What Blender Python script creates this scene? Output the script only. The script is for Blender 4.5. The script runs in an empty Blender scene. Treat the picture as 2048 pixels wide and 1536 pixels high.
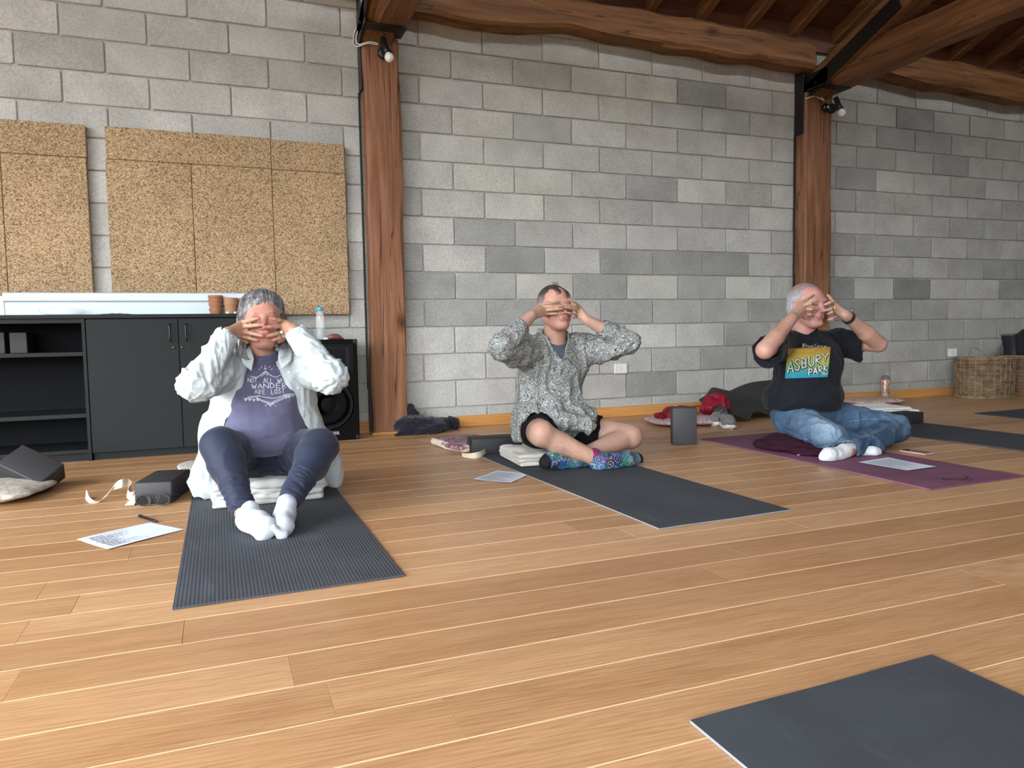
import bpy, bmesh, math, random
import numpy as np
from mathutils import Vector, Matrix
from mathutils.bvhtree import BVHTree
random.seed(7)
PI = math.pi
SC = bpy.context.scene
COL = SC.collection

# ------------------------------------------------------------------ camera
YAW, PITCH, ROLL = 0.372907, -0.067773, -0.017752
CAM = Vector((-1.42183, -5.35967, 0.69586))
F_PX = 1499.95
_f = Vector((math.sin(YAW)*math.cos(PITCH), math.cos(YAW)*math.cos(PITCH), math.sin(PITCH)))
_r = Vector((math.cos(YAW), -math.sin(YAW), 0.0)); _u = _r.cross(_f)
R_ = _r*math.cos(ROLL) + _u*math.sin(ROLL)
U_ = _u*math.cos(ROLL) - _r*math.sin(ROLL)
cd = bpy.data.cameras.new('camera'); cam = bpy.data.objects.new('camera', cd); COL.objects.link(cam)
cd.sensor_width = 36.0; cd.lens = 36.0*F_PX/2048.0; cd.clip_start = 0.05; cd.clip_end = 200
m = Matrix((R_, U_, -_f)).transposed().to_4x4(); m.translation = CAM
cam.matrix_world = m; SC.camera = cam

def ray(px, py):
    return (_f*F_PX + R_*(px-1024) - U_*(py-768)).normalized()
def at(px, py, Y):
    """point of the room seen at a picture position, at depth plane Y"""
    d = ray(px, py); return CAM + d*((Y-CAM.y)/d.y)
def fl(px, py, z=0.0):
    d = ray(px, py); return CAM + d*((z-CAM.z)/d.z)

# ------------------------------------------------------------------ light
w = bpy.data.worlds.new('overcast_sky'); SC.world = w; w.use_nodes = True
nt = w.node_tree; nt.nodes.clear()
wo = nt.nodes.new('ShaderNodeOutputWorld'); bg = nt.nodes.new('ShaderNodeBackground')
tc = nt.nodes.new('ShaderNodeTexCoord'); sx = nt.nodes.new('ShaderNodeSeparateXYZ')
cr = nt.nodes.new('ShaderNodeValToRGB')
cr.color_ramp.elements[0].position = 0.495; cr.color_ramp.elements[0].color = (0.070, 0.070, 0.058, 1)
cr.color_ramp.elements[1].position = 0.54; cr.color_ramp.elements[1].color = (0.93, 0.97, 1.02, 1)
mr = nt.nodes.new('ShaderNodeMapRange'); mr.inputs['From Min'].default_value = -1
nt.links.new(tc.outputs['Generated'], sx.inputs[0]); nt.links.new(sx.outputs['Z'], mr.inputs['Value'])
nt.links.new(mr.outputs[0], cr.inputs[0]); nt.links.new(cr.outputs[0], bg.inputs[0])
bg.inputs[1].default_value = 25.0
nt.links.new(bg.outputs[0], wo.inputs[0])
def area(name, loc, rot, sx_, sy_, energy, color, portal=False):
    l = bpy.data.lights.new(name, 'AREA'); l.shape = 'RECTANGLE'; l.size = sx_; l.size_y = sy_
    l.energy = energy; l.color = color
    if portal: l.cycles.is_portal = True
    o = bpy.data.objects.new(name, l); COL.objects.link(o); o.location = loc; o.rotation_euler = rot
    return o
FRONT_Y = -8.4; LEFT_X = -5.6; RIGHT_X = 9.6
WINS_F = [(-5.3, -2.9), (-2.5, -1.3)]     # windows of the front wall (behind the camera)
WIN_Z = (0.1, 2.7); WIN_ZL = (0.1, 3.7)
WINS_L = [(-8.0, -5.7), (-5.3, -2.3)]                             # windows of the left wall, outside the frame
for a, b in WINS_F:
    area('window_light', ((a+b)/2, FRONT_Y-0.05, sum(WIN_Z)/2), (PI/2, 0, PI), b-a, WIN_Z[1]-WIN_Z[0], 1, (1, 1, 1), True)
for a, b in WINS_L:
    area('window_light', (LEFT_X-0.05, (a+b)/2, sum(WIN_ZL)/2), (PI/2, 0, -PI/2), b-a, WIN_ZL[1]-WIN_ZL[0], 1, (1, 1, 1), True)
SC.view_settings.view_transform = 'Standard'
SC.view_settings.look = 'None'
SC.view_settings.gamma = 1.0
SC.view_settings.use_curve_mapping = False
SC.view_settings.exposure = -0.16
SC.cycles.use_denoising = True
SC.cycles.max_bounces = 7
SC.cycles.sample_clamp_indirect = 6.0

# ------------------------------------------------------------------ helpers
def link(o, parent=None):
    COL.objects.link(o)
    if parent is not None: o.parent = parent
    return o
def tag(o, label=None, cat=None, group=None, kind=None):
    if label: o['label'] = label
    if cat: o['category'] = cat
    if group: o['group'] = group
    if kind: o['kind'] = kind
    return o
def thing(name, label, cat, loc=(0, 0, 0), rz=0.0, group=None):
    o = bpy.data.objects.new(name, None); COL.objects.link(o); o.empty_display_size = 0.1
    o.location = loc; o.rotation_euler = (0, 0, rz)
    return tag(o, label, cat, group)
def add(name, me, mat=None, parent=None, loc=None, rot=None, smooth=False):
    if mat is not None and not me.materials:
        for mm in (mat if isinstance(mat, (list, tuple)) else [mat]): me.materials.append(mm)
    if smooth and len(me.polygons):
        me.polygons.foreach_set('use_smooth', [True]*len(me.polygons))
    o = bpy.data.objects.new(name, me); link(o, parent)
    if loc is not None: o.location = loc
    if rot is not None: o.rotation_euler = rot
    return o
def local(o, P):
    """world point -> local of an (unrotated or z-rotated) thing"""
    mt = Matrix.Translation(o.location) @ Matrix.Rotation(o.rotation_euler.z, 4, 'Z')
    return mt.inverted() @ Vector(P)
class MB:
    """collects simple shapes into one mesh"""
    def __init__(s): s.v = []; s.f = []; s.m = []; s.mi = 0
    def raw(s, vs, fs, mi=None):
        n = len(s.v); s.v += [tuple(v) for v in vs]; s.f += [tuple(i+n for i in f) for f in fs]
        s.m += [s.mi if mi is None else mi]*len(fs); return s
    def box(s, a, b, bev=0.0, M=None, mi=None):
        x0, y0, z0 = [min(a[i], b[i]) for i in range(3)]; x1, y1, z1 = [max(a[i], b[i]) for i in range(3)]
        if bev <= 0:
            vs = [(x, y, z) for x in (x0, x1) for y in (y0, y1) for z in (z0, z1)]
            fs = [(0, 1, 3, 2), (4, 6, 7, 5), (0, 4, 5, 1), (2, 3, 7, 6), (0, 2, 6, 4), (1, 5, 7, 3)]
        else:
            bm = bmesh.new(); bmesh.ops.create_cube(bm, size=1)
            for v in bm.verts:
                v.co = Vector(((x0+x1)/2+v.co.x*(x1-x0), (y0+y1)/2+v.co.y*(y1-y0), (z0+z1)/2+v.co.z*(z1-z0)))
            bmesh.ops.bevel(bm, geom=bm.edges[:], offset=bev, segments=2 if bev > 0.004 else 1, affect='EDGES', profile=0.5)
            bm.verts.index_update()
            vs = [v.co.copy() for v in bm.verts]; fs = [[v.index for v in f.verts] for f in bm.faces]; bm.free()
        if M is not None: vs = [M @ Vector(v) for v in vs]
        return s.raw(vs, fs, mi)
    def tube(s, pts, r, n=8, closed=False, cap=True, mi=None, flat=1.0):
        pts = [Vector(p) for p in pts]; N = len(pts); rs = r if isinstance(r, (list, tuple)) else [r]*N
        vs = []; up = None
        for i, p in enumerate(pts):
            if closed: t = pts[(i+1) % N]-pts[(i-1) % N]
            else: t = pts[min(i+1, N-1)]-pts[max(i-1, 0)]
            if t.length < 1e-9: t = Vector((0, 0, 1))
            t.normalize()
            if up is None: up = t.orthogonal().normalized()
            up = (up - t*up.dot(t))
            if up.length < 1e-6: up = t.orthogonal()
            up.normalize(); sd = t.cross(up)
            for k in range(n):
                a = 2*PI*k/n; vs.append(p + (up*math.cos(a)*flat + sd*math.sin(a))*rs[i])
        fs = []
        for i in range(N if closed else N-1):
            for k in range(n):
                a = i*n+k; b = i*n+(k+1) % n; c = ((i+1) % N)*n+(k+1) % n; d = ((i+1) % N)*n+k
                fs.append((a, b, c, d))
        if cap and not closed:
            fs.append(tuple(range(n-1, -1, -1))); fs.append(tuple((N-1)*n+k for k in range(n)))
        return s.raw(vs, fs, mi)
    def lathe(s, prof, n=24, c=(0, 0, 0), M=None, mi=None, sx=1.0, sy=1.0):
        vs = []; fs = []
        for r, z in prof:
            for k in range(n):
                a = 2*PI*k/n; vs.append(Vector((c[0]+r*math.cos(a)*sx, c[1]+r*math.sin(a)*sy, c[2]+z)))
        for i in range(len(prof)-1):
            for k in range(n):
                fs.append((i*n+k, i*n+(k+1) % n, (i+1)*n+(k+1) % n, (i+1)*n+k))
        fs.append(tuple(range(n-1, -1, -1))); fs.append(tuple((len(prof)-1)*n+k for k in range(n)))
        if M is not None: vs = [M @ v for v in vs]
        return s.raw(vs, fs, mi)
    def ribbon(s, pts, side, wd, th=0.0015, mi=None):
        """flat strap: pts centre line, side = vectors across"""
        vs = []; N = len(pts)
        for i in range(N):
            p = Vector(pts[i]); sd = Vector(side[i] if isinstance(side, list) else side).normalized()*wd/2
            t = (Vector(pts[min(i+1, N-1)])-Vector(pts[max(i-1, 0)])).normalized(); nn = t.cross(sd).normalized()*th/2
            vs += [p-sd-nn, p+sd-nn, p+sd+nn, p-sd+nn]
        fs = []
        for i in range(N-1):
            for k in range(4):
                fs.append((i*4+k, i*4+(k+1) % 4, (i+1)*4+(k+1) % 4, (i+1)*4+k))
        fs += [(3, 2, 1, 0), tuple((N-1)*4+k for k in range(4))]
        return s.raw(vs, fs, mi)
    def mesh(s, name):
        me = bpy.data.meshes.new(name); me.from_pydata(s.v, [], s.f)
        if any(s.m): me.polygons.foreach_set('material_index', s.m)
        me.update(); return me
    def build(s, name, mat, parent=None, smooth=False, loc=None, rot=None, angle=None):
        me = s.mesh(name); o = add(name, me, mat, parent, loc, rot, smooth)
        if angle is not None:
            o_s = me.polygons
            o_s.foreach_set('use_smooth', [True]*len(o_s))
            me.set_sharp_from_angle(angle=angle)
        return o

# ------------------------------------------------------------------ materials
class N:
    """tiny node builder"""
    def __init__(s, name, rough=0.5, spec=0.5):
        s.m = bpy.data.materials.new(name); s.m.use_nodes = True; s.t = s.m.node_tree
        s.b = s.t.nodes['Principled BSDF']; s.b.inputs['Roughness'].default_value = rough
        s.b.inputs['Specular IOR Level'].default_value = spec
        s.tc = s.t.nodes.new('ShaderNodeTexCoord'); s.oi = None
    def new(s, typ, **kw):
        n = s.t.nodes.new('ShaderNode'+typ)
        for k, v in kw.items():
            if isinstance(v, tuple) and k[0] == 'i' and k[1:].isdigit(): n.inputs[int(k[1:])].default_value = v
            elif k[0] == 'i' and k[1:].isdigit(): n.inputs[int(k[1:])].default_value = v
            elif hasattr(n, k): setattr(n, k, v)
            else: n.inputs[k.replace('_', ' ')].default_value = v
        return n
    def l(s, a, b): s.t.links.new(a, b)
    def co(s, scale=(1, 1, 1), src='Object', rnd=False, rot=(0, 0, 0)):
        mp = s.new('Mapping'); mp.inputs['Scale'].default_value = scale; mp.inputs['Rotation'].default_value = rot
        s.l(s.tc.outputs[src], mp.inputs[0])
        if rnd:
            if s.oi is None: s.oi = s.new('ObjectInfo')
            mu = s.new('Math', operation='MULTIPLY'); mu.inputs[1].default_value = 37.0
            s.l(s.oi.outputs['Random'], mu.inputs[0]); s.l(mu.outputs[0], mp.inputs['Location'])
        return mp.outputs[0]
    def noise(s, vec, scale, detail=4, rough=0.55, dist=0.0):
        n = s.new('TexNoise'); n.inputs['Scale'].default_value = scale; n.inputs['Detail'].default_value = detail
        n.inputs['Roughness'].default_value = rough; n.inputs['Distortion'].default_value = dist
        s.l(vec, n.inputs['Vector']); return n.outputs['Fac']
    def vor(s, vec, scale, out='Distance', feat='F1'):
        n = s.new('TexVoronoi', feature=feat); n.inputs['Scale'].default_value = scale
        s.l(vec, n.inputs['Vector']); return n.outputs[out]
    def ramp(s, fac, stops, interp='LINEAR'):
        n = s.new('ValToRGB'); e = n.color_ramp; e.interpolation = interp
        while len(e.elements) > 1: e.elements.remove(e.elements[-1])
        for i, (p, c) in enumerate(stops):
            el = e.elements[0] if i == 0 else e.elements.new(p)
            el.position = p; el.color = (c[0], c[1], c[2], 1) if not isinstance(c, (int, float)) else (c, c, c, 1)
        s.l(fac, n.inputs[0]); return n.outputs[0]
    def mix(s, a, b, fac=0.5, mode='MIX'):
        n = s.new('Mix', data_type='RGBA', blend_type=mode)
        def put(v, k):
            if hasattr(v, 'links'): s.l(v, n.inputs[k])
            elif isinstance(v, (int, float)): n.inputs[k].default_value = v if k == 0 else (v, v, v, 1)
            else: n.inputs[k].default_value = (v[0], v[1], v[2], 1)
        put(fac, 0); put(a, 6); put(b, 7); return n.outputs[2]
    def math(s, op, a, b=0.0, c=None):
        n = s.new('Math', operation=op)
        for i, v in enumerate((a, b) if c is None else (a, b, c)):
            if hasattr(v, 'links'): s.l(v, n.inputs[i])
            else: n.inputs[i].default_value = v
        return n.outputs[0]
    def color(s, c):
        if hasattr(c, 'links'): s.l(c, s.b.inputs['Base Color'])
        else: s.b.inputs['Base Color'].default_value = (c[0], c[1], c[2], 1)
        return s
    def rough(s, c):
        s.l(c, s.b.inputs['Roughness']); return s
    def bump(s, h, strength=0.3, dist=0.01):
        n = s.new('Bump'); n.inputs['Strength'].default_value = strength; n.inputs['Distance'].default_value = dist
        s.l(h, n.inputs['Height']); s.l(n.outputs[0], s.b.inputs['Normal']); return s
    def objcol(s):
        if s.oi is None: s.oi = s.new('ObjectInfo')
        return s.oi.outputs['Color']
def plain(name, c, rough=0.5, metal=0.0, spec=0.5, bump=None):
    n = N(name, rough, spec); n.b.inputs['Metallic'].default_value = metal
    if bump:
        nz = n.noise(n.co(), bump[0], 3); n.bump(nz, bump[1], bump[2])
        n.color(n.mix(c, tuple(x*0.8 for x in c), nz))
    else: n.color(c)
    return n.m

def mat_block():
    n = N('concrete_block', 0.95, 0.15); v = n.co(rnd=True)
    fine = n.noise(v, 240, 2, 0.7); mid = n.noise(v, 60, 3, 0.6); big = n.noise(v, 4.0, 3, 0.5)
    sp = n.ramp(fine, [(0.30, 0.60), (0.5, 0.97), (0.68, 1.28)])
    c = n.mix(n.objcol(), sp, 0.75, 'MULTIPLY')
    c = n.mix(c, n.ramp(big, [(0.3, 0.82), (0.7, 1.12)]), 0.8, 'MULTIPLY')
    c = n.mix(c, n.ramp(mid, [(0.35, 0.85), (0.6, 1.08)]), 0.6, 'MULTIPLY')
    pits = n.ramp(n.vor(v, 130), [(0.0, 0.35), (0.16, 1.0)])
    c = n.mix(c, pits, 0.45, 'MULTIPLY')
    n.color(c); n.bump(n.math('ADD', fine, mid), 0.5, 0.004); return n.m
def mat_mortar():
    n = N('mortar', 0.95, 0.1); v = n.co()
    f = n.noise(v, 120, 3, 0.7)
    n.color(n.ramp(f, [(0.3, (0.30, 0.295, 0.27)), (0.7, (0.44, 0.43, 0.40))])); n.bump(f, 0.5, 0.004); return n.m
def mat_cork():
    n = N('cork_granulate', 0.9, 0.15); v = n.co(rnd=True)
    cells = n.new('TexVoronoi'); cells.inputs['Scale'].default_value = 165; n.l(v, cells.inputs['Vector'])
    sp = n.new('SeparateColor'); n.l(cells.outputs['Color'], sp.inputs[0])
    c = n.ramp(sp.outputs[0], [(0.0, (0.10, 0.062, 0.032)), (0.15, (0.20, 0.13, 0.07)), (0.45, (0.31, 0.212, 0.118)), (0.8, (0.385, 0.275, 0.162)), (1.0, (0.49, 0.37, 0.24))])
    big = n.noise(v, 3.0, 3)
    c = n.mix(c, n.ramp(big, [(0.3, 0.84), (0.7, 1.12)]), 0.7, 'MULTIPLY')
    n.color(c); n.bump(cells.outputs['Distance'], 0.5, 0.004); return n.m
def mat_plank():
    n = N('oak_plank', 0.34, 0.45)
    g = n.co((1.3, 16, 16), rnd=True); g2 = n.co((9, 260, 60), rnd=True); g3 = n.co((1.0, 3.4, 3.4), rnd=True)
    ring = n.new('TexWave', wave_type='RINGS', rings_direction='SPHERICAL'); ring.inputs['Scale'].default_value = 5.5
    ring.inputs['Distortion'].default_value = 7.0; ring.inputs['Detail'].default_value = 3; ring.inputs['Detail Scale'].default_value = 1.1
    n.l(n.co((0.55, 7.0, 2.0), rnd=True), ring.inputs['Vector'])
    base = n.ramp(n.oi.outputs['Random'], [(0.0, (0.38, 0.212, 0.100)), (0.3, (0.42, 0.242, 0.118)), (0.6, (0.45, 0.265, 0.133)), (0.85, (0.48, 0.290, 0.150)), (1.0, (0.52, 0.330, 0.180))])
    a = n.noise(g, 1.6, 5, 0.6, 0.6)
    c = n.mix(base, n.ramp(a, [(0.3, (0.78, 0.72, 0.65)), (0.55, (1, 1, 1)), (0.75, (1.12, 1.10, 1.07))]), 0.7, 'MULTIPLY')
    c = n.mix(c, n.ramp(ring.outputs['Fac'], [(0.0, (0.80, 0.74, 0.66)), (0.5, (1, 1, 1)), (1.0, (1.07, 1.06, 1.05))]), 0.55, 'MULTIPLY')
    fibre = n.noise(g2, 1.0, 3, 0.6)
    c = n.mix(c, n.ramp(fibre, [(0.32, (0.70, 0.63, 0.55)), (0.5, (1, 1, 1)), (0.8, (1.06, 1.05, 1.03))]), 0.65, 'MULTIPLY')
    pt = n.noise(g3, 1.0, 2)
    c = n.mix(c, n.ramp(pt, [(0.35, (0.92, 0.86, 0.82)), (0.7, (1.06, 1.05, 1.03))]), 0.7, 'MULTIPLY')
    n.color(c); n.rough(n.ramp(fibre, [(0.2, 0.44), (0.8, 0.31)])); n.bump(fibre, 0.07, 0.002); return n.m
def mat_timber(name, dark, mid, light, sc=1.0, axis=2, rough=0.6, crack=True):
    n = N(name, rough, 0.3)
    s = [11*sc]*3; s[axis] = 0.8*sc; s2 = [75*sc]*3; s2[axis] = 2.2*sc
    a = n.noise(n.co(tuple(s)), 1.0, 5, 0.6, 1.2); b = n.noise(n.co(tuple(s2)), 1.0, 3, 0.6)
    c = n.ramp(a, [(0.22, dark), (0.5, mid), (0.78, light)])
    c = n.mix(c, n.ramp(b, [(0.3, 0.62), (0.55, 1.0), (0.8, 1.15)]), 0.6, 'MULTIPLY')
    s3 = [1.8*sc]*3; s3[axis] = 0.9*sc
    kn = n.vor(n.co(tuple(s3)), 1.6)
    c = n.mix(n.ramp(kn, [(0.03, (0.20, 0.14, 0.11)), (0.08, (0.62, 0.50, 0.42)), (0.15, (1, 1, 1))]), c, 1.0, 'MULTIPLY')
    if crack:
        s4 = [13*sc]*3; s4[axis] = 0.35*sc
        k = n.noise(n.co(tuple(s4)), 1.0, 3, 0.5, 0.3)
        c = n.mix(c, n.ramp(n.math('ABSOLUTE', n.math('SUBTRACT', k, 0.56)), [(0.0, (0.10, 0.07, 0.05)), (0.006, (0.45, 0.36, 0.30)), (0.014, (1, 1, 1))]), 0.8, 'MULTIPLY')
    n.color(c); n.bump(n.math('ADD', b, a), 0.35, 0.006); return n.m
def mat_cloth(name, c, c2=None, weave=900, big=6, rough=0.9, bstr=0.15, sheen=0.2):
    n = N(name, rough, 0.2); v = n.co()
    a = n.noise(v, weave, 1); b = n.noise(v, big, 4)
    c2 = c2 or tuple(x*0.82 for x in c)
    col = n.mix(c2, c, n.ramp(b, [(0.3, 0.0), (0.7, 1.0)]))
    col = n.mix(col, n.ramp(a, [(0.3, 0.88), (0.7, 1.08)]), 0.6, 'MULTIPLY')
    n.color(col); n.b.inputs['Sheen Weight'].default_value = sheen; n.b.inputs['Sheen Roughness'].default_value = 0.5
    n.bump(n.math('ADD', a, n.noise(v, 45, 3)), bstr, 0.003); return n.m
M_BLOCK = mat_block(); M_MORTAR = mat_mortar(); M_CORK = mat_cork(); M_PLANK = mat_plank()
M_SEAM_GLINT = plain('plank_edge_glint', (0.72, 0.50, 0.30), 0.5)  # light caught by the plank chamfers, painted as a paler edge colour
M_POST = mat_timber('post_timber', (0.10, 0.043, 0.020), (0.215, 0.096, 0.048), (0.33, 0.170, 0.088))
M_BEAM = mat_timber('beam_timber', (0.075, 0.030, 0.010), (0.185, 0.080, 0.027), (0.29, 0.140, 0.052), axis=0)
M_TIE = mat_timber('tie_timber', (0.070, 0.027, 0.010), (0.165, 0.070, 0.027), (0.26, 0.122, 0.050), axis=1)
M_RAFT = mat_timber('rafter_timber', (0.09, 0.035, 0.015), (0.19, 0.082, 0.034), (0.29, 0.14, 0.06), axis=1, crack=False)
M_DECK = mat_timber('roof_boards', (0.05, 0.018, 0.010), (0.105, 0.038, 0.019), (0.16, 0.062, 0.030), axis=0, crack=False)
M_BASE = mat_timber('varnished_skirting', (0.42, 0.19, 0.055), (0.52, 0.25, 0.075), (0.60, 0.31, 0.10), axis=0, rough=0.35, crack=False)
M_STEEL = plain('black_steel', (0.017, 0.015, 0.014), 0.45, 0.3, bump=(30, 0.1, 0.002))
M_BLACK = plain('matt_black_plastic', (0.006, 0.006, 0.007), 0.42)
M_WHITEP = plain('white_plastic', (0.72, 0.71, 0.66), 0.35)
M_CABLE = plain('white_cable', (0.66, 0.65, 0.62), 0.5)
M_PLASTER = plain('grey_plaster', (0.30, 0.29, 0.27), 0.9, bump=(20, 0.1, 0.003))
# ------------------------------------------------------------------ setting: shell
def struct(o, **kw): return tag(o, kind='structure', **kw)
HL, HH, Z0 = 0.48431, 0.2, 0.15          # block module, course height, first bed joint
XW0, XW1 = LEFT_X, RIGHT_X
wall = MB().box((XW0-0.2, 0.012, -0.1), (XW1+0.2, 0.25, 3.6)).build('wall_back', M_MORTAR); struct(wall)
def block_mesh(Lx, Hz):
    """block face with eased rounded corners, its front 12 mm proud of the bed joints"""
    g = 0.0045; w2 = Lx/2-g; h2 = Hz/2-g; c = 0.010; e = 0.004
    def ring(dw, y):
        a, b = w2-dw, h2-dw
        return [(-a+c, y, -b), (a-c, y, -b), (a, y, -b+c), (a, y, b-c), (a-c, y, b), (-a+c, y, b), (-a, y, b-c), (-a, y, -b+c)]
    v = ring(0, 0.02)+ring(0, e)+ring(e, 0.0)
    f = [(i, (i+1) % 8, 8+(i+1) % 8, 8+i) for i in range(8)]+[(8+i, 8+(i+1) % 8, 16+(i+1) % 8, 16+i) for i in range(8)]
    f.append(tuple(range(16, 24)))
    me = bpy.data.meshes.new('brick'); me.from_pydata(v, [], f); me.update(); me.materials.append(M_BLOCK); return me
_bm = {}
def block(x0, x1, z0, z1, tone):
    key = (round(x1-x0, 3), round(z1-z0, 3))
    if key not in _bm: _bm[key] = block_mesh(*key)
    o = bpy.data.objects.new('brick', _bm[key]); link(o, wall)
    o.location = ((x0+x1)/2, random.uniform(-0.0015, 0.0015), (z0+z1)/2)
    o.rotation_euler = (random.uniform(-.002, .002), 0, random.uniform(-.0012, .0012))
    o.color = (tone[0], tone[1], tone[2], 1); return o
T = {'d': 0.315, 'D': 0.275, 'm': 0.42, 'k': 0.375, 'l': 0.46, 'y': 0.465, 'p': 0.42}
def tone(k):
    t = T[k]*random.uniform(0.94, 1.06)
    tint = {'y': (1.01, 1.0, 0.90), 'p': (1.03, 0.985, 0.91), 'd': (1.0, 1.0, 0.955), 'D': (1.0, 1.0, 0.965)}.get(k, (1.0, 0.995, 0.925))
    return tuple(t*x for x in tint)
# tones read off the wall; key = (bay, course, first half-block index)
TN = {}
def row(bay, k, u0, s):
    for i, ch in enumerate(s): TN[(bay, k, u0+i)] = ch
row(0, 0, -.5, 'llmldmlmm'); row(0, 1, -1, 'lllmmmdkm'); row(0, 2, -.5, 'lllllldkm'); row(0, 3, -1, 'kddkdkkdm')
row(0, 4, -.5, 'dkydydykm'); row(0, 5, -1, 'dlDmdDDkk'); row(0, 6, -.5, 'ldkmlmlk'); row(0, 7, -1, 'dmymkmkm')
row(0, 8, -.5, 'lyymdlkl'); row(0, 9, -1, 'klmmkmmk'); row(0, 10, -.5, 'mykmpmpm'); row(0, 11, -1, 'mmppymkpm')
row(0, 12, -.5, 'mmkyydkp'); row(0, 13, -1, 'mmkmmmpp')
row(1, 3, -2, 'mddkmmm'); row(1, 4, -1.5, 'dlDyld'); row(1, 5, -1, 'lmlkdd'); row(1, 6, -1.5, 'kkkmkl'); row(1, 7, -1, 'llmkmm')
row(1, 8, -1.5, 'mkpmmk'); row(1, 9, -1, 'dlmkmm'); row(1, 10, -1.5, 'mkpdpp'); row(1, 11, -1, 'mddkkm'); row(1, 12, -1.5, 'mmDmpp')
row(-1, 10, -5, 'mmmkm'); row(-1, 11, -4.5, 'kylym'); row(-1, 12, -5, 'mkmmm'); row(-1, 9, -4.5, 'kmmmk'); row(-1, 5, -1, 'k'); row(-1, 4, -.5, 'k'); row(-1, 3, -.5, 'k')
OFF = {0: 0.0, 1: 4.35411, -1: -0.54342}
LIM = {-1: (-3.2, -0.30), 0: (-0.30, 3.55), 1: (3.55, 6.75)}
nb = 0
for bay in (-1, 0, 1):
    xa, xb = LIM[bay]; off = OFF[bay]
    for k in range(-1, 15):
        z0 = Z0+k*HH if k >= 0 else 0.0; z1 = Z0+(k+1)*HH
        if z0 > 3.02: continue
        z1 = min(z1, 3.15)
        odd = (k % 2 == 1) if k >= 0 else True
        sh = (0.0 if odd else 0.5)
        if k < 3: sh -= 0.03
        i0 = math.floor((xa-off)/HL - sh)
        u = i0+sh
        while True:
            a = off+u*HL; b = a+HL
            if a >= xb-0.02: break
            a2, b2 = max(a, xa), min(b, xb)
            if b2-a2 > 0.04 and not (bay == -1 and z1 < 0.80 and b2 < -1.1):
                ch = TN.get((bay, k, round((u+(0.03 if k < 3 else 0))*2)/2)) or random.choice('mmlkmkl' if k > 0 else 'mlmk')
                if k < 0: ch = 'm'
                block(a2, b2, z0, z1, tuple(q_*(0.86 if bay == 1 else 1.0) for q_ in tone(ch))); nb += 1  # right bay toned down: weaker window light put into the block colours
            u += 1
# the rest of the wall outside the frame, joined
mbx = MB()
for (xa, xb) in ((LEFT_X, -3.2), (6.75, RIGHT_X)):
    for k in range(0, 15):
        x = xa + (0.24 if k % 2 else 0)
        while x < xb-0.1:
            mbx.box((x+.005, 0.0, Z0+k*HH+.005), (min(x+HL, xb)-.005, 0.02, Z0+(k+1)*HH-.005)); x += HL
o = mbx.build('outer_bricks', M_BLOCK, wall); o.color = (0.28, 0.28, 0.265, 1); tag(o, kind='stuff')

# floor: subfloor with single planks
floor = MB().box((XW0-.2, FRONT_Y-.2, -0.15), (XW1+.2, 0.3, -0.02)).build('floor', plain('subfloor', (0.05, 0.03, 0.02), 0.9)); struct(floor)
PW = 0.16
def plank(x0, x1, y0, y1, stuff=None):
    L = x1-x0; W = y1-y0; c = 0.0013; g = 0.0002
    a, b = L/2-g, W/2-g
    v = [(-a, -b, -0.02), (a, -b, -0.02), (a, b, -0.02), (-a, b, -0.02), (-a, -b, -c*.35), (a, -b, -c*.35), (a, b, -c*.35), (-a, b, -c*.35),
         (-a+c*.4, -b+c*1.6, 0), (a-c*.4, -b+c*1.6, 0), (a-c*.4, b-c*1.6, 0), (-a+c*.4, b-c*1.6, 0)]
    f = [(8, 9, 10, 11), (4, 5, 9, 8), (5, 6, 10, 9), (6, 7, 11, 10), (7, 4, 8, 11), (0, 1, 5, 4), (1, 2, 6, 5), (2, 3, 7, 6), (3, 0, 4, 7)]
    if stuff is not None:
        stuff.raw([(p[0]+(x0+x1)/2, p[1]+(y0+y1)/2, p[2]) for p in v], f); return
    me = bpy.data.meshes.new('plank'); me.from_pydata(v, [], f); me.materials.append(M_PLANK); me.materials.append(M_SEAM_GLINT)
    me.polygons[1].material_index = 1; me.polygons[3].material_index = 1  # long-side chamfers carry the painted-in reflection
    o = bpy.data.objects.new('plank', me); link(o, floor); o.location = ((x0+x1)/2, (y0+y1)/2, random.uniform(-.0003, .0002))
rp = random.Random(11); np_ = 0; rest = MB()
y1 = -0.005 ; rows = []
yy = -3.205+PW*20
while yy > FRONT_Y: rows.append((yy-PW, yy)); yy -= PW
ENDS = {(-3.525, -3.685): [-1.838], (-3.685, -3.845): [-1.306, 1.4], (-2.565, -2.725): [0.12]}
for (a, b) in rows:
    b = min(b, 0.0)
    if b-a < 0.02: continue
    # visible stretch of this row: from the left edge to the right edge of the view
    ym = (a+b)/2
    vis = ym > -4.95
    xl = (-2.9 if ym > -1 else -2.6 if ym > -3 else -2.4) - 0.3; xr = min(6.9, 7.2+(ym)*1.75) if ym < 0 else 7.0
    xr = max(xr, 0.2)
    ends = []
    for (ea, eb), e in ENDS.items():
        if abs(a-eb) < 0.02: ends = list(e)
    if not ends:
        ends = [rp.uniform(-2.2, -0.6)]
    x = ends[-1]
    while x < xr: x += rp.uniform(1.5, 2.4); ends.append(x)
    x = ends[0]
    while x > xl: x -= rp.uniform(1.5, 2.4); ends.insert(0, x)
    for p, q in zip(ends[:-1], ends[1:]):
        if vis and q > xl and p < xr and np_ < 298: plank(p, q, a, b); np_ += 1
        else: plank(p, q, a, b, rest)
    if ends[0] > XW0: plank(XW0, ends[0], a, b, rest)
    if ends[-1] < XW1: plank(ends[-1], XW1, a, b, rest)
o = rest.build('outer_planks', M_PLANK, floor); tag(o, kind='stuff')

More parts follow.
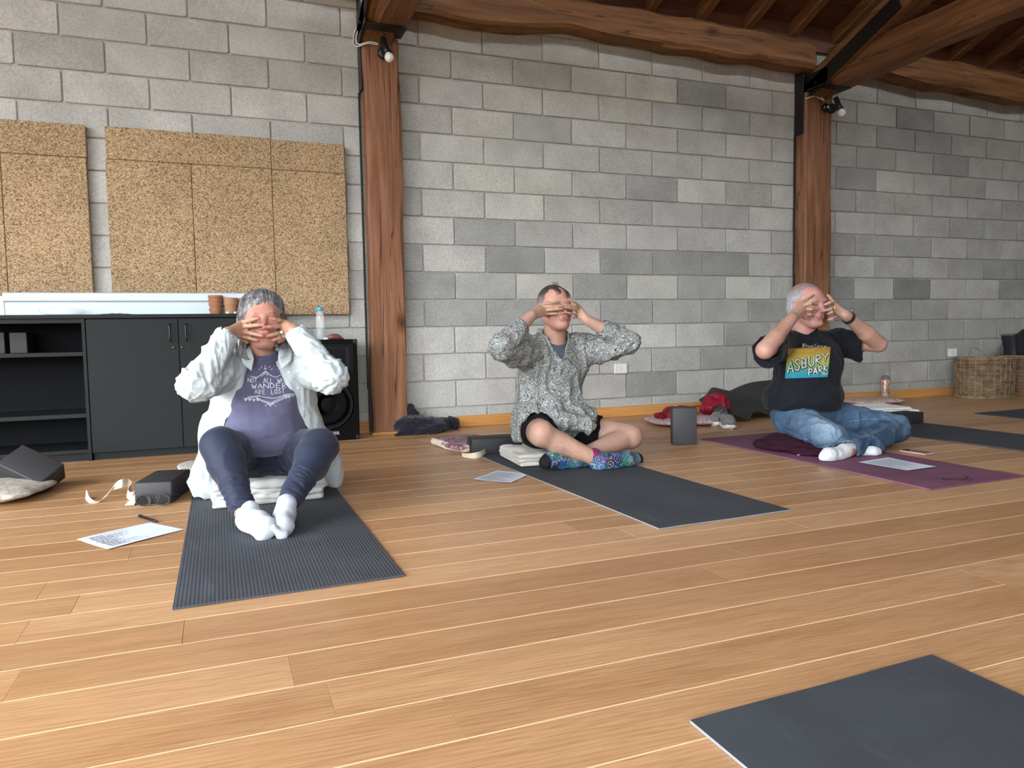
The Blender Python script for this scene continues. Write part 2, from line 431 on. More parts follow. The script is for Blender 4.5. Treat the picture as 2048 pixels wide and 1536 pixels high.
# skirting boards
sk = MB()
o = MB().box((-0.15, -0.018, 0.0), (3.42, 0.004, 0.082), 0.003).build('baseboard_back', M_BASE); struct(o)
o = MB().box((3.72, -0.018, 0.0), (RIGHT_X, 0.004, 0.082), 0.003).build('baseboard_right', M_BASE); struct(o)
o = MB().box((LEFT_X, -0.018, 0.0), (-0.425, 0.004, 0.082), 0.003).build('baseboard_left', M_BASE); struct(o)
o = MB().box((-0.44, -0.165, 0.0), (-0.15, -0.002, 0.018), 0.003).build('trim_1', M_BASE); struct(o)

# unseen walls, with the windows that light the room
def wall_with_windows(name, axis, pos, lo, hi, wins, outward):
    mb = MB(); t0, t1 = (pos, pos+outward*0.25)
    def bx(a, b, z0, z1):
        if axis == 'x': mb.box((a, t0, z0), (b, t1, z1))
        else: mb.box((t0, a, z0), (t1, b, z1))
    e = [lo]+[v for w in wins for v in w]+[hi]
    for i in range(0, len(e), 2): bx(e[i], e[i+1], -0.1, 6.3)
    wz = WIN_Z if axis == 'x' else WIN_ZL
    for a, b in wins: bx(a, b, -0.1, wz[0]); bx(a, b, wz[1], 6.3)
    o = mb.build(name, M_PLASTER); struct(o)
wall_with_windows('wall_front', 'x', FRONT_Y, XW0-.2, XW1+.2, WINS_F, -1)
wall_with_windows('wall_left', 'y', LEFT_X, FRONT_Y-.2, 0.2, WINS_L, -1)
o = MB().box((RIGHT_X, FRONT_Y-.2, -.1), (RIGHT_X+.25, .2, 6.3)).build('wall_right', M_PLASTER); struct(o)
M_FRAME = plain('window_frame_paint', (0.10, 0.10, 0.10), 0.4)
wn = 0
for wins, ax in ((WINS_F, 'x'), (WINS_L, 'y')):
    for a, b in wins:
        wn += 1; mb = MB(); z0, z1 = WIN_Z if ax == 'x' else WIN_ZL; t = 0.05
        def bb(u0, u1, za, zb):
            if ax == 'x': mb.box((u0, FRONT_Y-.12, za), (u1, FRONT_Y-.06, zb))
            else: mb.box((LEFT_X-.12, u0, za), (LEFT_X-.06, u1, zb))
        bb(a, b, z0, z0+t); bb(a, b, z1-t, z1); bb(a, a+t, z0, z1); bb(b-t, b, z0, z1); bb((a+b)/2-t/2, (a+b)/2+t/2, z0, z1)
        o = mb.build('window_%d' % wn, M_FRAME); struct(o)

# ------------------------------------------------------------------ posts, beams, roof
def hewn(a, b, n=(1, 1, 30), amp=0.008, seed=0, waves=None, long_axis=2):
    """rectangular timber from a to b with wavy hewn faces and eased edges"""
    rr = random.Random(seed); bm = bmesh.new()
    A, B = Vector(a), Vector(b); S = B-A; L = S[long_axis]
    o1, o2 = [i for i in range(3) if i != long_axis]
    ph = [rr.uniform(0, 6.28) for _ in range(24)]
    nseg = max(6, int(abs(L)/0.09)); c = min(abs(S[o1]), abs(S[o2]))*0.13
    prof = [(0+c, 0), (S[o1]-c, 0), (S[o1], c), (S[o1], S[o2]-c), (S[o1]-c, S[o2]), (c, S[o2]), (0, S[o2]-c), (0, c)]
    rings = []
    for i in range(nseg+1):
        t = i/nseg; ring = []
        for k, (p, q) in enumerate(prof):
            wv = sum(math.sin(t*abs(L)*fr+ph[(k//2*3+j) % 24])*am for j, (fr, am) in enumerate(((2.1, 1.0), (5.3, .5), (11.7, .3))))*amp
            wv += rr.uniform(-1, 1)*amp*0.12
            ce = Vector((p-S[o1]/2, q-S[o2]/2)); d = ce.normalized()
            x = p+d.x*wv; y = q+d.y*wv
            co = [0, 0, 0]; co[long_axis] = A[long_axis]+t*L; co[o1] = A[o1]+x; co[o2] = A[o2]+y
            if waves: waves(co, t, k)
            ring.append(bm.verts.new(co))
        rings.append(ring)
    for i in range(nseg):
        for k in range(8):
            bm.faces.new((rings[i][k], rings[i][(k+1) % 8], rings[i+1][(k+1) % 8], rings[i+1][k]))
    bm.faces.new(rings[0][::-1]); bm.faces.new(rings[-1])
    bmesh.ops.recalc_face_normals(bm, faces=bm.faces[:])
    me = bpy.data.meshes.new('timber'); bm.to_mesh(me); bm.free()
    me.polygons.foreach_set('use_smooth', [True]*len(me.polygons)); me.set_sharp_from_angle(angle=math.radians(24))
    return me
def bulb_lamp(parent_loc, label, flip=False):
    x, y, z = parent_loc
    t = thing('wall_spotlight', label, 'lamp', (x, y, z))
    MB().lathe([(0.0, 0), (0.034, 0), (0.036, 0.006), (0.034, 0.022), (0.02, 0.027), (0.0, 0.027)], 20, M=Matrix.Rotation(PI/2, 4, 'X')).build('base', M_BLACK, t, True)
    MB().tube([(0.0, -0.02, 0), (0.012, -0.055, 0.004)], 0.007, 8).build('arm', M_BLACK, t, True)
    p0 = Vector((-0.018, -0.062, 0.062)); p1 = Vector((0.006, -0.085, -0.026))
    d = p1-p0
    MB().tube([p0, p0+d*0.04, p0+d*.75, p1], [0.013, 0.0165, 0.0175, 0.023], 18).build('socket', M_BLACK, t, True)
    q = d.to_track_quat('Z', 'Y').to_matrix().to_4x4(); q.translation = p1
    prof = [(0.0, -0.004), (0.013, -0.002), (0.015, 0.004), (0.0235, 0.014), (0.0265, 0.025), (0.0245, 0.037), (0.017, 0.046), (0.008, 0.0505), (0.0, 0.0515)]
    MB().lathe(prof, 20, M=q).build('bulb', M_BULB, t, True)
    t.scale = (1.22, 1.22, 1.22)
    return t
nb_ = N('frosted_bulb', 0.25, 0.5); nb_.color((0.80, 0.79, 0.76)); nb_.b.inputs['Emission Color'].default_value = (1, 0.97, 0.9, 1)
M_BULB = nb_.m
def post(x0, x1, y0, seed, label):
    t = thing('timber_post', label, 'post', ((x0+x1)/2, -0.065, 0.018))
    me = hewn((x0-(x0+x1)/2, y0+0.065, 0.0), (x1-(x0+x1)/2, 0.062, 2.71), amp=0.006, seed=seed, long_axis=2)
    add('shaft', me, M_POST, t)
    cx = (x0+x1)/2
    MB().box((x0-cx-0.012, y0+0.055, 2.712), (x1-cx+0.012, -0.265+0.0, 2.722), 0.001).build('cap_plate', M_STEEL, t)
    MB().box((x0-cx-0.016, y0+0.085, 2.36), (x0-cx-0.006, 0.060, 3.0), 0.002).build('side_plate', M_STEEL, t)
    MB().box((x0-cx-0.0175, y0+0.10, 0.0), (x0-cx-0.0085, 0.055, 0.30), 0.001).build('foot_plate', M_STEEL, t)
    MB().box((x0-cx-0.022, 0.046, 0.3), (x0-cx-0.010, 0.060, 2.36), 0.001).build('steel_strip', M_STEEL, t)
    return t
post(-0.418, -0.170, -0.13, 3, 'nearer rough red-brown timber post right of the cork boards')
post(3.400, 3.695, -0.13, 8, 'farther rough red-brown timber post behind the man in black t-shirt')
bulb_lamp((-0.282, -0.138, 2.620), 'black socket lamp with bare white bulb on the nearer post')
bulb_lamp((3.665, -0.138, 2.605), 'black socket lamp with bare white bulb on the farther post')
# small round black camera-like spot beside the far lamp
t = thing('round_fitting', 'small round black glossy fitting on the farther post, beside its bulb', 'lamp', (3.585, -0.137, 2.605))
MB().lathe([(0.0, 0), (0.02, 0), (0.033, 0.012), (0.036, 0.026), (0.03, 0.040), (0.015, 0.048), (0, 0.049)], 20, M=Matrix.Rotation(PI/2, 4, 'X')).build('housing', plain('glossy_black', (0.008, 0.009, 0.012), 0.12), t, True)
MB().lathe([(0.0, 0), (0.012, 0.0), (0.010, 0.004), (0, 0.005)], 14, c=(0, 0, 0), M=Matrix.Translation((0.006, -0.0465, -0.002)) @ Matrix.Rotation(PI/2, 4, 'X')).build('lens', plain('blue_glass', (0.2, 0.35, 0.5), 0.1), t, True)

def smooth_path(P, n=8):
    P = [Vector(p) for p in P]; out = []
    Q = [P[0]]+P+[P[-1]]
    for i in range(1, len(Q)-2):
        for k in range(n):
            t = k/n; a, b, c, d = Q[i-1], Q[i], Q[i+1], Q[i+2]
            out.append(0.5*((2*b)+(-a+c)*t+(2*a-5*b+4*c-d)*t*t+(-a+3*b-3*c+d)*t**3))
    out.append(P[-1]); return out
def cables(x, z, far, label):
    if not far:
        A = [(719, 20), (720, 40), (709, 65), (707, 84), (714, 93), (735, 87), (757, 90)]
        B = [(737, 0), (731, 25), (716, 62), (712, 80), (718, 89), (738, 84), (757, 87)]
    else:
        A = [(1604, 144), (1611, 155), (1607, 180), (1605, 192), (1612, 197), (1630, 193), (1649, 202)]
        B = [(1650, 137), (1622, 152), (1611, 180), (1609, 190), (1616, 195), (1634, 190), (1649, 200)]
    out = MB()
    for k, L in enumerate((A, B)):
        pts = []
        for i, (px, py) in enumerate(L):
            Yv = (-0.012 if (k == 0 or far) and i < 4 else -0.10 if i < 4 else -0.13 if i == 4 else -0.146)
            pts.append(at(px, py, Yv))
        out.tube(smooth_path(pts, 6), 0.0042, 6)
    tag(out.build('power_cable', M_CABLE, None, True), label, 'cable')
cables(0, 0, False, 'pair of thin white cables looping beside the top of the nearer post')
cables(0, 0, True, 'pair of thin white cables looping beside the top of the farther post')

# tie beams over the posts, running into the room, with strapped rafters above them
for i, (xa, xb) in enumerate(((-0.375, -0.150), (3.500, 3.725))):
    which = 'nearer' if i == 0 else 'farther'
    t = thing('tie_beam', 'heavy rough timber tie beam running into the room from the %s post' % which, 'beam', ((xa+xb)/2, -0.2, 2.745))
    cx = (xa+xb)/2
    me = hewn((xa-cx, 0.2-0.035, 0.0), (xb-cx, -7.6, 0.225), amp=0.012, seed=20+i, long_axis=1); add('timber', me, M_TIE, t)
    # principal rafter rising at an angle, steel strap on its side
    t2 = thing('principal_rafter', 'sloping timber with black steel strap rising from the %s post' % which, 'beam', (cx-0.055, -0.0, 2.63))
    me = hewn((-0.115, -0.05, 0.0), (0.115, -6.5, 0.205), amp=0.004, seed=30+i, long_axis=1)
    sl = math.atan(0.42); rot = Matrix.Rotation(-sl, 4, 'X')
    me.transform(rot); add('timber', me, M_TIE, t2)
    st = MB().box((-0.128, -0.09, -0.005), (-0.118, -1.15, 0.120), 0.001, M=rot)
    st.box((-0.128, -0.06, 0.10), (-0.118, -0.34, 0.25), 0.001)
    st.build('steel_strap', M_STEEL, t2)
    for yb in (-0.25, -0.52, -0.80, -1.05):
        MB().lathe([(0, 0), (0.012, 0), (0.012, 0.008), (0, 0.008)], 6, M=rot @ Matrix.Translation((-0.128, yb, 0.06)) @ Matrix.Rotation(-PI/2, 4, 'Y')).build('bolt', M_STEEL, t2)
# rough wall-plate beams
def log_waves(seed):
    rr = random.Random(seed); ph = [rr.uniform(0, 6.28) for _ in range(6)]
    def f(co, t, k):
        x = co[0]
        co[2] += 0.020*math.sin(x*1.9+ph[0])+0.012*math.sin(x*4.3+ph[1])+0.006*math.sin(x*11+ph[2])+(0.012*math.sin(x*5.7+ph[3]) if k in (0, 1, 2, 7) else 0)
        co[1] += 0.012*math.sin(x*2.7+ph[4])
    return f
for i, (xa, xb, lab) in enumerate(((-5.5, -0.43, 'rough wall-top log beam over the cork boards, left of the nearer post'),
                                   (-0.145, 3.46, 'rough wavy wall-top log beam between the two posts'),
                                   (3.74, 9.5, 'rough wall-top log beam right of the farther post'))):
    t = thing('wall_plate_beam', lab, 'beam', ((xa+xb)/2, -0.1, 2.925))
    cx = (xa+xb)/2
    zs = 0.0 if i != 0 else 0.07
    me = hewn((xa-cx, -0.085, zs), (xb-cx, 0.095, 0.23), amp=0.012, seed=40+i, waves=log_waves(50+i), long_axis=0)
    add('timber', me, M_BEAM, t)
o = MB().box((XW0, -0.030, 3.12), (XW1, -0.008, 3.36), 0.002).build('trim_2', M_DECK); struct(o)
# roof deck and rafters
SL = 0.42
def rz(y, z=3.20): return z+(-y)*SL
ceil = MB()
ceil.raw([(XW0-.2, 0.3, rz(0.3)+.14), (XW1+.2, 0.3, rz(0.3)+.14), (XW1+.2, -8.6, rz(-8.6)+.14), (XW0-.2, -8.6, rz(-8.6)+.14),
          (XW0-.2, 0.3, rz(0.3)+.22), (XW1+.2, 0.3, rz(0.3)+.22), (XW1+.2, -8.6, rz(-8.6)+.22), (XW0-.2, -8.6, rz(-8.6)+.22)],
         [(0, 1, 2, 3), (7, 6, 5, 4), (0, 4, 5, 1), (1, 5, 6, 2), (2, 6, 7, 3), (3, 7, 4, 0)])
ceiling = ceil.build('ceiling', M_DECK); struct(ceiling)
# each ceiling board in view
cw = 0.185
nbd = 0
yb = 0.25
ang = math.atan(SL)
while yb > -3.0:
    x = -0.6 - random.uniform(0, 0.6)
    while x < 9.0:
        L = random.choice((0.96, 1.44, 1.92))
        me = MB().box((-L/2+.003, -cw/2+.003, -0.012), (L/2-.003, cw/2-.003, 0.012), 0.002).mesh('board'); me.materials.append(M_DECK)
        o = bpy.data.objects.new('board', me); link(o, ceiling)
        o.location = (x+L/2, yb-cw/2*math.cos(ang), rz(yb-cw/2)+.125); o.rotation_euler = (-ang, 0, 0); nbd += 1
        x += L
    yb -= cw*math.cos(ang)
k = 0
for x in np.arange(-5.3, 9.5, 0.48):
    if abs(x-3.55) < 0.14 or abs(x+.285) < 0.14: continue
    t = hewn((-0.045, 0.25, -0.055), (0.045, -8.5 if k % 3 == 0 else -8.4, 0.055), amp=0.002, seed=60+k, long_axis=1)
    t.transform(Matrix.Rotation(-ang, 4, 'X')); 
    o = add('rafter', t, M_RAFT, ceiling, (float(x), 0, rz(0)+.06)); k += 1

# power sockets
def socket(x, z, lab):
    t = thing('power_socket', lab, 'socket', (x, -0.004, z))
    MB().box((-0.058, -0.010, -0.040), (0.058, 0.002, 0.040), 0.003).build('cover', M_WHITEP, t)
    mb = MB()
    for dz in (-0.013, 0, 0.013): mb.lathe([(0, 0), (0.0026, 0), (0.0026, 0.001), (0, 0.001)], 8, M=Matrix.Translation((0.004, -0.0101, dz)) @ Matrix.Rotation(PI/2, 4, 'X'))
    mb.build('holes', M_BLACK, t)
socket(1.624, 0.392, 'white wall socket beside the sitting man in patterned shirt')
socket(5.385, 0.425, 'white wall socket partly hidden behind the wicker basket')
# ------------------------------------------------------------------ implicit-surface modeller (numpy)
_rng = np.random.RandomState(5)
_LAT = _rng.rand(32, 32, 32).astype(np.float32)
def vnoise(P):
    P = np.asarray(P, dtype=np.float64); i = np.floor(P).astype(int); f = P-i; f = f*f*(3-2*f)
    a = i & 31; b = (i+1) & 31
    x0, y0, z0 = a[:, 0], a[:, 1], a[:, 2]; x1, y1, z1 = b[:, 0], b[:, 1], b[:, 2]
    fx, fy, fz = f[:, 0], f[:, 1], f[:, 2]; L = _LAT
    c00 = L[x0, y0, z0]*(1-fx)+L[x1, y0, z0]*fx; c10 = L[x0, y1, z0]*(1-fx)+L[x1, y1, z0]*fx
    c01 = L[x0, y0, z1]*(1-fx)+L[x1, y0, z1]*fx; c11 = L[x0, y1, z1]*(1-fx)+L[x1, y1, z1]*fx
    return (c00*(1-fy)+c10*fy)*(1-fz)+(c01*(1-fy)+c11*fy)*fz
def ridge(P): return 1-np.abs(2*vnoise(P)-1)*1.6
class SDF:
    def __init__(s, lo, hi, h):
        s.h = h; s.lo = np.array(lo, float)
        s.n = np.ceil((np.array(hi)-s.lo)/h).astype(int)+1
        s.ax = [(s.lo[i]+np.arange(s.n[i])*h).astype(np.float32) for i in range(3)]
        s.F = np.full(s.n, 0.3, np.float32)
    def _sl(s, lo, hi):
        r = []
        for i in range(3):
            a = max(0, int((lo[i]-s.lo[i])/s.h)); b = min(s.n[i], int((hi[i]-s.lo[i])/s.h)+2)
            if b <= a: return None
            r.append(slice(a, b))
        return tuple(r)
    def apply(s, fn, lo, hi, k=0.0, op='u'):
        sl = s._sl(lo, hi)
        if sl is None: return s
        X = s.ax[0][sl[0]][:, None, None]; Y = s.ax[1][sl[1]][None, :, None]; Z = s.ax[2][sl[2]][None, None, :]
        d = fn(X, Y, Z).astype(np.float32); A = s.F[sl]
        if op == 'u':
            r = np.minimum(A, d)
            if k > 0: h = np.maximum(k-np.abs(A-d), 0)/k; r = r-h*h*k*0.25
        else:
            d = -d; r = np.maximum(A, d)
            if k > 0: h = np.maximum(k-np.abs(A-d), 0)/k; r = r+h*h*k*0.25
        s.F[sl] = r; return s
    def cone(s, a, b, ra, rb, k=0.0, op='u', flat=None):
        """tapered limb; flat=(dir, factor) squeezes the section along dir"""
        a = np.array(a, float); b = np.array(b, float); ba = b-a; L2 = max(float(ba@ba), 1e-10)
        R = max(ra, rb)+max(k, 0)+2*s.h+0.004; lo = np.minimum(a, b)-R; hi = np.maximum(a, b)+R
        def fn(X, Y, Z):
            x = X-a[0]; y = Y-a[1]; z = Z-a[2]
            t = np.clip((x*ba[0]+y*ba[1]+z*ba[2])/L2, 0, 1)
            dx = x-t*ba[0]; dy = y-t*ba[1]; dz = z-t*ba[2]
            if flat is not None:
                n, q = flat; e = (dx*n[0]+dy*n[1]+dz*n[2])*(1/q-1)
                dx = dx+e*n[0]; dy = dy+e*n[1]; dz = dz+e*n[2]
            return np.sqrt(dx*dx+dy*dy+dz*dz)-(ra+(rb-ra)*t)
        return s.apply(fn, lo, hi, k, op)
    def ell(s, c, r, k=0.0, op='u', R=None):
        c = np.array(c, float); r = np.array(r, float); m_ = max(r)+max(k, 0)+2*s.h+0.004
        R = None if R is None else np.array(R)
        def fn(X, Y, Z):
            x = X-c[0]; y = Y-c[1]; z = Z-c[2]
            if R is not None:
                x, y, z = (x*R[0, 0]+y*R[1, 0]+z*R[2, 0], x*R[0, 1]+y*R[1, 1]+z*R[2, 1], x*R[0, 2]+y*R[1, 2]+z*R[2, 2])
            k0 = np.sqrt((x/r[0])**2+(y/r[1])**2+(z/r[2])**2); k1 = np.sqrt((x/r[0]**2)**2+(y/r[1]**2)**2+(z/r[2]**2)**2)+1e-9
            return k0*(k0-1)/k1
        return s.apply(fn, c-m_, c+m_, k, op)
    def box(s, c, half, rd=0.01, k=0.0, op='u', R=None):
        c = np.array(c, float); half = np.array(half, float); m_ = float(np.linalg.norm(half))+max(k, 0)+2*s.h
        R = None if R is None else np.array(R)
        ext = half+max(k, 0)+2*s.h if R is None else np.array([m_]*3)
        def fn(X, Y, Z):
            x = X-c[0]; y = Y-c[1]; z = Z-c[2]
            if R is not None:
                x, y, z = (x*R[0, 0]+y*R[1, 0]+z*R[2, 0], x*R[0, 1]+y*R[1, 1]+z*R[2, 1], x*R[0, 2]+y*R[1, 2]+z*R[2, 2])
            qx = np.abs(x)-half[0]+rd; qy = np.abs(y)-half[1]+rd; qz = np.abs(z)-half[2]+rd
            return np.sqrt(np.maximum(qx, 0)**2+np.maximum(qy, 0)**2+np.maximum(qz, 0)**2)+np.minimum(np.maximum(np.maximum(qx, qy), qz), 0)-rd
        return s.apply(fn, c-ext, c+ext, k, op)
    def fn(s, f, k=0.0, op='u', lo=None, hi=None):
        return s.apply(f, lo if lo is not None else s.lo, hi if hi is not None else s.lo+s.n*s.h, k, op)
    def surface(s):
        F = s.F; n = s.n
        S = F < 0
        A = S[:-1, :-1, :-1].astype(np.uint8)
        cnt = np.zeros(tuple(n-1), np.uint8)
        for dx in (0, 1):
            for dy in (0, 1):
                for dz in (0, 1): cnt += S[dx:n[0]-1+dx, dy:n[1]-1+dy, dz:n[2]-1+dz]
        act = (cnt > 0) & (cnt < 8)
        I = np.argwhere(act); idx = np.full(tuple(n-1), -1, np.int32); idx[act] = np.arange(len(I))
        V = np.zeros((len(I), 8), np.float32); cs = [(dx, dy, dz) for dx in (0, 1) for dy in (0, 1) for dz in (0, 1)]
        for q, (dx, dy, dz) in enumerate(cs): V[:, q] = F[I[:, 0]+dx, I[:, 1]+dy, I[:, 2]+dz]
        acc = np.zeros((len(I), 3)); num = np.zeros(len(I))
        C = np.array(cs, float)
        for a in range(8):
            for b in range(a+1, 8):
                if abs(C[a]-C[b]).sum() != 1: continue
                va, vb = V[:, a], V[:, b]; m_ = (va < 0) != (vb < 0)
                t = np.where(m_, va/np.where(m_, va-vb, 1), 0)[:, None]
                acc += np.where(m_[:, None], C[a]+(C[b]-C[a])*t, 0); num += m_
        P = s.lo+(I+acc/num[:, None])*s.h
        quads = []
        for ax in range(3):
            o1, o2 = [(1, 2), (2, 0), (0, 1)][ax]
            sa = [slice(None)]*3; sb = [slice(None)]*3
            sa[ax] = slice(0, n[ax]-1); sb[ax] = slice(1, n[ax])
            for o in (o1, o2): sa[o] = slice(1, n[o]-1); sb[o] = slice(1, n[o]-1)
            Aa = S[tuple(sa)]; Bb = S[tuple(sb)]; E = np.argwhere(Aa != Bb)
            if not len(E): continue
            flip = Aa[E[:, 0], E[:, 1], E[:, 2]]
            base = E.copy(); base[:, o1] += 1; base[:, o2] += 1
            def ci(d1, d2):
                q = base.copy(); q[:, o1] += d1; q[:, o2] += d2
                return idx[q[:, 0], q[:, 1], q[:, 2]]
            q = np.stack([ci(-1, -1), ci(0, -1), ci(0, 0), ci(-1, 0)], 1)
            q = np.where(flip[:, None], q, q[:, ::-1]); quads.append(q)
        return P, np.concatenate(quads)
def vnormals(P, Q):
    n = np.cross(P[Q[:, 2]]-P[Q[:, 0]], P[Q[:, 3]]-P[Q[:, 1]]); V = np.zeros_like(P)
    for k in range(4):
        for a in range(3): V[:, a] += np.bincount(Q[:, k], n[:, a], len(P))
    return V/(np.linalg.norm(V, axis=1)[:, None]+1e-12)
def relax(P, Q, it=1, w=0.5):
    e0 = np.concatenate([Q[:, 0], Q[:, 1], Q[:, 2], Q[:, 3]]); e1 = np.concatenate([Q[:, 1], Q[:, 2], Q[:, 3], Q[:, 0]])
    cnt = np.bincount(e0, minlength=len(P))[:, None]+1e-9
    for _ in range(it):
        A = np.stack([np.bincount(e0, P[e1, a], len(P)) for a in range(3)], 1)
        P = P*(1-w)+w*A/cnt
    return P
def npmesh(name, P, Q, mat, col=None):
    me = bpy.data.meshes.new(name)
    me.vertices.add(len(P)); me.vertices.foreach_set('co', np.ascontiguousarray(P, dtype=np.float32).ravel())
    me.loops.add(Q.size); me.loops.foreach_set('vertex_index', Q.astype(np.int32).ravel())
    me.polygons.add(len(Q)); me.polygons.foreach_set('loop_start', np.arange(0, Q.size, 4, dtype=np.int32))
    try: me.polygons.foreach_set('loop_total', np.full(len(Q), 4, dtype=np.int32))
    except Exception: pass
    me.polygons.foreach_set('use_smooth', np.ones(len(Q), bool))
    me.update(calc_edges=True); me.validate()
    if col is not None:
        at_ = me.color_attributes.new('Col', 'FLOAT_COLOR', 'POINT')
        c4 = np.ones((len(P), 4), np.float32); c4[:, :3] = col; at_.data.foreach_set('color', c4.ravel())
    for mm in (mat if isinstance(mat, (list, tuple)) else [mat]): me.materials.append(mm)
    return me
def sdf_obj(name, S, mat, parent=None, disp=None, rel=1, colf=None, origin=None):
    P, Q = S.surface()
    if rel: P = relax(P, Q, rel)
    if disp is not None:
        Nn = vnormals(P, Q); P = P+Nn*disp(P, Nn)[:, None]
    col = colf(P) if colf is not None else None
    off = np.array(parent.location if origin is None and parent is not None else (origin if origin is not None else (0, 0, 0)))
    me = npmesh(name, P-off, Q, mat, col)
    o = add(name, me, None, parent)
    if parent is None and origin is not None: o.location = origin
    return o, P, Q
def bvh(P, Q): return BVHTree.FromPolygons([tuple(p) for p in P], [tuple(int(i) for i in q) for q in Q])

# ------------------------------------------------------------------ mats (the ones one lies on)
def mat_rubber(name, c, groove=True, axis=0):
    n = N(name, 0.72, 0.3); v = n.co()
    f = n.noise(v, 300, 2); b = n.noise(v, 3.5, 4, 0.6, 0.5)
    col = n.mix(tuple(x*0.86 for x in c), tuple(min(1, x*1.22) for x in c), n.ramp(b, [(0.3, 0), (0.72, 1)]))
    scr = n.noise(n.co((14, 2.2, 1), rot=(0, 0, 0.5)), 1.0, 4, 0.7, 1.5)
    col = n.mix(col, tuple(min(1, x*1.9+.02) for x in c), n.ramp(scr, [(0.60, 0), (0.80, 0.45)]))
    n.color(col)
    if groove:
        w_ = n.new('TexWave', wave_type='BANDS', bands_direction='X'); w_.inputs['Scale'].default_value = 31
        n.l(v, w_.inputs['Vector']); n.bump(w_.outputs['Fac'], 0.4, 0.0016)
        col2 = n.mix(col, n.ramp(w_.outputs['Fac'], [(0.0, 0.80), (0.5, 1.0), (1, 1.08)]), 0.8, 'MULTIPLY'); n.color(col2)
    else: n.bump(f, 0.2, 0.001)
    return n.m
M_MATG = mat_rubber('ribbed_charcoal_foam', (0.047, 0.052, 0.062))
M_MATF = mat_rubber('flat_charcoal_rubber', (0.040, 0.045, 0.053), groove=False)
M_MATP = mat_rubber('plum_rubber', (0.150, 0.060, 0.100), groove=False)
M_MATEDGE = plain('mat_edge', (0.20, 0.21, 0.22), 0.7)
def yoga_mat(corners, m_, label, th=0.006, edge=None, curl=0.0, lift=None):
    """corners: 4 floor points in order; thin slab with eased edge"""
    c = [Vector((p[0], p[1], 0)) for p in corners]; ce = sum(c, Vector())/4
    t = thing('yoga_mat', label, 'mat', (ce.x, ce.y, 0.0), 0, None)
    nx, ny = 16, 40; vs = []; fs = []
    def P(u, v):
        return (c[0]*(1-u)+c[1]*u)*(1-v)+(c[3]*(1-u)+c[2]*u)*v
    def hgt(u, v):
        z = 0.0006*math.sin(u*9+v*5)+0.0006
        if lift: z += lift(u, v)
        return z
    for j in range(ny+1):
        for i in range(nx+1):
            p = P(i/nx, j/ny)-ce; vs.append((p.x, p.y, th+hgt(i/nx, j/ny)))
    for j in range(ny):
        for i in range(nx):
            a = j*(nx+1)+i; fs.append((a, a+1, a+nx+2, a+nx+1))
    rim = [i for i in range(nx+1)]+[(j+1)*(nx+1)+nx for j in range(ny)]+[ny*(nx+1)+nx-1-i for i in range(nx)]+[(ny-1-j)*(nx+1) for j in range(ny-1)]
    area_ = (c[1]-c[0]).cross(c[3]-c[0]).z
    if area_ < 0: fs = [f[::-1] for f in fs]
    mb = MB(); mb.raw(vs, fs, 0)
    n0 = len(mb.v); lowv = []
    for i in rim:
        x, y, z = vs[i]; lowv.append((x, y, z-th*0.92)); 
    mb.raw(lowv, [], 1); k = len(rim); ff = []
    for q in range(k):
        a, b = rim[q], rim[(q+1) % k]; ff.append((a, b, n0+(q+1) % k, n0+q) if area_ < 0 else (b, a, n0+q, n0+(q+1) % k))
    mb.f += ff; mb.m += [1]*len(ff)
    mb.f.append(tuple(n0+q for q in range(k))); mb.m.append(0)
    mb.build('sheet', [m_, edge or m_], t, True, angle=0.6)
    return t
mat1 = yoga_mat([(-1.557, -3.283), (-0.949, -3.269), (-0.945, -1.50), (-1.552, -1.51)], M_MATG, 'ribbed charcoal mat under the woman with white overshirt', edge=M_MATG)
mat2 = yoga_mat([(-0.011, -3.14), (0.589, -3.118), (0.545, -1.30), (-0.064, -1.32)], M_MATF, 'smooth charcoal mat under the man in patterned shirt', 0.005, M_MATEDGE)
mat3 = yoga_mat([(1.36, -3.083), (1.968, -3.067), (2.015, -1.38), (1.41, -1.40)], M_MATP, 'plum purple mat under the man in black t-shirt', edge=M_MATP)
mat4 = yoga_mat([(-0.67, -4.274), (-0.051, -4.25), (-0.075, -6.05), (-0.70, -6.07)], M_MATF, 'charcoal mat in the near right corner, with nobody on it', edge=M_MATEDGE)
mat5 = yoga_mat([(2.66, -3.03), (3.27, -3.02), (3.235, -1.33), (2.62, -1.34)], M_MATF, 'charcoal mat running off the right edge, behind the man in jeans', edge=M_MATF)
mat6 = yoga_mat([(4.02, -2.98), (4.62, -2.97), (4.66, -1.22), (4.08, -1.23)], M_MATF, 'farthest charcoal mat tip at the right edge, near the baskets', edge=M_MATF)
# faint scribbled mark on the plum mat
def surface_marks(name, strokes, hit, wd, m_, parent, off=0.0012):
    """thin raised ribbons laid on a surface; strokes = lists of picture positions"""
    mb = MB()
    for st in strokes:
        pts = []; nr = []
        for a, b in zip(st[:-1], st[1:]):
            L = max(1, int(math.hypot(b[0]-a[0], b[1]-a[1])/1.2))
            for i in range(L):
                t = i/L; h = hit(a[0]+(b[0]-a[0])*t, a[1]+(b[1]-a[1])*t)
                if h: pts.append(h[0]); nr.append(h[1])
        h = hit(*st[-1])
        if h: pts.append(h[0]); nr.append(h[1])
        if len(pts) < 2: continue
        sd = []
        for i in range(len(pts)):
            tg = (pts[min(i+1, len(pts)-1)]-pts[max(i-1, 0)])
            if tg.length < 1e-7: tg = Vector((1, 0, 0))
            sd.append(nr[i].cross(tg).normalized())
        mb.ribbon([p+n*off-parent.location for p, n in zip(pts, nr)], sd, wd if len(st[0]) < 3 else st[0][2], 0.0006)
    return mb.build(name, m_, parent)
def flhit(z=0.0075):
    return lambda x, y: (fl(x, y, z), Vector((0, 0, 1)))
